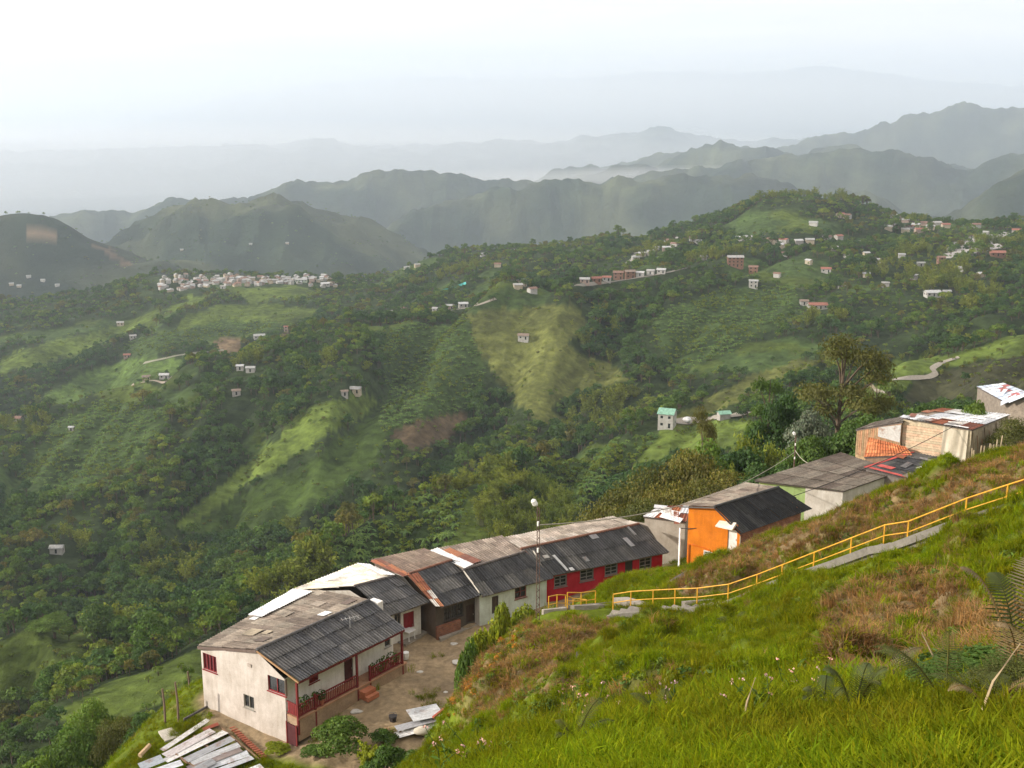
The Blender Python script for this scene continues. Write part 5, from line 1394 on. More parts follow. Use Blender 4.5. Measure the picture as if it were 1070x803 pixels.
for (u, v, w, l, t) in ((.0, .0, .06, .98, (.42, .07, .06)), (.06, .02, .9, .05, (.36, .07, .06)), (.12, .16, .34, .09, (.45, .09, .08)), (.72, .40, .1, .3, (.66, .64, .62))):
    roof_patch(h8, R8, u, v, w, l, t, M_ROOF, 'roof_strip')
# wooden shack with canvas and orange tarpaulin
c1 = VX(atxy(942, 436.5, 104.0)); c2 = VX(atxy(1016, 449.5, 100.5)); c3 = VX(atxy(1056, 433, 108)); c4 = VX(atxy(985, 426.5, 112))
h9, wc = shed('wooden_shack', 'plank and canvas walled shack with white and rusty patched roof at the ridge end', 'shack', [c1, c2, c3, c4], -31.5, [(.50, .42, .30), (.34, .28, .20), (.3, .26, .2), (.3, .26, .2)], WHITE + RUST + [(.30, .25, .2)], [.30, .25, .16, .07, .07, .03, .12], seed=43, sheet_w=1.2, row=3.2, wmat=[M_WOOD] * 4, inset=.04)
wv = MB(); a_, b_ = wc[0], wc[1]; nn = np.cross((b_ - a_) * np.array((1, 1, 0)), (0, 0, 1)); nn = nn / np.linalg.norm(nn); nn = nn if nn[1] < 0 else -nn
for i in range(16):                                    # horizontal boards of the front wall
    z = -31.5 + .24 * i
    p, q = lerp(a_, b_, 0), lerp(a_, b_, .66); zt = a_[2] - .12
    if z + .2 < zt: wv.bar(VX((p[0], p[1], z + .1)) + nn * .05, VX((q[0], q[1], z + .1)) + nn * (.05 + .01 * (i % 2)), .03, .21, (.52 + .05 * (i % 3), .43, .30))
wv.build('plank_wall', M_WOOD, h9)
cv = []; nu, nv_ = 22, 14                              # canvas sheet hanging over the right part
for i in range(nu + 1):
    for j in range(nv_ + 1):
        u = .60 + .36 * i / nu; v = j / nv_
        p = lerp(a_, b_, u); top = p[2] - .12 - .12 * math.sin(i / nu * math.pi)
        q = VX((p[0], p[1], top - v * (3.2 + .3 * math.sin(i * .7)))) + nn * (.12 + .05 * math.sin(i * .8 + v * 2.2 + math.sin(i * .35) * 1.5) + .25 * v * v * .6)
        cv.append(q)
cf = np.array([(i * (nv_ + 1) + j, (i + 1) * (nv_ + 1) + j, (i + 1) * (nv_ + 1) + j + 1, i * (nv_ + 1) + j + 1) for i in range(nu) for j in range(nv_)])
MB().geo((np.array(cv), cf, np.tile((.50, .45, .36), (len(cv), 1)))).build('canvas', M_WALL, h9, smooth=True)
# left lean-to of the shack
d1 = VX(atxy(894, 449.5, 107.5)); d2 = VX(atxy(944, 441, 103.6)); d3 = VX(atxy(950, 434, 108)); d4 = VX(atxy(915, 441, 111))
h10, wc2 = shed('plank_lean_to', 'plank walled lean-to with grey panel against the wooden shack', 'shack', [d1, d2, d3, d4], -31.5, [(.36, .25, .14), (.3, .22, .14), (.3, .22, .14), (.28, .2, .12)], BROWN, BROWNW, seed=44, wmat=[M_WOOD] * 4, inset=.05)
a_, b_ = wc2[0], wc2[1]; nn = np.cross((b_ - a_) * np.array((1, 1, 0)), (0, 0, 1)); nn /= np.linalg.norm(nn); nn = nn if nn[1] < 0 else -nn
pl = MB()
for i in range(22):
    p = lerp(a_, b_, (i + .5) / 22); pl.box(VX((p[0], p[1], (p[2] - .1 - 31.8) / 2)) + nn * (.04 + .01 * (i % 2)), (.19, .03, 31.8 + p[2] - .1), (b_ - a_) / np.linalg.norm(b_ - a_) * np.array((1, 1, 0)), t=(.30 + .08 * (i % 3) / 2, .21, .12))
pl.build('plank_wall', M_WOOD, h10)
p, q = lerp(a_, b_, .5), lerp(a_, b_, .99)
MB().prism([VX((p[0], p[1], -29.5)) + nn * .08, VX((q[0], q[1], -29.6)) + nn * .08, VX((q[0], q[1], -29.6)) + nn * .12, VX((p[0], p[1], -29.5)) + nn * .12], [VX((p[0], p[1], p[2] - .15)) + nn * .08, VX((q[0], q[1], q[2] - .25)) + nn * .08, VX((q[0], q[1], q[2] - .25)) + nn * .12, VX((p[0], p[1], p[2] - .15)) + nn * .12], (.42, .42, .40)).build('panel', M_METAL, h10)
# orange clay tile lean-to roof below
t1, t2, t3, t4 = [VX(v) for v in (atxy(903, 478, 103.5), atxy(953, 476, 101.5), atxy(946, 467, 103.2), atxy(908, 457, 106))]
h11, _ = shed('tiled_lean_to', 'little lean-to roofed in orange clay tiles below the plank wall', 'shack', [t1, t2, t3, t4], -32.5, [(.3, .2, .14)], [(.42, .13, .05), (.36, .12, .05), (.46, .17, .07)], None, seed=45, row=.5, amp=.03, inset=.05)
# blue and white roofed house at the right edge
h12, _ = shed('pale_roof_house', 'house with pale blue and red sheet roof at the right ridge end', 'house', [VX(atxy(1051, 421, 116)), VX(atxy(1078, 412, 114)), VX(atxy(1048, 400.5, 126)), VX(atxy(1020, 404, 124))], -32, [(.24, .20, .16), (.20, .17, .14)], [(.48, .55, .66), (.62, .66, .72), (.40, .12, .12)], [.45, .4, .15], seed=46, mroof=M_METAL, ops={}, wmat=[M_WOOD] * 4)
# white rusty roofed shed between the red and orange houses
s1, s2, s3, s4 = atz(672, 540, -34.7), atz(717, 545.5, -34.9), atz(722, 528, -34.3), atz(690, 529, -34.3)
h13, _ = shed('rusty_roof_shed', 'whitewashed shed with white and rust red roof between the red and orange houses', 'shed', [s1, s2, s3, s4], -38.5, [(.50, .46, .40), (.35, .3, .26), (.4, .36, .3), (.45, .42, .38)], WHITE + RUST, [.4, .2, .15, .1, .1, .05], seed=47, row=1.2)
# loose sheets and boards lying crooked over the shack roofs
def loose(h, roof, n, seed, tints, size=(1.6, .8)):
    q_ = np.random.default_rng(seed); a, b, c, d = [VX(p) for p in roof]
    nn = np.cross(b - a, d - a); nn /= np.linalg.norm(nn); nn = nn if nn[2] > 0 else -nn
    e1 = (b - a) / np.linalg.norm(b - a); e2 = np.cross(nn, e1)
    for k in range(n):
        u, v = q_.uniform(.04, .96), q_.choice([q_.uniform(-.02, .12), q_.uniform(.1, .95)])
        p = lerp(lerp(a, b, u), lerp(d, c, u), v) + nn * (.10 + .02 * k / n); t = q_.normal(0, .16) + q_.choice([0, 1.57])
        f, g = e1 * math.cos(t) + e2 * math.sin(t), -e1 * math.sin(t) + e2 * math.cos(t)
        L, w_ = size[0] * q_.uniform(.6, 1.3), size[1] * q_.uniform(.5, 1.1); m_ = MB(); nw = 7
        rows = [p + f * (s - .5) * L + g * (i / nw - .5) * w_ + nn * (.03 * (i % 2) + (.06 * q_.uniform() if s == 1 else 0)) for s in (0, 1) for i in range(nw + 1)]
        Fq = np.array([(i, i + 1, nw + 2 + i, nw + 1 + i) for i in range(nw)])
        m_.geo((np.array(rows), Fq, np.tile(np.array(tints[k % len(tints)]) * q_.uniform(.8, 1.15), (len(rows), 1)))); m_.build('loose_sheet', M_METAL, h)
loose(h9, [c1, c2, c3, c4], 12, 5, WHITE + RUST[:2] + [(.3, .28, .26)])
loose(h13, [s1, s2, s3, s4], 5, 6, WHITE + RUST[:1])
loose(h8, R8, 4, 7, [(.16, .15, .15), (.25, .22, .2), RUST[0]])
loose(h12, [VX(atxy(1051, 421, 116)), VX(atxy(1078, 412, 114)), VX(atxy(1048, 400.5, 126)), VX(atxy(1020, 404, 124))], 5, 8, [(.5, .55, .62), (.3, .12, .1)])
bd = MB()
for k in range(7):                                    # boards and a spare post leaning on the shack
    p = lerp(c2, c3, .05 + .1 * k); bd.bar((p[0] + .35, p[1] - .2, -32), (p[0] + .1 * (k % 3 - 1), p[1] + .05, p[2] - .3 - .5 * (k % 3)), .14, .03, (.26 + .05 * (k % 3), .20, .13))
bd.build('leaning_board', M_WOOD, h9)
# ------------------------------------------------------------------ stair path with yellow railing
def gpt(px, py, d):
    v = atd(px, py, d); return np.array((v.x, v.y, h1(v.x, v.y)))
posts = [gpt(*p) for p in POST_MAIN]
def near_side(i, off):
    a = posts[max(0, i - 1)]; b = posts[min(len(posts) - 1, i + 1)]
    d = (b - a)[:2]; d /= np.linalg.norm(d); n = np.array([d[1], -d[0]])
    return posts[i][:2] + n * off
st = MB()
for i in range(len(posts) - 1):
    a0, b0 = near_side(i, .12), near_side(i + 1, .12); a1, b1 = near_side(i, 1.0), near_side(i + 1, 1.0)
    za, zb = posts[i][2] + .12, posts[i + 1][2] + .12
    n_ = max(1, int(round(abs(zb - za) / .17))) if i != 1 else 1
    for k in range(n_):
        t0, t1 = k / n_, (k + 1) / n_ - .004
        z = za + (zb - za) * (k + .5) / n_
        ring = [lerp(a0, b0, t0), lerp(a1, b1, t0), lerp(a1, b1, t1), lerp(a0, b0, t1)]
        c = (.21, .19, .165) if (k + i) % 3 else (.25, .225, .19)
        st.prism([(*q, z - .7) for q in ring], [(*q, z) for q in ring], c)
    # kerb on the near side
    e0, e1 = near_side(i, 1.07), near_side(i + 1, 1.07)
    st.bar((*e0, za + .0), (*e1, zb + .0), .11, .3, (.19, .175, .15))
prop(st.build('stair_path', M_CONC), kind='structure')
sl = MB()
for q, zz in (([(566, 641), (590, 640), (592, 651), (568, 653)], None), ([(592, 642), (624, 637), (640, 641), (600, 651)], None), ([(600, 634), (622, 620), (634, 621), (616, 637)], None), ([(628, 617), (648, 611), (655, 613), (636, 621)], None), ([(640, 645), (700, 636), (706, 641), (655, 650)], None), ([(712, 634), (745, 632), (748, 637), (716, 640)], None), ([(585, 634), (598, 626), (606, 628), (596, 637)], None)):
    P4 = [gpt(px, py, 61.5 if px < 660 else 58.5) for px, py in q]; z = np.mean([p[2] for p in P4]) + .16
    P4 = [(p[0], p[1], .5 * p[2] + .5 * z + .14) for p in P4]
    sl.prism([(p[0], p[1], p[2] - .6) for p in P4], P4, (.25, .225, .19))
prop(sl.build('stair_landing', M_CONC), kind='structure')
def railing(pts, label, hgt=.98, z_off=0.0):
    h = empty('railing', tuple(pts[0]), label, 'railing')
    P = [VX(p) for p in pts]
    for p in P:
        MB().tube([p - (0, 0, .3), p + (0, 0, hgt)], .033, 6).build('post', M_YEL, h)
    for z in (hgt, hgt * .52):
        m_ = MB().tube([p + (0, 0, z) for p in P], .029 if z == hgt else .024, 6); m_.build('rail', M_YEL, h)
    return h
railing(posts, 'long yellow two bar railing climbing the hill beside the concrete steps')
railing([gpt(573.3, 639.4, 62.5), gpt(582, 634.4, 63), gpt(591, 627, 63.5), gpt(598.9, 628, 63.8), gpt(612.8, 629, 63.6)], 'short yellow railing with a bend at the top of the lower steps')
railing([gpt(592.7, 646, 61.5), gpt(607, 643, 61.7), gpt(622, 639.5, 62)], 'shortest yellow railing, two bays in front of the lower steps')
# dark drain channel on the slope
def channel(pl, w, label):
    m_ = MB(); pts = [gpt(*p) for p in pl]
    for a, b in zip(pts[:-1], pts[1:]):
        m_.bar(a + (0, 0, .12), b + (0, 0, .12), w, .32, (.12, .105, .09))
    o = m_.build('drain_channel', M_CONC, None, tuple(pts[0])); prop(o, label, 'drain')
channel([(780, 590, 78), (748, 603, 74), (722, 613, 70), (700, 622, 66)], .5, 'dark concrete drain channel running down from the orange house')
channel([(640, 654, 56), (622, 668, 52), (605, 684, 49)], .28, 'thin grey drain running down the grass below the landing')

# ------------------------------------------------------------------ poles and wires
def utility_pole(px, pyb, d, pytop, label, lamp=True, rad=.09, mt=None, steps=True):
    b = gpt(px, pyb, d); r = math.hypot(b[0], b[1]); x, y, w = ray(px, pytop)
    top = w / math.hypot(x, y) * r; H = top - b[2]
    h = empty('utility_pole', tuple(b), label, 'pole')
    m_ = MB()
    if steps:                                       # four legged rusty lattice mast
        for sx, sy in ((-1, -1), (1, -1), (1, 1), (-1, 1)): m_.tube([b + (sx * .09, sy * .09, -.4), b + (sx * .055, sy * .055, H)], .017, 4)
        for i in range(int(H / .4)):
            z = .3 + i * .4; q = .09 - .035 * z / H
            m_.bar(b + (-q, -q, z), b + (q, -q, z + .2), .02); m_.bar(b + (q, q, z), b + (-q, q, z + .2), .02); m_.bar(b + (q, -q, z), b + (q, q, z + .2), .02); m_.bar(b + (-q, q, z), b + (-q, -q, z + .2), .02)
    else:
        m_.tube([b - (0, 0, .4), b + (0, 0, H)], rad, 6)
    m_.build('mast', mt or M_IRON, h)
    tp = b + (0, 0, H)
    if lamp:
        l = MB(); l.tube([tp + (0, 0, -.1), tp + (-.05, 0, .10), tp + (-.18, -.08, .30)], .03, 4, (.3, .3, .3)); l.build('lamp_arm', M_IRON, h)
        P = MB().tube([tp + (-.08, -.05, .12), tp + (-.16, -.08, .22), tp + (-.26, -.12, .42), tp + (-.30, -.14, .50)], [.05, .15, .14, .04], 6, (.8, .8, .8)); P.build('lamp_head', M_WHITEP, h)
        for z in (-.9, -2.3): MB().tube([tp + (-.02, -.12, z), tp + (-.02, -.12, z + .22)], .06, 6).build('insulator', M_WHITEP, h)
    return tp
tpA = utility_pole(562, 655, 60, 531, 'rusty lattice lamp post standing above the yard in front of the pale green house')
tpC = utility_pole(709, 602, 96, 552, 'plain pale pole standing left of the orange house', lamp=False, rad=.08, mt=M_CONC, steps=False)
tpB = utility_pole(829, 500, 118, 456, 'thin lamp post among the trees behind the green gabled house', steps=False, rad=.07)
M_CABLE2 = plain_mat('pale_cable', (.30, .27, .21), .7)
def wire(a, b, sag, label, rad=.034, m_=None):
    t = np.linspace(0, 1, 22); P = VX(a)[None] * (1 - t)[:, None] + VX(b)[None] * t[:, None]; P[:, 2] -= sag * 4 * t * (1 - t)
    o = MB().tube(P, rad, 4).build('cable', m_ or M_CABLE, None, tuple(VX(a))); prop(o, label, 'cable')
wire(tpA + (0, 0, -.9), tpB + (0, 0, -1.6), 1.6, 'long sagging pale cable from the lattice lamp post to the post among the trees', .034, M_CABLE2)
wire(tpB + (0, 0, -1.4), VX(atz(856, 484, -30.6)), .6, 'pale cable dropping from the tree post to the brown flat roof', .035, M_CABLE2)
wire(tpC, VX(atz(760, 541, -30.8)), .35, 'dark cable crossing the front of the orange wall')
wire(VX(atxy(996, 446, 101.4)), VX(atz(800, 528, -31.0)), .5, 'dark cable from the canvas wall down to the orange house')
for px, pyb, pyt, d, lab in ((186, 750, 712, 84, 'taller of two bare wooden posts on the grass edge'), (172, 749, 717, 85, 'shorter of two bare wooden posts on the grass edge'), (197, 712, 694, 92, 'leaning wooden post just behind the white house corner')):
    b = gpt(px, pyb, d); H = (pyb - pyt) * d / FOC / .88
    o = MB().tube([b - (0, 0, .3), b + (.03, .05, H * .5), b + (-.02, 0, H)], [.085, .075, .06], 6, (.17, .12, .09)).build('wooden_post', M_WOOD, None, tuple(b)); prop(o, lab, 'post')
for k in range(9):
    b = VX(atxy(1018 + k * 3.6, 466 - k * 1.2, 96 + .3 * k)); gz = h1(b[0], b[1]); H = rng.uniform(1.6, 2.6)
    zt = b[2] - .6
    o = MB().tube([(b[0], b[1], gz - .3), (b[0] + .1 * rng.normal(), b[1], (gz + zt) / 2), (b[0] + .15 * rng.normal(), b[1], zt + .8 * rng.uniform())], [.08, .075, .06], 6, (.34, .27, .18)).build('fence_stake', M_WOOD, None, (b[0], b[1], gz)); prop(o, 'rough pale stake in the uneven row beside the canvas walled shack', 'stake', 'stakes by the canvas shack')

# ------------------------------------------------------------------ scrap metal, yard things
def metal_sheet(p, q, wd, z, tint, label, group, tilt=0.0, dz=0.0, name='metal_sheet', k=0):
    a, b = VX(atz(*p, z)), VX(atz(*q, z + dz)); d = (b - a); d /= np.linalg.norm(d); n = np.cross((0, 0, 1), d); n /= np.linalg.norm(n); n = n + np.array((0, 0, tilt))
    o = MB().geo(sheets((a - n * wd / 2, b - n * wd / 2, b + n * wd / 2, a + n * wd / 2), [tint], None, sheet_w=8, row=9, pitch=.9, amp=.0, seed=k)).p[0]
    # corrugations run along the sheet
    m_ = MB(); nw = 13
    rows = [(a + (b - a) * t - n * wd / 2 + n * wd * i / nw + np.array((0, 0, .022 * (i % 2)))) for t in (0, .5, 1) for i in range(nw + 1)]
    Fq = np.array([(r_ * (nw + 1) + i, r_ * (nw + 1) + i + 1, (r_ + 1) * (nw + 1) + i + 1, (r_ + 1) * (nw + 1) + i) for r_ in range(2) for i in range(nw)])
    C = np.array([np.array(tint) * (1 + rng.normal(0, .1)) for _ in rows])
    m_.geo((np.array(rows), Fq, C))
    ob = m_.build(name, M_METAL, None, tuple(a)); prop(ob, label, 'metal sheet', group)
SCR = lambda x, y: (140 + x / 6.6875, 720 + y / 6.6875)
gz0 = -39.35
scr = [((520, 215), (195, 430), .42, (.78, .77, .75), 'long bright white sheet along the upper left edge of the scrap heap'), ((590, 245), (480, 285), .5, (.26, .07, .04), 'short rust red sheet at the top of the scrap heap'),
       ((550, 290), (215, 470), .7, (.60, .56, .56), 'pinkish white sheet just below the long bright one'), ((640, 300), (215, 505), .75, (.66, .65, .64), 'broad pale sheet across the upper middle of the heap'),
       ((690, 345), (360, 500), .7, (.36, .37, .39), 'mid grey sheet below the broad pale one'), ((735, 390), (400, 520), .6, (.50, .51, .53), 'light grey sheet right of the mid grey one'), ((745, 420), (380, 560), .8, (.24, .20, .19), 'brownish grey sheet with rust in the middle of the heap'),
       ((800, 450), (400, 580), .75, (.56, .58, .62), 'bluish white sheet across the lower middle of the heap'), ((830, 480), (480, 610), .6, (.48, .50, .53), 'bluish grey sheet next to the bottom of the heap'), ((900, 545), (640, 650), .9, (.62, .64, .66), 'pale sheet at the lower right corner of the heap'),
       ((200, 485), (40, 548), .85, (.34, .37, .41), 'slate grey sheet sticking out at the left tip of the heap'), ((335, 515), (110, 590), .8, (.50, .52, .56), 'pale blue sheet sticking out below the left tip'), ((560, 500), (330, 620), .7, (.30, .31, .33), 'dark grey sheet low on the heap'), ((700, 610), (450, 680), .7, (.45, .45, .45), 'grey sheet at the very bottom of the heap')]
for k, (p, q, wd, t, lab) in enumerate(scr):
    metal_sheet(SCR(*p), SCR(*q), wd, gz0 + .05 * ((k * 5) % 7) / 3, t, lab, 'sheets of the scrap heap below the gable', tilt=.05 * ((k * 3) % 5 - 2), dz=-.12, k=k)
hp = MB()                                             # timber frame the heap rests on
for a_, b_ in (((560, 230), (880, 500)), ((250, 430), (560, 640)), ((420, 330), (720, 570))):
    hp.bar(VX(atz(*SCR(*a_), gz0 - .12)), VX(atz(*SCR(*b_), gz0 - .12)), .12, .12, (.20, .13, .08))
for q in ((560, 230), (880, 500), (250, 430), (560, 640)):
    v = VX(atz(*SCR(*q), gz0 - .1)); hp.box((v[0], v[1], v[2] - .8), (.12, .12, 1.6), t=(.2, .13, .08))
prop(hp.build('scrap_rack', M_WOOD, None, tuple(VX(atz(*SCR(560, 430), -41)))), 'low timber rack carrying the heap of metal sheets', 'rack')
tk = VX(atz(186, 766, -40.0))
t_ = empty('water_tank', (tk[0], tk[1], -41), 'squat concrete water tank beside the scrap heap', 'tank')
MB().box((tk[0], tk[1], -40.55), (2.0, 1.3, 1.1), (.83, .55, 0), t=(.34, .31, .27)).build('tank_body', M_CONC, t_); MB().box((tk[0], tk[1], -39.94), (2.2, 1.5, .12), (.83, .55, 0), t=(.40, .37, .32)).build('tank_lid', M_CONC, t_)
a_, b_ = VX(atz(192, 752, -39.3)), VX(atz(224, 734.5, -39.2)); o = MB().bar(a_, b_, .10, .14, (.10, .09, .09)).build('beam', M_WOOD, None, tuple(a_)); prop(o, 'dark beam lying from the house corner towards the water tank', 'beam')
a_ = VX(atz(146, 790, -40.3)); o = MB().tube([a_, a_ + (.4, .9, .25)], [.17, .15], 6, (.42, .30, .18)).build('log', M_WOOD, None, tuple(a_)); prop(o, 'short pale log lying on the grass left of the scrap heap', 'log')
tl = MB()                                             # clay roof tiles lined up by the heap
for k in range(16):
    v = VX(atz(*lerp((240, 762), (272, 792), k / 15), -39.55)); tl.tube([v, v + (.35, .18, .0)], .10, 6, (.40 + .05 * (k % 3), .17, .08))
prop(tl.build('tile_row', M_POT, None, tuple(VX(atz(255, 777, -39.6)))), 'row of orange clay tiles edging the scrap heap', 'tiles')
SC2 = lambda x, y: (330 + x / 6.6875, 690 + y / 6.6875)
gy = lambda px, py: float(h1(*atz(px, py, -38.5)[:2]))
z2 = -38.2
for k, (p, q, wd, t, lab) in enumerate([((655, 390), (870, 345), 1.6, (.52, .53, .54), 'wide grey sheet on top of the junk stack in the yard'), ((560, 480), (930, 385), .7, (.40, .40, .42), 'narrow grey sheet in the middle of the junk stack'), ((565, 525), (900, 432), .75, (.74, .73, .72), 'white sheet at the front of the junk stack')]):
    metal_sheet(SC2(*p), SC2(*q), wd, z2 + .55 - .2 * k, t, lab, 'sheets of the junk stack in the yard', k=30 + k)
jf_ = empty('trestle', tuple(VX(atz(*SC2(740, 480), -38.6))), 'low wooden trestle holding up the sheets in the yard', 'trestle')
for q in ((590, 520), (880, 440), (700, 420), (900, 360)):
    v = VX(atz(*SC2(*q), z2)); MB().box((v[0], v[1], v[2] - .4), (.12, .12, 1.3), t=(.16, .11, .08)).build('leg', M_WOOD, jf_)
a_, b_ = VX(atz(*SC2(945, 305), z2 + .75)), VX(atz(*SC2(820, 400), z2 + .6)); o = MB().bar(a_, b_, .16, .12, (.34, .08, .05)).build('timber', M_TRIM, None, tuple(a_)); prop(o, 'red painted timber lying on the grey sheet', 'timber')
v = VX(atz(*SC2(745, 520), z2)); P = rng.normal(0, 1, (1, 3))
def lump(c, rx, ry, rz, seed, tint):
    """a slumped sack"""
    q = np.random.default_rng(seed); n1, n2 = 14, 9; V = []
    for i in range(n2 + 1):
        f = math.pi * i / n2
        for j in range(n1):
            g = 2 * math.pi * j / n1; w = 1 + .12 * math.sin(3 * g + seed) * math.sin(f) + .08 * q.normal() * math.sin(f)
            V.append((c[0] + rx * math.sin(f) * math.cos(g) * w, c[1] + ry * math.sin(f) * math.sin(g) * w, c[2] + rz * (1 + math.cos(f)) * .5 * (1 if True else 0)))
    Fq = [(i * n1 + j, i * n1 + (j + 1) % n1, (i + 1) * n1 + (j + 1) % n1, (i + 1) * n1 + j) for i in range(n2) for j in range(n1)]
    return np.array(V), np.array(Fq), np.tile(tint, (len(V), 1))
o = MB().geo(lump(v, .55, .35, .55, 3, (.48, .44, .37))).build('sack', M_WALL, None, tuple(v), smooth=True); prop(o, 'cream coloured sack leaning on the white sheet of the junk stack', 'sack')
v = VX(atz(*SC2(540, 425), -38.3)); bk = empty('bucket', tuple(v), 'black bucket standing in the yard beside the junk stack', 'bucket')
MB().tube([v, v + (0, 0, .38)], [.22, .30], 6, (.03, .025, .025)).build('pail', M_TRIM, bk); MB().tube([v + (-.3, 0, .38), v + (-.2, 0, .6), v + (.2, 0, .6), v + (.3, 0, .38)], .015, 4, (.1, .1, .1)).build('handle', M_METAL, bk)
v = VX(atz(424, 688.5, -38.15)); o = MB().tube([v, v + (0, 0, .25), v + (0, 0, .5), v + (0, 0, .52)], [.22, .27, .26, .16], 6).build('water_drum', M_WHITEP, None, tuple(v)); prop(o, 'white plastic drum standing at the far porch corner', 'drum')
v = VX(atz(412, 698, -38.2)); o = MB().box(v + (0, 0, .12), (1.1, .35, .26), (.62, .78, 0), t=(.55, .53, .5)).build('stone_block', M_CONC, None, tuple(v)); prop(o, 'pale concrete block lying along the porch edge', 'block')
v = VX(atz(427, 668, -37.95)); tb = empty('plastic_table', tuple(v), 'white plastic table in front of the red door', 'table')
MB().box(v + (0, 0, .72), (.8, .8, .05), (.6, .8, 0)).build('table_top', M_WHITEP, tb)
for sx, sy in ((-1, -1), (1, -1), (1, 1), (-1, 1)): MB().tube([v + (.33 * (sx * .6 - sy * .8), .33 * (sx * .8 + sy * .6), 0), v + (.30 * (sx * .6 - sy * .8), .30 * (sx * .8 + sy * .6), .70)], .035, 4).build('leg', M_WHITEP, tb)
for k, (px, py, s, lab) in enumerate([(474.5, 674, .22, 'white stone lying alone in the middle of the yard'), (478, 694, .35, 'flat pale slab at the foot of the flowering bank'), (372, 741, .3, 'broad flat stone in front of the porch'), (466, 724, .14, 'small white stone beside the flowering bank'), (439, 703, .2, 'little grey stone on the trodden earth')]):
    v = VX(atz(px, py, -38.3)); v[2] = h1(v[0], v[1]) - .05; o = MB().geo(lump(v, s * 1.3, s, s * .6, k, (.5, .47, .42))).build('stone', M_CONC, None, tuple(v), smooth=True); prop(o, lab, 'stone')

# ------------------------------------------------------------------ planted trees round the village
r = np.random.default_rng(77)
BIG = {
 'olive': [tuple(mk(n_, g, m_) for n_, g, m_ in (('olive_crown', c, LEAF['olive']), ('olive_trunk', t, M_BARK))) for c, t in (broadleaf(r, 10, 9, 11000, .23, 20, .25, .7), broadleaf(r, 10, 8, 11000, .23, 18, .3, .75))],
 'dark': [tuple(mk(n_, g, m_) for n_, g, m_ in (('dark_crown', c, LEAF['dark']), ('dark_trunk', t, M_BARK))) for c, t in (broadleaf(r, 10, 7, 6500, .32, 15, .2), broadleaf(r, 10, 6, 6000, .32, 14, .2, 1.0))],
 'mid': [tuple(mk(n_, g, m_) for n_, g, m_ in (('mid_crown', c, LEAF['mid']), ('mid_trunk', t, M_BARK))) for c, t in (broadleaf(r, 10, 8, 6500, .33, 16, .25), broadleaf(r, 10, 7, 6000, .33, 14, .3))],
 'silver': [tuple(mk(n_, g, m_) for n_, g, m_ in (('silver_crown', c, LEAF['silver']), ('silver_trunk', t, M_BARK))) for c, t in (broadleaf(r, 10, 7, 5000, .3, 14, .3),)],
 'eucalypt': [tuple(mk(n_, g, m_) for n_, g, m_ in (('eucalypt_crown', c, LEAF[l]), ('eucalypt_trunk', t, M_BARK))) for l, (c, t) in (('euca', eucalypt(r, 10, 6.5, 7500, .22)), ('mid', eucalypt(r, 10, 5.5, 6500, .22)))],
 'bamboo': [tuple(mk(n_, g, m_) for n_, g, m_ in (('bamboo_foliage', c, LEAF['bamboo']), ('bamboo_culms', t, M_CULM))) for c, t in (bamboo(r, 10, 7, 46, 110, .42), bamboo(r, 10, 7, 42, 110, .42))],
 'lime': [tuple(mk(n_, g, m_) for n_, g, m_ in (('lime_crown', c, LEAF['lime']), ('lime_trunk', t, M_BARK))) for c, t in (broadleaf(r, 10, 9, 3200, .8, 12, .06), bamboo(r, 10, 8, 30, 80, .9))],
 'bush': [tuple(mk(n_, g, m_) for n_, g, m_ in (('bush_crown', c, LEAF['mid']), ('bush_trunk', t, M_BARK))) for c, t in (broadleaf(r, 10, 11, 4200, .75, 14, .05), broadleaf(r, 10, 10, 4200, .75, 13, .05))],
}
W0 = {'olive': 8.5, 'dark': 6.5, 'mid': 7.5, 'silver': 7, 'eucalypt': 6, 'bamboo': 8, 'lime': 9, 'bush': 10.5}
def plant(px, pytop, rad, wd, kind_, v_, label, name, cat, group=None, hmin=1.0):
    x, y, w = ray(px, pytop); q = math.hypot(x, y); X, Y = x / q * rad, y / q * rad; gz = h1(X, Y)
    H = max(hmin, w / q * rad - gz)
    P = BIG[kind_][v_ % len(BIG[kind_])]
    e = empty(name, (X, Y, gz), label, cat, group); e.rotation_euler = (0, 0, random.uniform(0, 6.28))
    sx = wd / W0[kind_]; e.scale = (sx, sx, H / 10.2)
    link(bpy.data.objects.new('foliage' if kind_ == 'bamboo' else 'crown', P[0]), e); link(bpy.data.objects.new('culms' if kind_ == 'bamboo' else 'trunk', P[1]), e)
    return e
GRP1 = 'olive brown trees behind the red and orange houses'
for k, a in enumerate([(632, 514, 119, 9, 'olive'), (661, 500, 123, 10, 'olive'), (692, 478, 125, 10, 'olive'), (722, 468, 127, 10, 'olive'), (652, 526, 113, 8, 'olive'), (613, 541, 113, 5.5, 'olive'), (762, 488, 121, 9, 'olive'), (703, 503, 117, 9, 'olive'), (738, 497, 116, 8, 'olive'), (682, 520, 112, 8, 'olive')]):
    plant(*a, k, 'olive brown spreading tree in the clump behind the red and orange houses', 'spreading_tree', 'tree', GRP1)
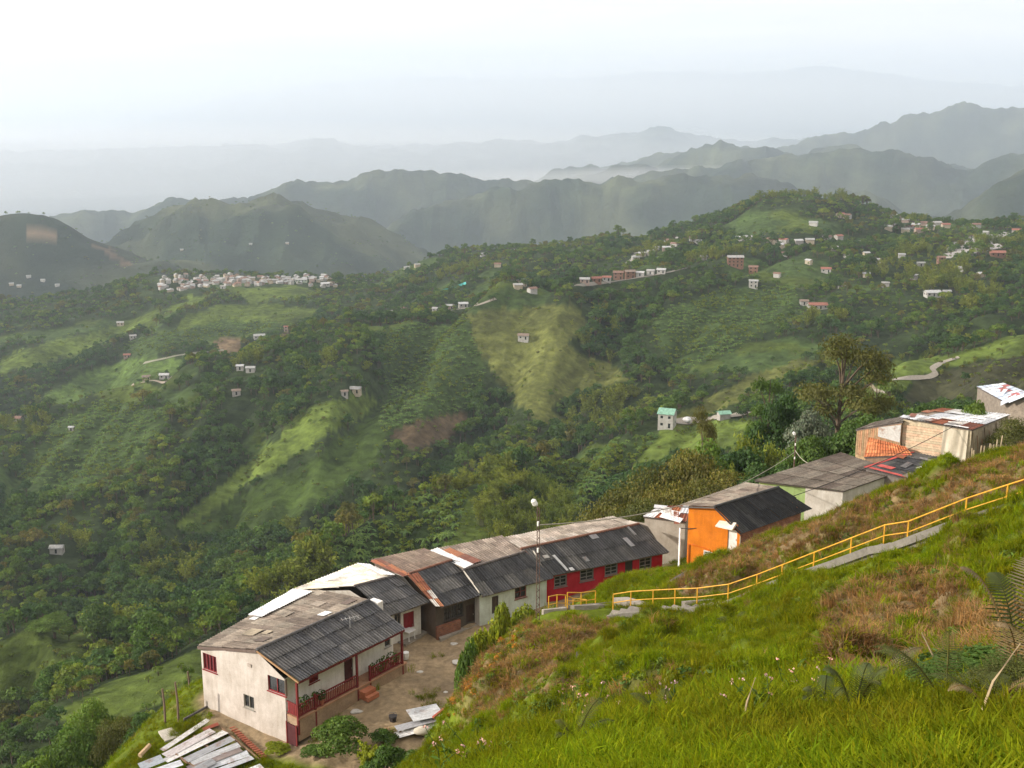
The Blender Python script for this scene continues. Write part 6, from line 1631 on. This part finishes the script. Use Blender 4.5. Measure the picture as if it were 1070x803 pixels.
for k, a in enumerate([(747, 460, 131, 9, 'mid', 'round green tree behind the orange house, left of the tall trees'), (776, 452, 133, 8, 'dark', 'dark tree just left of the feathery bamboo'), (800, 478, 121, 8, 'dark', 'dark low tree directly behind the black roof'), (826, 474, 123, 7, 'dark', 'dark low tree beside the thin lamp post'), (736, 426, 152, 5, 'eucalypt', 'slender open tree below the white house with the green roof'),
                       (806, 380, 152, 8, 'eucalypt', 'tall dark tree left of the broad tall one, above the bamboo'), (886, 349, 147, 11.5, 'eucalypt', 'tallest tree, broad crowned with a bare trunk, above the shacks'), (918, 380, 153, 5, 'eucalypt', 'slim tree touching the broad tall one on its right'),
                       (818, 394, 151, 7, 'dark', 'dark tree right behind the tall dark one on the left'), (847, 424, 141, 6, 'silver', 'silvery blue tree among the dark ones'), (872, 440, 129, 7, 'dark', 'dark tree behind the brown flat roof'), (905, 424, 127, 7, 'dark', 'dark bushy tree behind the plank lean-to'), (926, 430, 124, 5, 'dark', 'small dark tree at the corner of the plank lean-to'), (846, 456, 127, 7, 'mid', 'green tree below the silvery one'), (1066, 432, 112, 5, 'olive', 'brownish bushy tree at the right edge of the photo'), (1021, 419, 118, 4, 'mid', 'bright green bush beside the pale blue roof')]):
    plant(*a[:5], k, a[5], 'tall_tree' if a[4] == 'eucalypt' else 'leafy_tree', 'tree')
plant(792, 436, 136, 8, 'bamboo', 0, 'feathery yellow green bamboo beside the tall trees', 'bamboo', 'bamboo'); plant(776, 470, 124, 6, 'bamboo', 1, 'small feathery bamboo in front of the dark trees', 'bamboo', 'bamboo')
bt = [(503, 515), (510, 506), (520, 496), (532, 490), (545, 486), (558, 487), (570, 491), (581, 499), (590, 508), (597, 520), (515, 525), (530, 515), (548, 508), (565, 512), (580, 522), (540, 528), (560, 530), (590, 535), (525, 538), (575, 540)]
for k, (px, py) in enumerate(bt):
    plant(px, py, 372 - 1.1 * (py - 500) - .2 * abs(px - 550), 9, 'bamboo', k, 'arching bamboo in the big grove on the slope behind the long roofs', 'bamboo', 'bamboo', 'bamboo of the big grove')
for k, a in enumerate([(152, 676, 240, 7, 'dark', 'lone round tree on the pasture left of the white house'), (55, 644, 328, 12, 'mid', 'feathery round tree on top of the grassy knoll'), (38, 650, 332, 7, 'mid', 'smaller tree against the feathery one on the knoll'), (196, 688, 140, 2.6, 'eucalypt', 'thin sapling behind the white house corner')]):
    plant(*a[:5], k, a[5], 'sapling' if k == 3 else 'round_tree', 'tree')
for k, a in enumerate([(98, 733, 113, 6, 'mid', 'leafy tree below the two bare posts'), (122, 748, 108, 5, 'olive', 'reddish brown tree under the grass edge'), (70, 757, 110, 6, 'mid', 'broad leafy tree left of the reddish brown one'), (26, 782, 106, 6, 'bush', 'bush in the lower left corner of the photo'), (150, 742, 104, 4, 'dark', 'dark bush right under the grass edge')]):
    plant(*a[:5], k, a[5], 'leafy_tree', 'tree')
for k, a in enumerate([(356, 752, 66, 3.2, 'bush', 'large round shrub at the near end of the yard'), (383, 774, 63, 2.0, 'lime', 'yellow green shrub in front of the large round one'), (405, 779, 62, 2.4, 'bush', 'low green shrub with pale flowers beside the junk stack'), (434, 782, 60, 1.8, 'bush', 'small green shrub under the junk stack'), (400, 762, 66, 1.4, 'bush', 'little weedy bush left of the junk stack'), (330, 792, 66, 1.6, 'bush', 'small shrub at the bottom edge near the gable'), (290, 786, 68, 1.5, 'lime', 'pale weed clump on the earth bank by the gable'), (458, 765, 58, 1.6, 'bush', 'shrub hugging the grass bank right of the junk stack'),
                       (501, 651, 68, 2.2, 'lime', 'yellow green hedge bush at the lower end of the hedge'), (513, 641, 69, 2.6, 'lime', 'yellow green hedge bush second from the lower end'), (524, 622, 70, 1.8, 'lime', 'tallest yellow green bush of the hedge with feathery tips'), (536, 631, 71, 2.4, 'lime', 'rounded hedge bush in the middle of the hedge'), (548, 628, 72, 2.2, 'lime', 'hedge bush beside the foot of the lattice lamp post, left of the darkest'), (559, 630, 73, 2.2, 'bush', 'dark hedge bush at the foot of the lattice lamp post'), (492, 664, 66, 1.8, 'bush', 'dark green bush at the hedge foot above the bank')]):
    plant(*a[:5], k, a[5], 'shrub', 'bush', None, .7)

# ------------------------------------------------------------------ far houses
FW = {'white': (.43, .42, .40), 'cream': (.44, .38, .29), 'pink': (.34, .26, .22), 'brick': (.23, .13, .09), 'grey': (.38, .36, .34), 'green': (.40, .46, .36)}
FR = {'grey': (.30, .29, .28), 'red': (.26, .11, .08), 'white': (.40, .40, .40), 'brown': (.20, .15, .12), 'green': (.20, .36, .27), 'pale': (.30, .30, .29), 'rust': (.20, .12, .09)}
HP = {}
def house_meshes(wk, rk, w, d, hh_, storeys=1, windows=True):
    key = (wk, rk, w, d, hh_, storeys, windows)
    if key in HP: return HP[key]
    g = MB(); wd = []
    t = FW[wk]; rt = FR[rk]; rise = d * .22
    def side(p0, p1, n, apex=None):
        L = np.linalg.norm(VX(p1) - VX(p0)); ops = []
        if windows:
            nn = max(1, int(L / 2.8))
            for s in range(storeys):
                for i in range(nn):
                    c = L * (i + .5) / nn; z = hh_ / storeys * s
                    if s == 0 and i == nn // 2 and n == 0: ops.append((c - .5, c + .5, .05, 2.1))
                    else: ops.append((c - .55, c + .55, z + 1.0, z + min(2.1, hh_ / storeys - .3)))
        facade(g, p0, p1, -2.0, hh_, hh_, ops, t, .18, apex)
        p0_, p1_ = VX(p0), VX(p1); dd = (p1_ - p0_) / L; nrm = np.array((dd[1], -dd[0]))
        for a, b, lo, hi in ops:
            q = lambda s, z: (*(p0_ + dd * s - nrm * .17), z)
            wd.append((q(a, lo), q(b, lo), q(b, hi), q(a, hi)))
    side((-w/2, -d/2), (w/2, -d/2), 0); side((w/2, -d/2), (w/2, d/2), 1, (d/2, hh_ + rise)); side((w/2, d/2), (-w/2, d/2), 2); side((-w/2, d/2), (-w/2, -d/2), 3, (d/2, hh_ + rise))
    f = MB(); o_ = .45; th = .12
    e = rise * o_ * 2 / d
    for s in (-1, 1):
        f.prism([(-w/2 - o_, s * (d/2 + o_), hh_ - e), (w/2 + o_, s * (d/2 + o_), hh_ - e), (w/2 + o_, 0, hh_ + rise), (-w/2 - o_, 0, hh_ + rise)][::s],
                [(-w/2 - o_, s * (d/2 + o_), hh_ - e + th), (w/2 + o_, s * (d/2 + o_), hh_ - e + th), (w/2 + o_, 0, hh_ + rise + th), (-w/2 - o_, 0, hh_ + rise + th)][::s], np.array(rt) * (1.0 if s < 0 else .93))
    wv = MB()
    for q in wd: wv.quad(*q, (.05, .05, .055))
    out = []
    for mb, nm, m_ in ((g, 'house_wall', M_WALL), (f, 'house_roof', M_ROOF)) + (((wv, 'house_window', M_PANE),) if wd else ()):
        V, Fq, C = cat_geo(mb.p); out.append(mesh_np(nm, V, Fq, m_, C, smooth=False, cname='tint'))
    HP[key] = out
    return out
def far_house(p, wk, rk, w, d, hh_, turn, label, group=None, storeys=1, windows=True, name='farmhouse', cat='house'):
    ms = house_meshes(wk, rk, w, d, hh_, storeys, windows)
    e = empty(name, tuple(p), label, cat, group); e.rotation_euler = (0, 0, turn)
    for me, nm in zip(ms, ('wall', 'roof', 'window')): link(bpy.data.objects.new(nm, me), e)
    return e
hr = np.random.default_rng(99)
FOOT = []
def faceme(p): return -math.atan2(p[0], p[1]) + hr.normal(0, .35)
# dense town on the left ridge
for k in range(200):
    px = hr.uniform(166, 292) if k < 148 else hr.uniform(292, 352); rad = hr.uniform(1352, 1436)
    a = azpx(px, 290); X, Y = math.sin(a) * rad, math.cos(a) * rad; p = (X, Y, h1(X, Y)); FOOT.append((X, Y))
    far_house(p, hr.choice(['white', 'white', 'white', 'cream', 'cream', 'pink', 'grey']), hr.choice(['grey', 'grey', 'white', 'pale', 'pale', 'rust', 'brown']), float(hr.choice([6., 7., 9.])), 6., float(hr.choice([3., 3., 5.])), faceme(p) + hr.choice([0, 1.57]),
              'small pale house packed into the distant ridge top town at far left', 'houses of the far left ridge town', 1, False, 'town_house').scale = (.78, .78, .78)
for f_ in far:
    px, py, w, wk, rk, lab, sto = f_[:7]
    p = hit(px, py, 380); FOOT.append((p.x, p.y))
    big = f_[5] is not None
    far_house(p + Vector((0, 0, .3)), wk, rk, w * .62, min(6., w * .42), 2.5 * sto if sto > 1 else 2.8, faceme(p) * .5 if big else faceme(p), lab or f_[7], None if lab else f_[8], sto, big)
p = hit(697, 446, 380)
FOOT.append((p.x, p.y))
far_house(p + Vector((0, 0, .2)), 'white', 'green', 6.2, 7., 6.0, -.35, 'tall white house with a green roof by the pale road', None, 2)
p = hit(756, 438, 380); far_house(p, 'grey', 'green', 4.5, 3.5, 2.6, .2, 'small green roofed shelter at the roadside', None, 1, False, 'shelter', 'shelter')
p = hit(718, 442, 380); o = MB().geo(lump(VX(p), 1.9, 1.9, 2.6, 5, (.62, .63, .65))).build('tank', M_WALL, None, tuple(p), smooth=True); prop(o, 'pale rounded tank next to the tall white house', 'tank')
# grey stepped terraces on the right
gh = None
for k in range(5):
    A, B_ = VX(hit(990 + k * 2, 270 - k * 3.0, 600)), VX(hit(1046 + k * 2, 259 - k * 3.2, 600))
    if gh is None: gh = empty('greenhouse', tuple(A), 'long grey stepped sheds roofing the right hillside', 'greenhouse')
    up = np.array((0, 0, 2.4)); dv = (B_ - A); nrm = np.cross(dv / np.linalg.norm(dv), (0, 0, 1)); 
    MB().prism([A - nrm * 5 - up, B_ - nrm * 5 - up, B_ + nrm * 5 - up, A + nrm * 5 - up], [A - nrm * 5 + up * 1.2, B_ - nrm * 5 + up * 1.2, B_ + nrm * 5 + up * .5, A + nrm * 5 + up * .5], (.34, .32, .30)).build('shed_roof', M_ROOF, gh)
# turquoise netting
nt_ = MB(); L_ = [hit(px, py, 500) for px, py in ((454, 309.5), (462, 307), (470, 304), (478, 301.5), (487, 298.5))]
for a, b in zip(L_[:-1], L_[1:]): nt_.bar(VX(a) + (0, 0, 2.2), VX(b) + (0, 0, 2.2), .15, 2.4, (.10, .50, .48))
prop(nt_.build('netting', M_TRIM, None, tuple(L_[0])), 'turquoise netting strip climbing the ridge behind the white houses', 'netting')
# roads and tracks
def track(pl, w, tint, rmin=380):
    P = []
    for (a, b) in zip(pl[:-1], pl[1:]):
        n_ = max(2, int(math.hypot(b[0] - a[0], b[1] - a[1]) / 2.0))
        for i in range(n_): P.append(VX(hit(a[0] + (b[0] - a[0]) * i / n_, a[1] + (b[1] - a[1]) * i / n_, rmin)))
    P = np.array(P); 
    for _ in range(2): P[1:-1] = (P[:-2] + P[1:-1] * 2 + P[2:]) / 4
    d = np.gradient(P, axis=0); d /= np.maximum(np.linalg.norm(d, axis=1, keepdims=True), 1e-6); n = np.stack([d[:, 1], -d[:, 0], 0 * d[:, 0]], 1); n /= np.maximum(np.linalg.norm(n, axis=1, keepdims=True), 1e-6)
    V = []
    for s in (-1, -.33, .33, 1):
        q = P + n * s * w / 2; q[:, 2] = height(q[:, 0], q[:, 1]) + .35; V.append(q)
    m_ = len(P); Vv = np.vstack(V); Fq = np.array([(s * m_ + i, s * m_ + i + 1, (s + 1) * m_ + i + 1, (s + 1) * m_ + i) for s in range(3) for i in range(m_ - 1)])
    o = MB().geo((Vv, Fq, np.tile(tint, (len(Vv), 1)))).build('path', M_CONC); prop(o, kind='structure')
PALE = (.30, .27, .225)
track([(1002, 374), (985, 379), (973, 386), (979, 391), (970, 395), (945, 396), (930, 398)], 2.6, PALE)
track([(908, 406), (922, 411), (930, 420), (934, 430), (944, 438)], 2.2, PALE)
track([(690, 442), (712, 441), (740, 439), (762, 436), (785, 431)], 4.0, PALE)
track([(150, 380), (185, 372), (215, 368), (236, 366)], 3.5, (.25, .24, .18), 800)
track([(180, 402), (160, 398), (130, 404)], 3, (.3, .25, .2), 800)
track([(430, 332), (450, 328), (470, 325), (495, 321), (520, 312)], 2.6, (.24, .215, .18), 600)
track([(600, 299), (640, 295), (690, 287), (720, 280)], 2.4, (.22, .20, .17), 600)
track([(655, 276), (664, 268), (668, 258), (690, 256), (715, 250)], 4, (.28, .26, .24), 600)
track([(940, 420), (900, 402), (860, 397)], 2.5, (.2, .17, .1))

# ------------------------------------------------------------------ grass, straw and small plants on the near hill
def tuft(rng, n, hgt, spread, wd, bend=.5, mcol=(.75, 1.3)):
    V, Fq, C = [], [], []; o = 0
    for i in range(n):
        a = rng.uniform(0, 6.28); q = spread * math.sqrt(rng.uniform()); bx, by = q * math.cos(a), q * math.sin(a)
        a2 = a + rng.normal(0, .8); H = hgt * rng.uniform(.55, 1.15); bd = bend * H * rng.uniform(.3, 1.3); w = wd * rng.uniform(.7, 1.3)
        sx, sy = -math.sin(a2) * w, math.cos(a2) * w; dx, dy = math.cos(a2), math.sin(a2)
        pts = [(bx, by, -.06), (bx + dx * bd * .35, by + dy * bd * .35, H * .6), (bx + dx * bd, by + dy * bd, H * (1 - .25 * bend))]
        for k, (p, ww) in enumerate(zip(pts, (1, .75, .12))):
            V += [(p[0] - sx * ww, p[1] - sy * ww, p[2]), (p[0] + sx * ww, p[1] + sy * ww, p[2])]
        Fq += [(o, o + 1, o + 3, o + 2), (o + 2, o + 3, o + 5, o + 4)]; o += 6
        c = rng.uniform(*mcol); hue = rng.normal(0, .08)
        C += [(c * (1 + hue), c, c * (1 - hue))] * 6
    return np.array(V), np.array(Fq), np.array(C)
def leafy(rng, n, rad, leaf):
    P = rng.normal(0, 1, (n, 3)); P /= np.linalg.norm(P, axis=1, keepdims=True); P[:, 2] = abs(P[:, 2])
    return leaf_quads(P * rad * rng.uniform(.5, 1, (n, 1)), P, leaf * rng.uniform(.6, 1.3, n), rng, .5, .2)
r = np.random.default_rng(321)
TUFT_G = [mk(f'grass_tuft', tuft(r, 36, .30, .24, .010, .8), LEAF['grass']) for _ in range(4)]
TUFT_S = [mk(f'straw_tuft', tuft(r, 34, .28, .26, .011, 1.1), LEAF['straw']) for _ in range(4)]
TUFT_W = [mk('weed_clump', leafy(r, 60, .22, .12), LEAF['mid']), mk('weed_clump', leafy(r, 60, .2, .10), LEAF['light']), mk('weed_clump', leafy(r, 50, .25, .14), LEAF['grass'])]
TUFT_O = [mk('creeper_clump', leafy(r, 60, .24, .10), LEAF['orange']), mk('creeper_clump', leafy(r, 60, .26, .11), LEAF['light'])]
def near_scatter(n, r0, r1, rng, pw=1.0):
    a = rng.uniform(R_(-33), R_(33), n); u = rng.uniform(0, 1, n); q = (r0 ** (2 - pw) + u * (r1 ** (2 - pw) - r0 ** (2 - pw))) ** (1 / (2 - pw))
    return np.sin(a) * q, np.cos(a) * q
sc = [near_scatter(30000, 3.5, 16, rng, 0.4), near_scatter(85000, 16, 74, rng, .35), near_scatter(24000, 60, 112, rng, .2)]
gx = np.concatenate([s[0] for s in sc]); gy_ = np.concatenate([s[1] for s in sc]); gz = height(gx, gy_); gr = np.hypot(gx, gy_)
pth = np.minimum(dist_polyline(gx, gy_, [tuple(near_side(i, .5)) for i in range(len(posts))]), np.minimum(dist_polyline(gx, gy_, [tuple(gpt(*q))[:2] for q in ((566, 646, 61), (592, 646, 61), (625, 643, 60.5), (640, 642, 60))]), dist_polyline(gx, gy_, [tuple(gpt(*q))[:2] for q in ((590, 640, 62), (600, 630, 63.5), (640, 616, 64))])) - .35)
yk = yardmask(gx, gy_)
gk = seen(gx, gy_, .3) & (pth > .5) & ((yk < .35) | ((gnoise(gx / 2.2, gy_ / 2.2, 8) > .38) & (rng.uniform(0, 1, len(gx)) < .25)))
for (hx, hy, hw) in ((-15, 73, 4.6), (-9, 83, 5), (-1, 87, 4), (8, 91, 4.5), (18.5, 89, 4.2), (28, 98, 4)):
    gk &= np.hypot(gx - hx, gy_ - hy) > hw
gx, gy_, gz, gr = gx[gk], gy_[gk], gz[gk], gr[gk]
dr_ = dryness(gx, gy_, gz)
gpx, gpy = project(gx, gy_, gz)
uu = rng.uniform(0, 1, len(gx))
ORZ = inpoly(gpx, gpy, [(466, 700), (488, 672), (515, 655), (545, 654), (560, 668), (520, 700), (490, 745), (468, 750)])
kindg = np.where(uu < dr_ * .78, 1, 0); kindg[rng.uniform(0, 1, len(gx)) < .06] = 2
LOWB = inpoly(gpx, gpy, [(540,722),(640,702),(860,694),(1000,690),(1070,700),(940,738),(740,745),(640,765),(540,785)]) & (gr > 18)
kindg[LOWB & (rng.uniform(0, 1, len(gx)) < .40)] = 2
kindg[ORZ & (rng.uniform(0, 1, len(gx)) < .30)] = 3
def lean(n, rng): 
    rt = np.zeros((n, 3)); rt[:, 0] = rng.normal(.12, .18, n); rt[:, 1] = rng.normal(-.06, .18, n); rt[:, 2] = rng.uniform(0, 6.28, n); return rt
lushness = .75 + .55 * fbm(gx / 4, gy_ / 4, 3, 71)
for kk, (nm, pr) in enumerate((('grass', TUFT_G), ('dry_grass', TUFT_S), ('weeds', TUFT_W), ('creeper_leaves', TUFT_O))):
    m_ = kindg == kk; n_ = int(m_.sum())
    s_ = np.clip(lushness[m_], .4, 1.5) * np.where(gr[m_] < 16, .40 + .025 * gr[m_], 1.1) * rng.uniform(.7, 1.3, n_)
    stuff_instances(nm, pr, gx[m_], gy_[m_], gz[m_], rng.integers(len(pr), size=n_), lean(n_, rng), np.stack([s_, s_, s_ * rng.uniform(.7, 1.25, n_)], 1), np.clip(.5 + .75 * fbm(gx[m_] / 2.6, gy_[m_] / 2.6, 3, 88) + .12 * rng.normal(size=n_), 0, 1))
print('tufts', len(gx))

# ferns, flowering weeds, stalks close to the lens
def frond(rng, L, arch, azm, wd, base, up=1.2, pinn=36):
    t = np.linspace(0, 1, pinn); ca, sa = math.cos(azm), math.sin(azm)
    rad = L * arch * t; zz = L * (up * t - .75 * t ** 2.2)
    ax = base + np.stack([ca * rad, sa * rad, zz], 1)
    V, Fq = [], []; o = 0
    tv = np.gradient(ax, axis=0); tv /= np.linalg.norm(tv, axis=1, keepdims=True)
    for i in range(1, pinn):
        for s in (-1, 1):
            ln = wd * math.sin(math.pi * min(1, t[i] * .93 + .07)) ** .8 * (1 + .1 * rng.normal()) * (1.15 - .5 * t[i])
            sd_ = np.array((-sa * s, ca * s, 0)); d = sd_ * .92 + tv[i] * .38 + np.array((0, 0, -.18)); d /= np.linalg.norm(d)
            q = ax[i]; w = tv[i] * L / pinn * .24
            V += [q - w, q + d * ln * .55 - w * .75, q + d * ln, q + d * ln * .55 + w * .9, q + w]; 
            Fq += [(o, o + 1, o + 3, o + 4), (o + 1, o + 2, o + 2 + 0, o + 3)]; o += 5
    Fq = [f for f in Fq if len(set(f)) == 4] + [(f[0], f[1], f[3], f[3]) for f in []]
    # tips as narrow quads
    tips = []
    V2 = list(V)
    for b in range(0, o, 5):
        V2 += [V[b + 2] + (V[b + 1] - V[b + 3]) * .12, V[b + 2] - (V[b + 1] - V[b + 3]) * .12]
        k = len(V2); tips.append((b + 1, k - 2, k - 1, b + 3))
    C = np.tile(np.array([rng.uniform(.75, 1.25)] * 3), (len(V2), 1))
    st_ = tube(ax[::3], np.linspace(.008, .003, len(ax[::3])), 4, (.9, .8, .5))
    return cat_geo([(np.array(V2), np.array(Fq + tips), C), st_])
def fern(px, py, d, n, L, label, dry=False, azs=None, up=1.2, arch=.75):
    L = L if L > 1 else L * .8
    b = gpt(px, py, d); e = empty('fern', tuple(b), label, 'fern')
    for i in range(n):
        a = (i * 2.399 + random.uniform(-.4, .4)) if azs is None else azs[i]
        MB().geo(frond(rng, L * random.uniform(.75, 1.1), arch * random.uniform(.7, 1.15), a, L * .17, b, up * random.uniform(.85, 1.15))).build('frond', LEAF['dryfern' if dry and i % 2 == 0 else 'fern'], e)
fern(1066, 730, 9.0, 5, 1.15, 'tallest fern, grey brown fronds standing at the right edge', True, [1.2, 2.0, 2.9, .4, 3.8], 1.5, .4)
fern(985, 765, 8.6, 6, .85, 'dark arching fern left of the tall one', False)
fern(1030, 780, 7.6, 6, .7, 'dark fern low at the right bottom', True)
fern(890, 775, 8.6, 6, .75, 'upright fern standing in the bright grass', False, None, 1.4, .45)
fern(915, 735, 11.0, 5, .75, 'greyish fern behind the upright one', True)
fern(858, 770, 8.9, 5, .6, 'smaller fern left of the upright one', False, None, 1.3, .5)
fern(690, 770, 9.6, 5, .6, 'fern in the middle of the bottom edge', False)
fern(600, 790, 9.0, 5, .5, 'small fern at the left of the bottom edge', False)
fern(800, 735, 11.5, 5, .5, 'low fern on the crest of the bright grass', True)
fern(765, 655, 42, 6, 1.1, 'small dark fern on the grass bank below the steps', False); fern(800, 668, 38, 6, 1.0, 'second dark fern on the grass bank below the steps', False)
def flower_weed(px, py, d, hgt, label, petal='pink', n=7):
    b = gpt(px, py, d); e = empty('flowering_weed', tuple(b), label, 'plant', 'flowering weeds along the near grass crest')
    s = MB(); f = []
    for i in range(n):
        q = b + rng.normal(0, .10, 3) * (1, 1, 0); tp = q + np.array((rng.normal(0, .12), rng.normal(0, .12), hgt * rng.uniform(.6, 1.1)))
        s.tube([q - (0, 0, .05), (q + tp) / 2 + rng.normal(0, .02, 3), tp], [.005, .004, .003], 4, (.8, .8, .8)); f.append(tp)
        P = np.array([q + (tp - q) * u for u in rng.uniform(.2, .8, 5)]); s.geo(leaf_quads(P, rng.normal(0, 1, (5, 3)), .09, rng, .4))
    s.build('stem', LEAF['mid'], e)
    P = np.repeat(np.array(f), 6, 0) + rng.normal(0, .010, (6 * n, 3)); MB().geo(leaf_quads(P, rng.normal(0, 1, (6 * n, 3)), .020, rng, .8)).build('blossom', LEAF[petal], e)
for k, (px, py, d) in enumerate([(632, 765, 10.6), (845, 755, 10.4), (862, 752, 10.8), (700, 768, 9.8), (505, 800, 9.4), (610, 775, 10), (790, 775, 9), (475, 803, 9.4)]):
    flower_weed(px, py, d, .33, 'slender weed with tiny pink blossoms on the near grass crest', 'pink')
for px, py, d, hgt, dx, lab in ((772, 790, 8.6, .38, .10, 'tallest bare dry stalk rising from the near grass'), (985, 745, 10, .6, -.2, 'dry stalk leaning left near the ferns'), (1010, 800, 7.2, .5, .25, 'dry stalk leaning right at the bottom edge')):
    b = gpt(px, py, d); o = MB().tube([b - (0, 0, .1), b + (dx * .4, 0, hgt * .6), b + (dx, .05, hgt)], [.010, .008, .004], 4, (.34, .26, .16)).build('dry_stalk', M_WOOD, None, tuple(b)); prop(o, lab, 'stalk')
b = gpt(711, 744, 27); o = MB().geo(lump(b - (0, 0, .1), .34, .28, .5, 9, (.34, .30, .25))).build('boulder', M_CONC, None, tuple(b), smooth=True); prop(o, 'pale grey boulder in the grass bank', 'boulder')

for k, (px, py, rad, wd, kd, lab) in enumerate([(1052, 712, 8.6, .95, 'bush', 'dark leafy bush under the tallest fern'), (1012, 738, 8.2, .7, 'mid', 'small bushy weed left of the tallest fern'), (962, 748, 9.2, .6, 'olive', 'brownish bushy weed among the ferns'), (1062, 765, 7.0, .6, 'olive', 'dry brown bush at the lower right edge'), (560, 772, 10.2, .4, 'mid', 'small leafy weed at the left of the near grass crest'), (735, 752, 10.2, .45, 'olive', 'brownish weed in the middle of the near grass crest'), (835, 745, 10.8, .5, 'bush', 'leafy weed beside the greyish fern')]):
    plant(px, py, rad, wd, kd, k, lab, 'weed_bush', 'bush', None, .25)
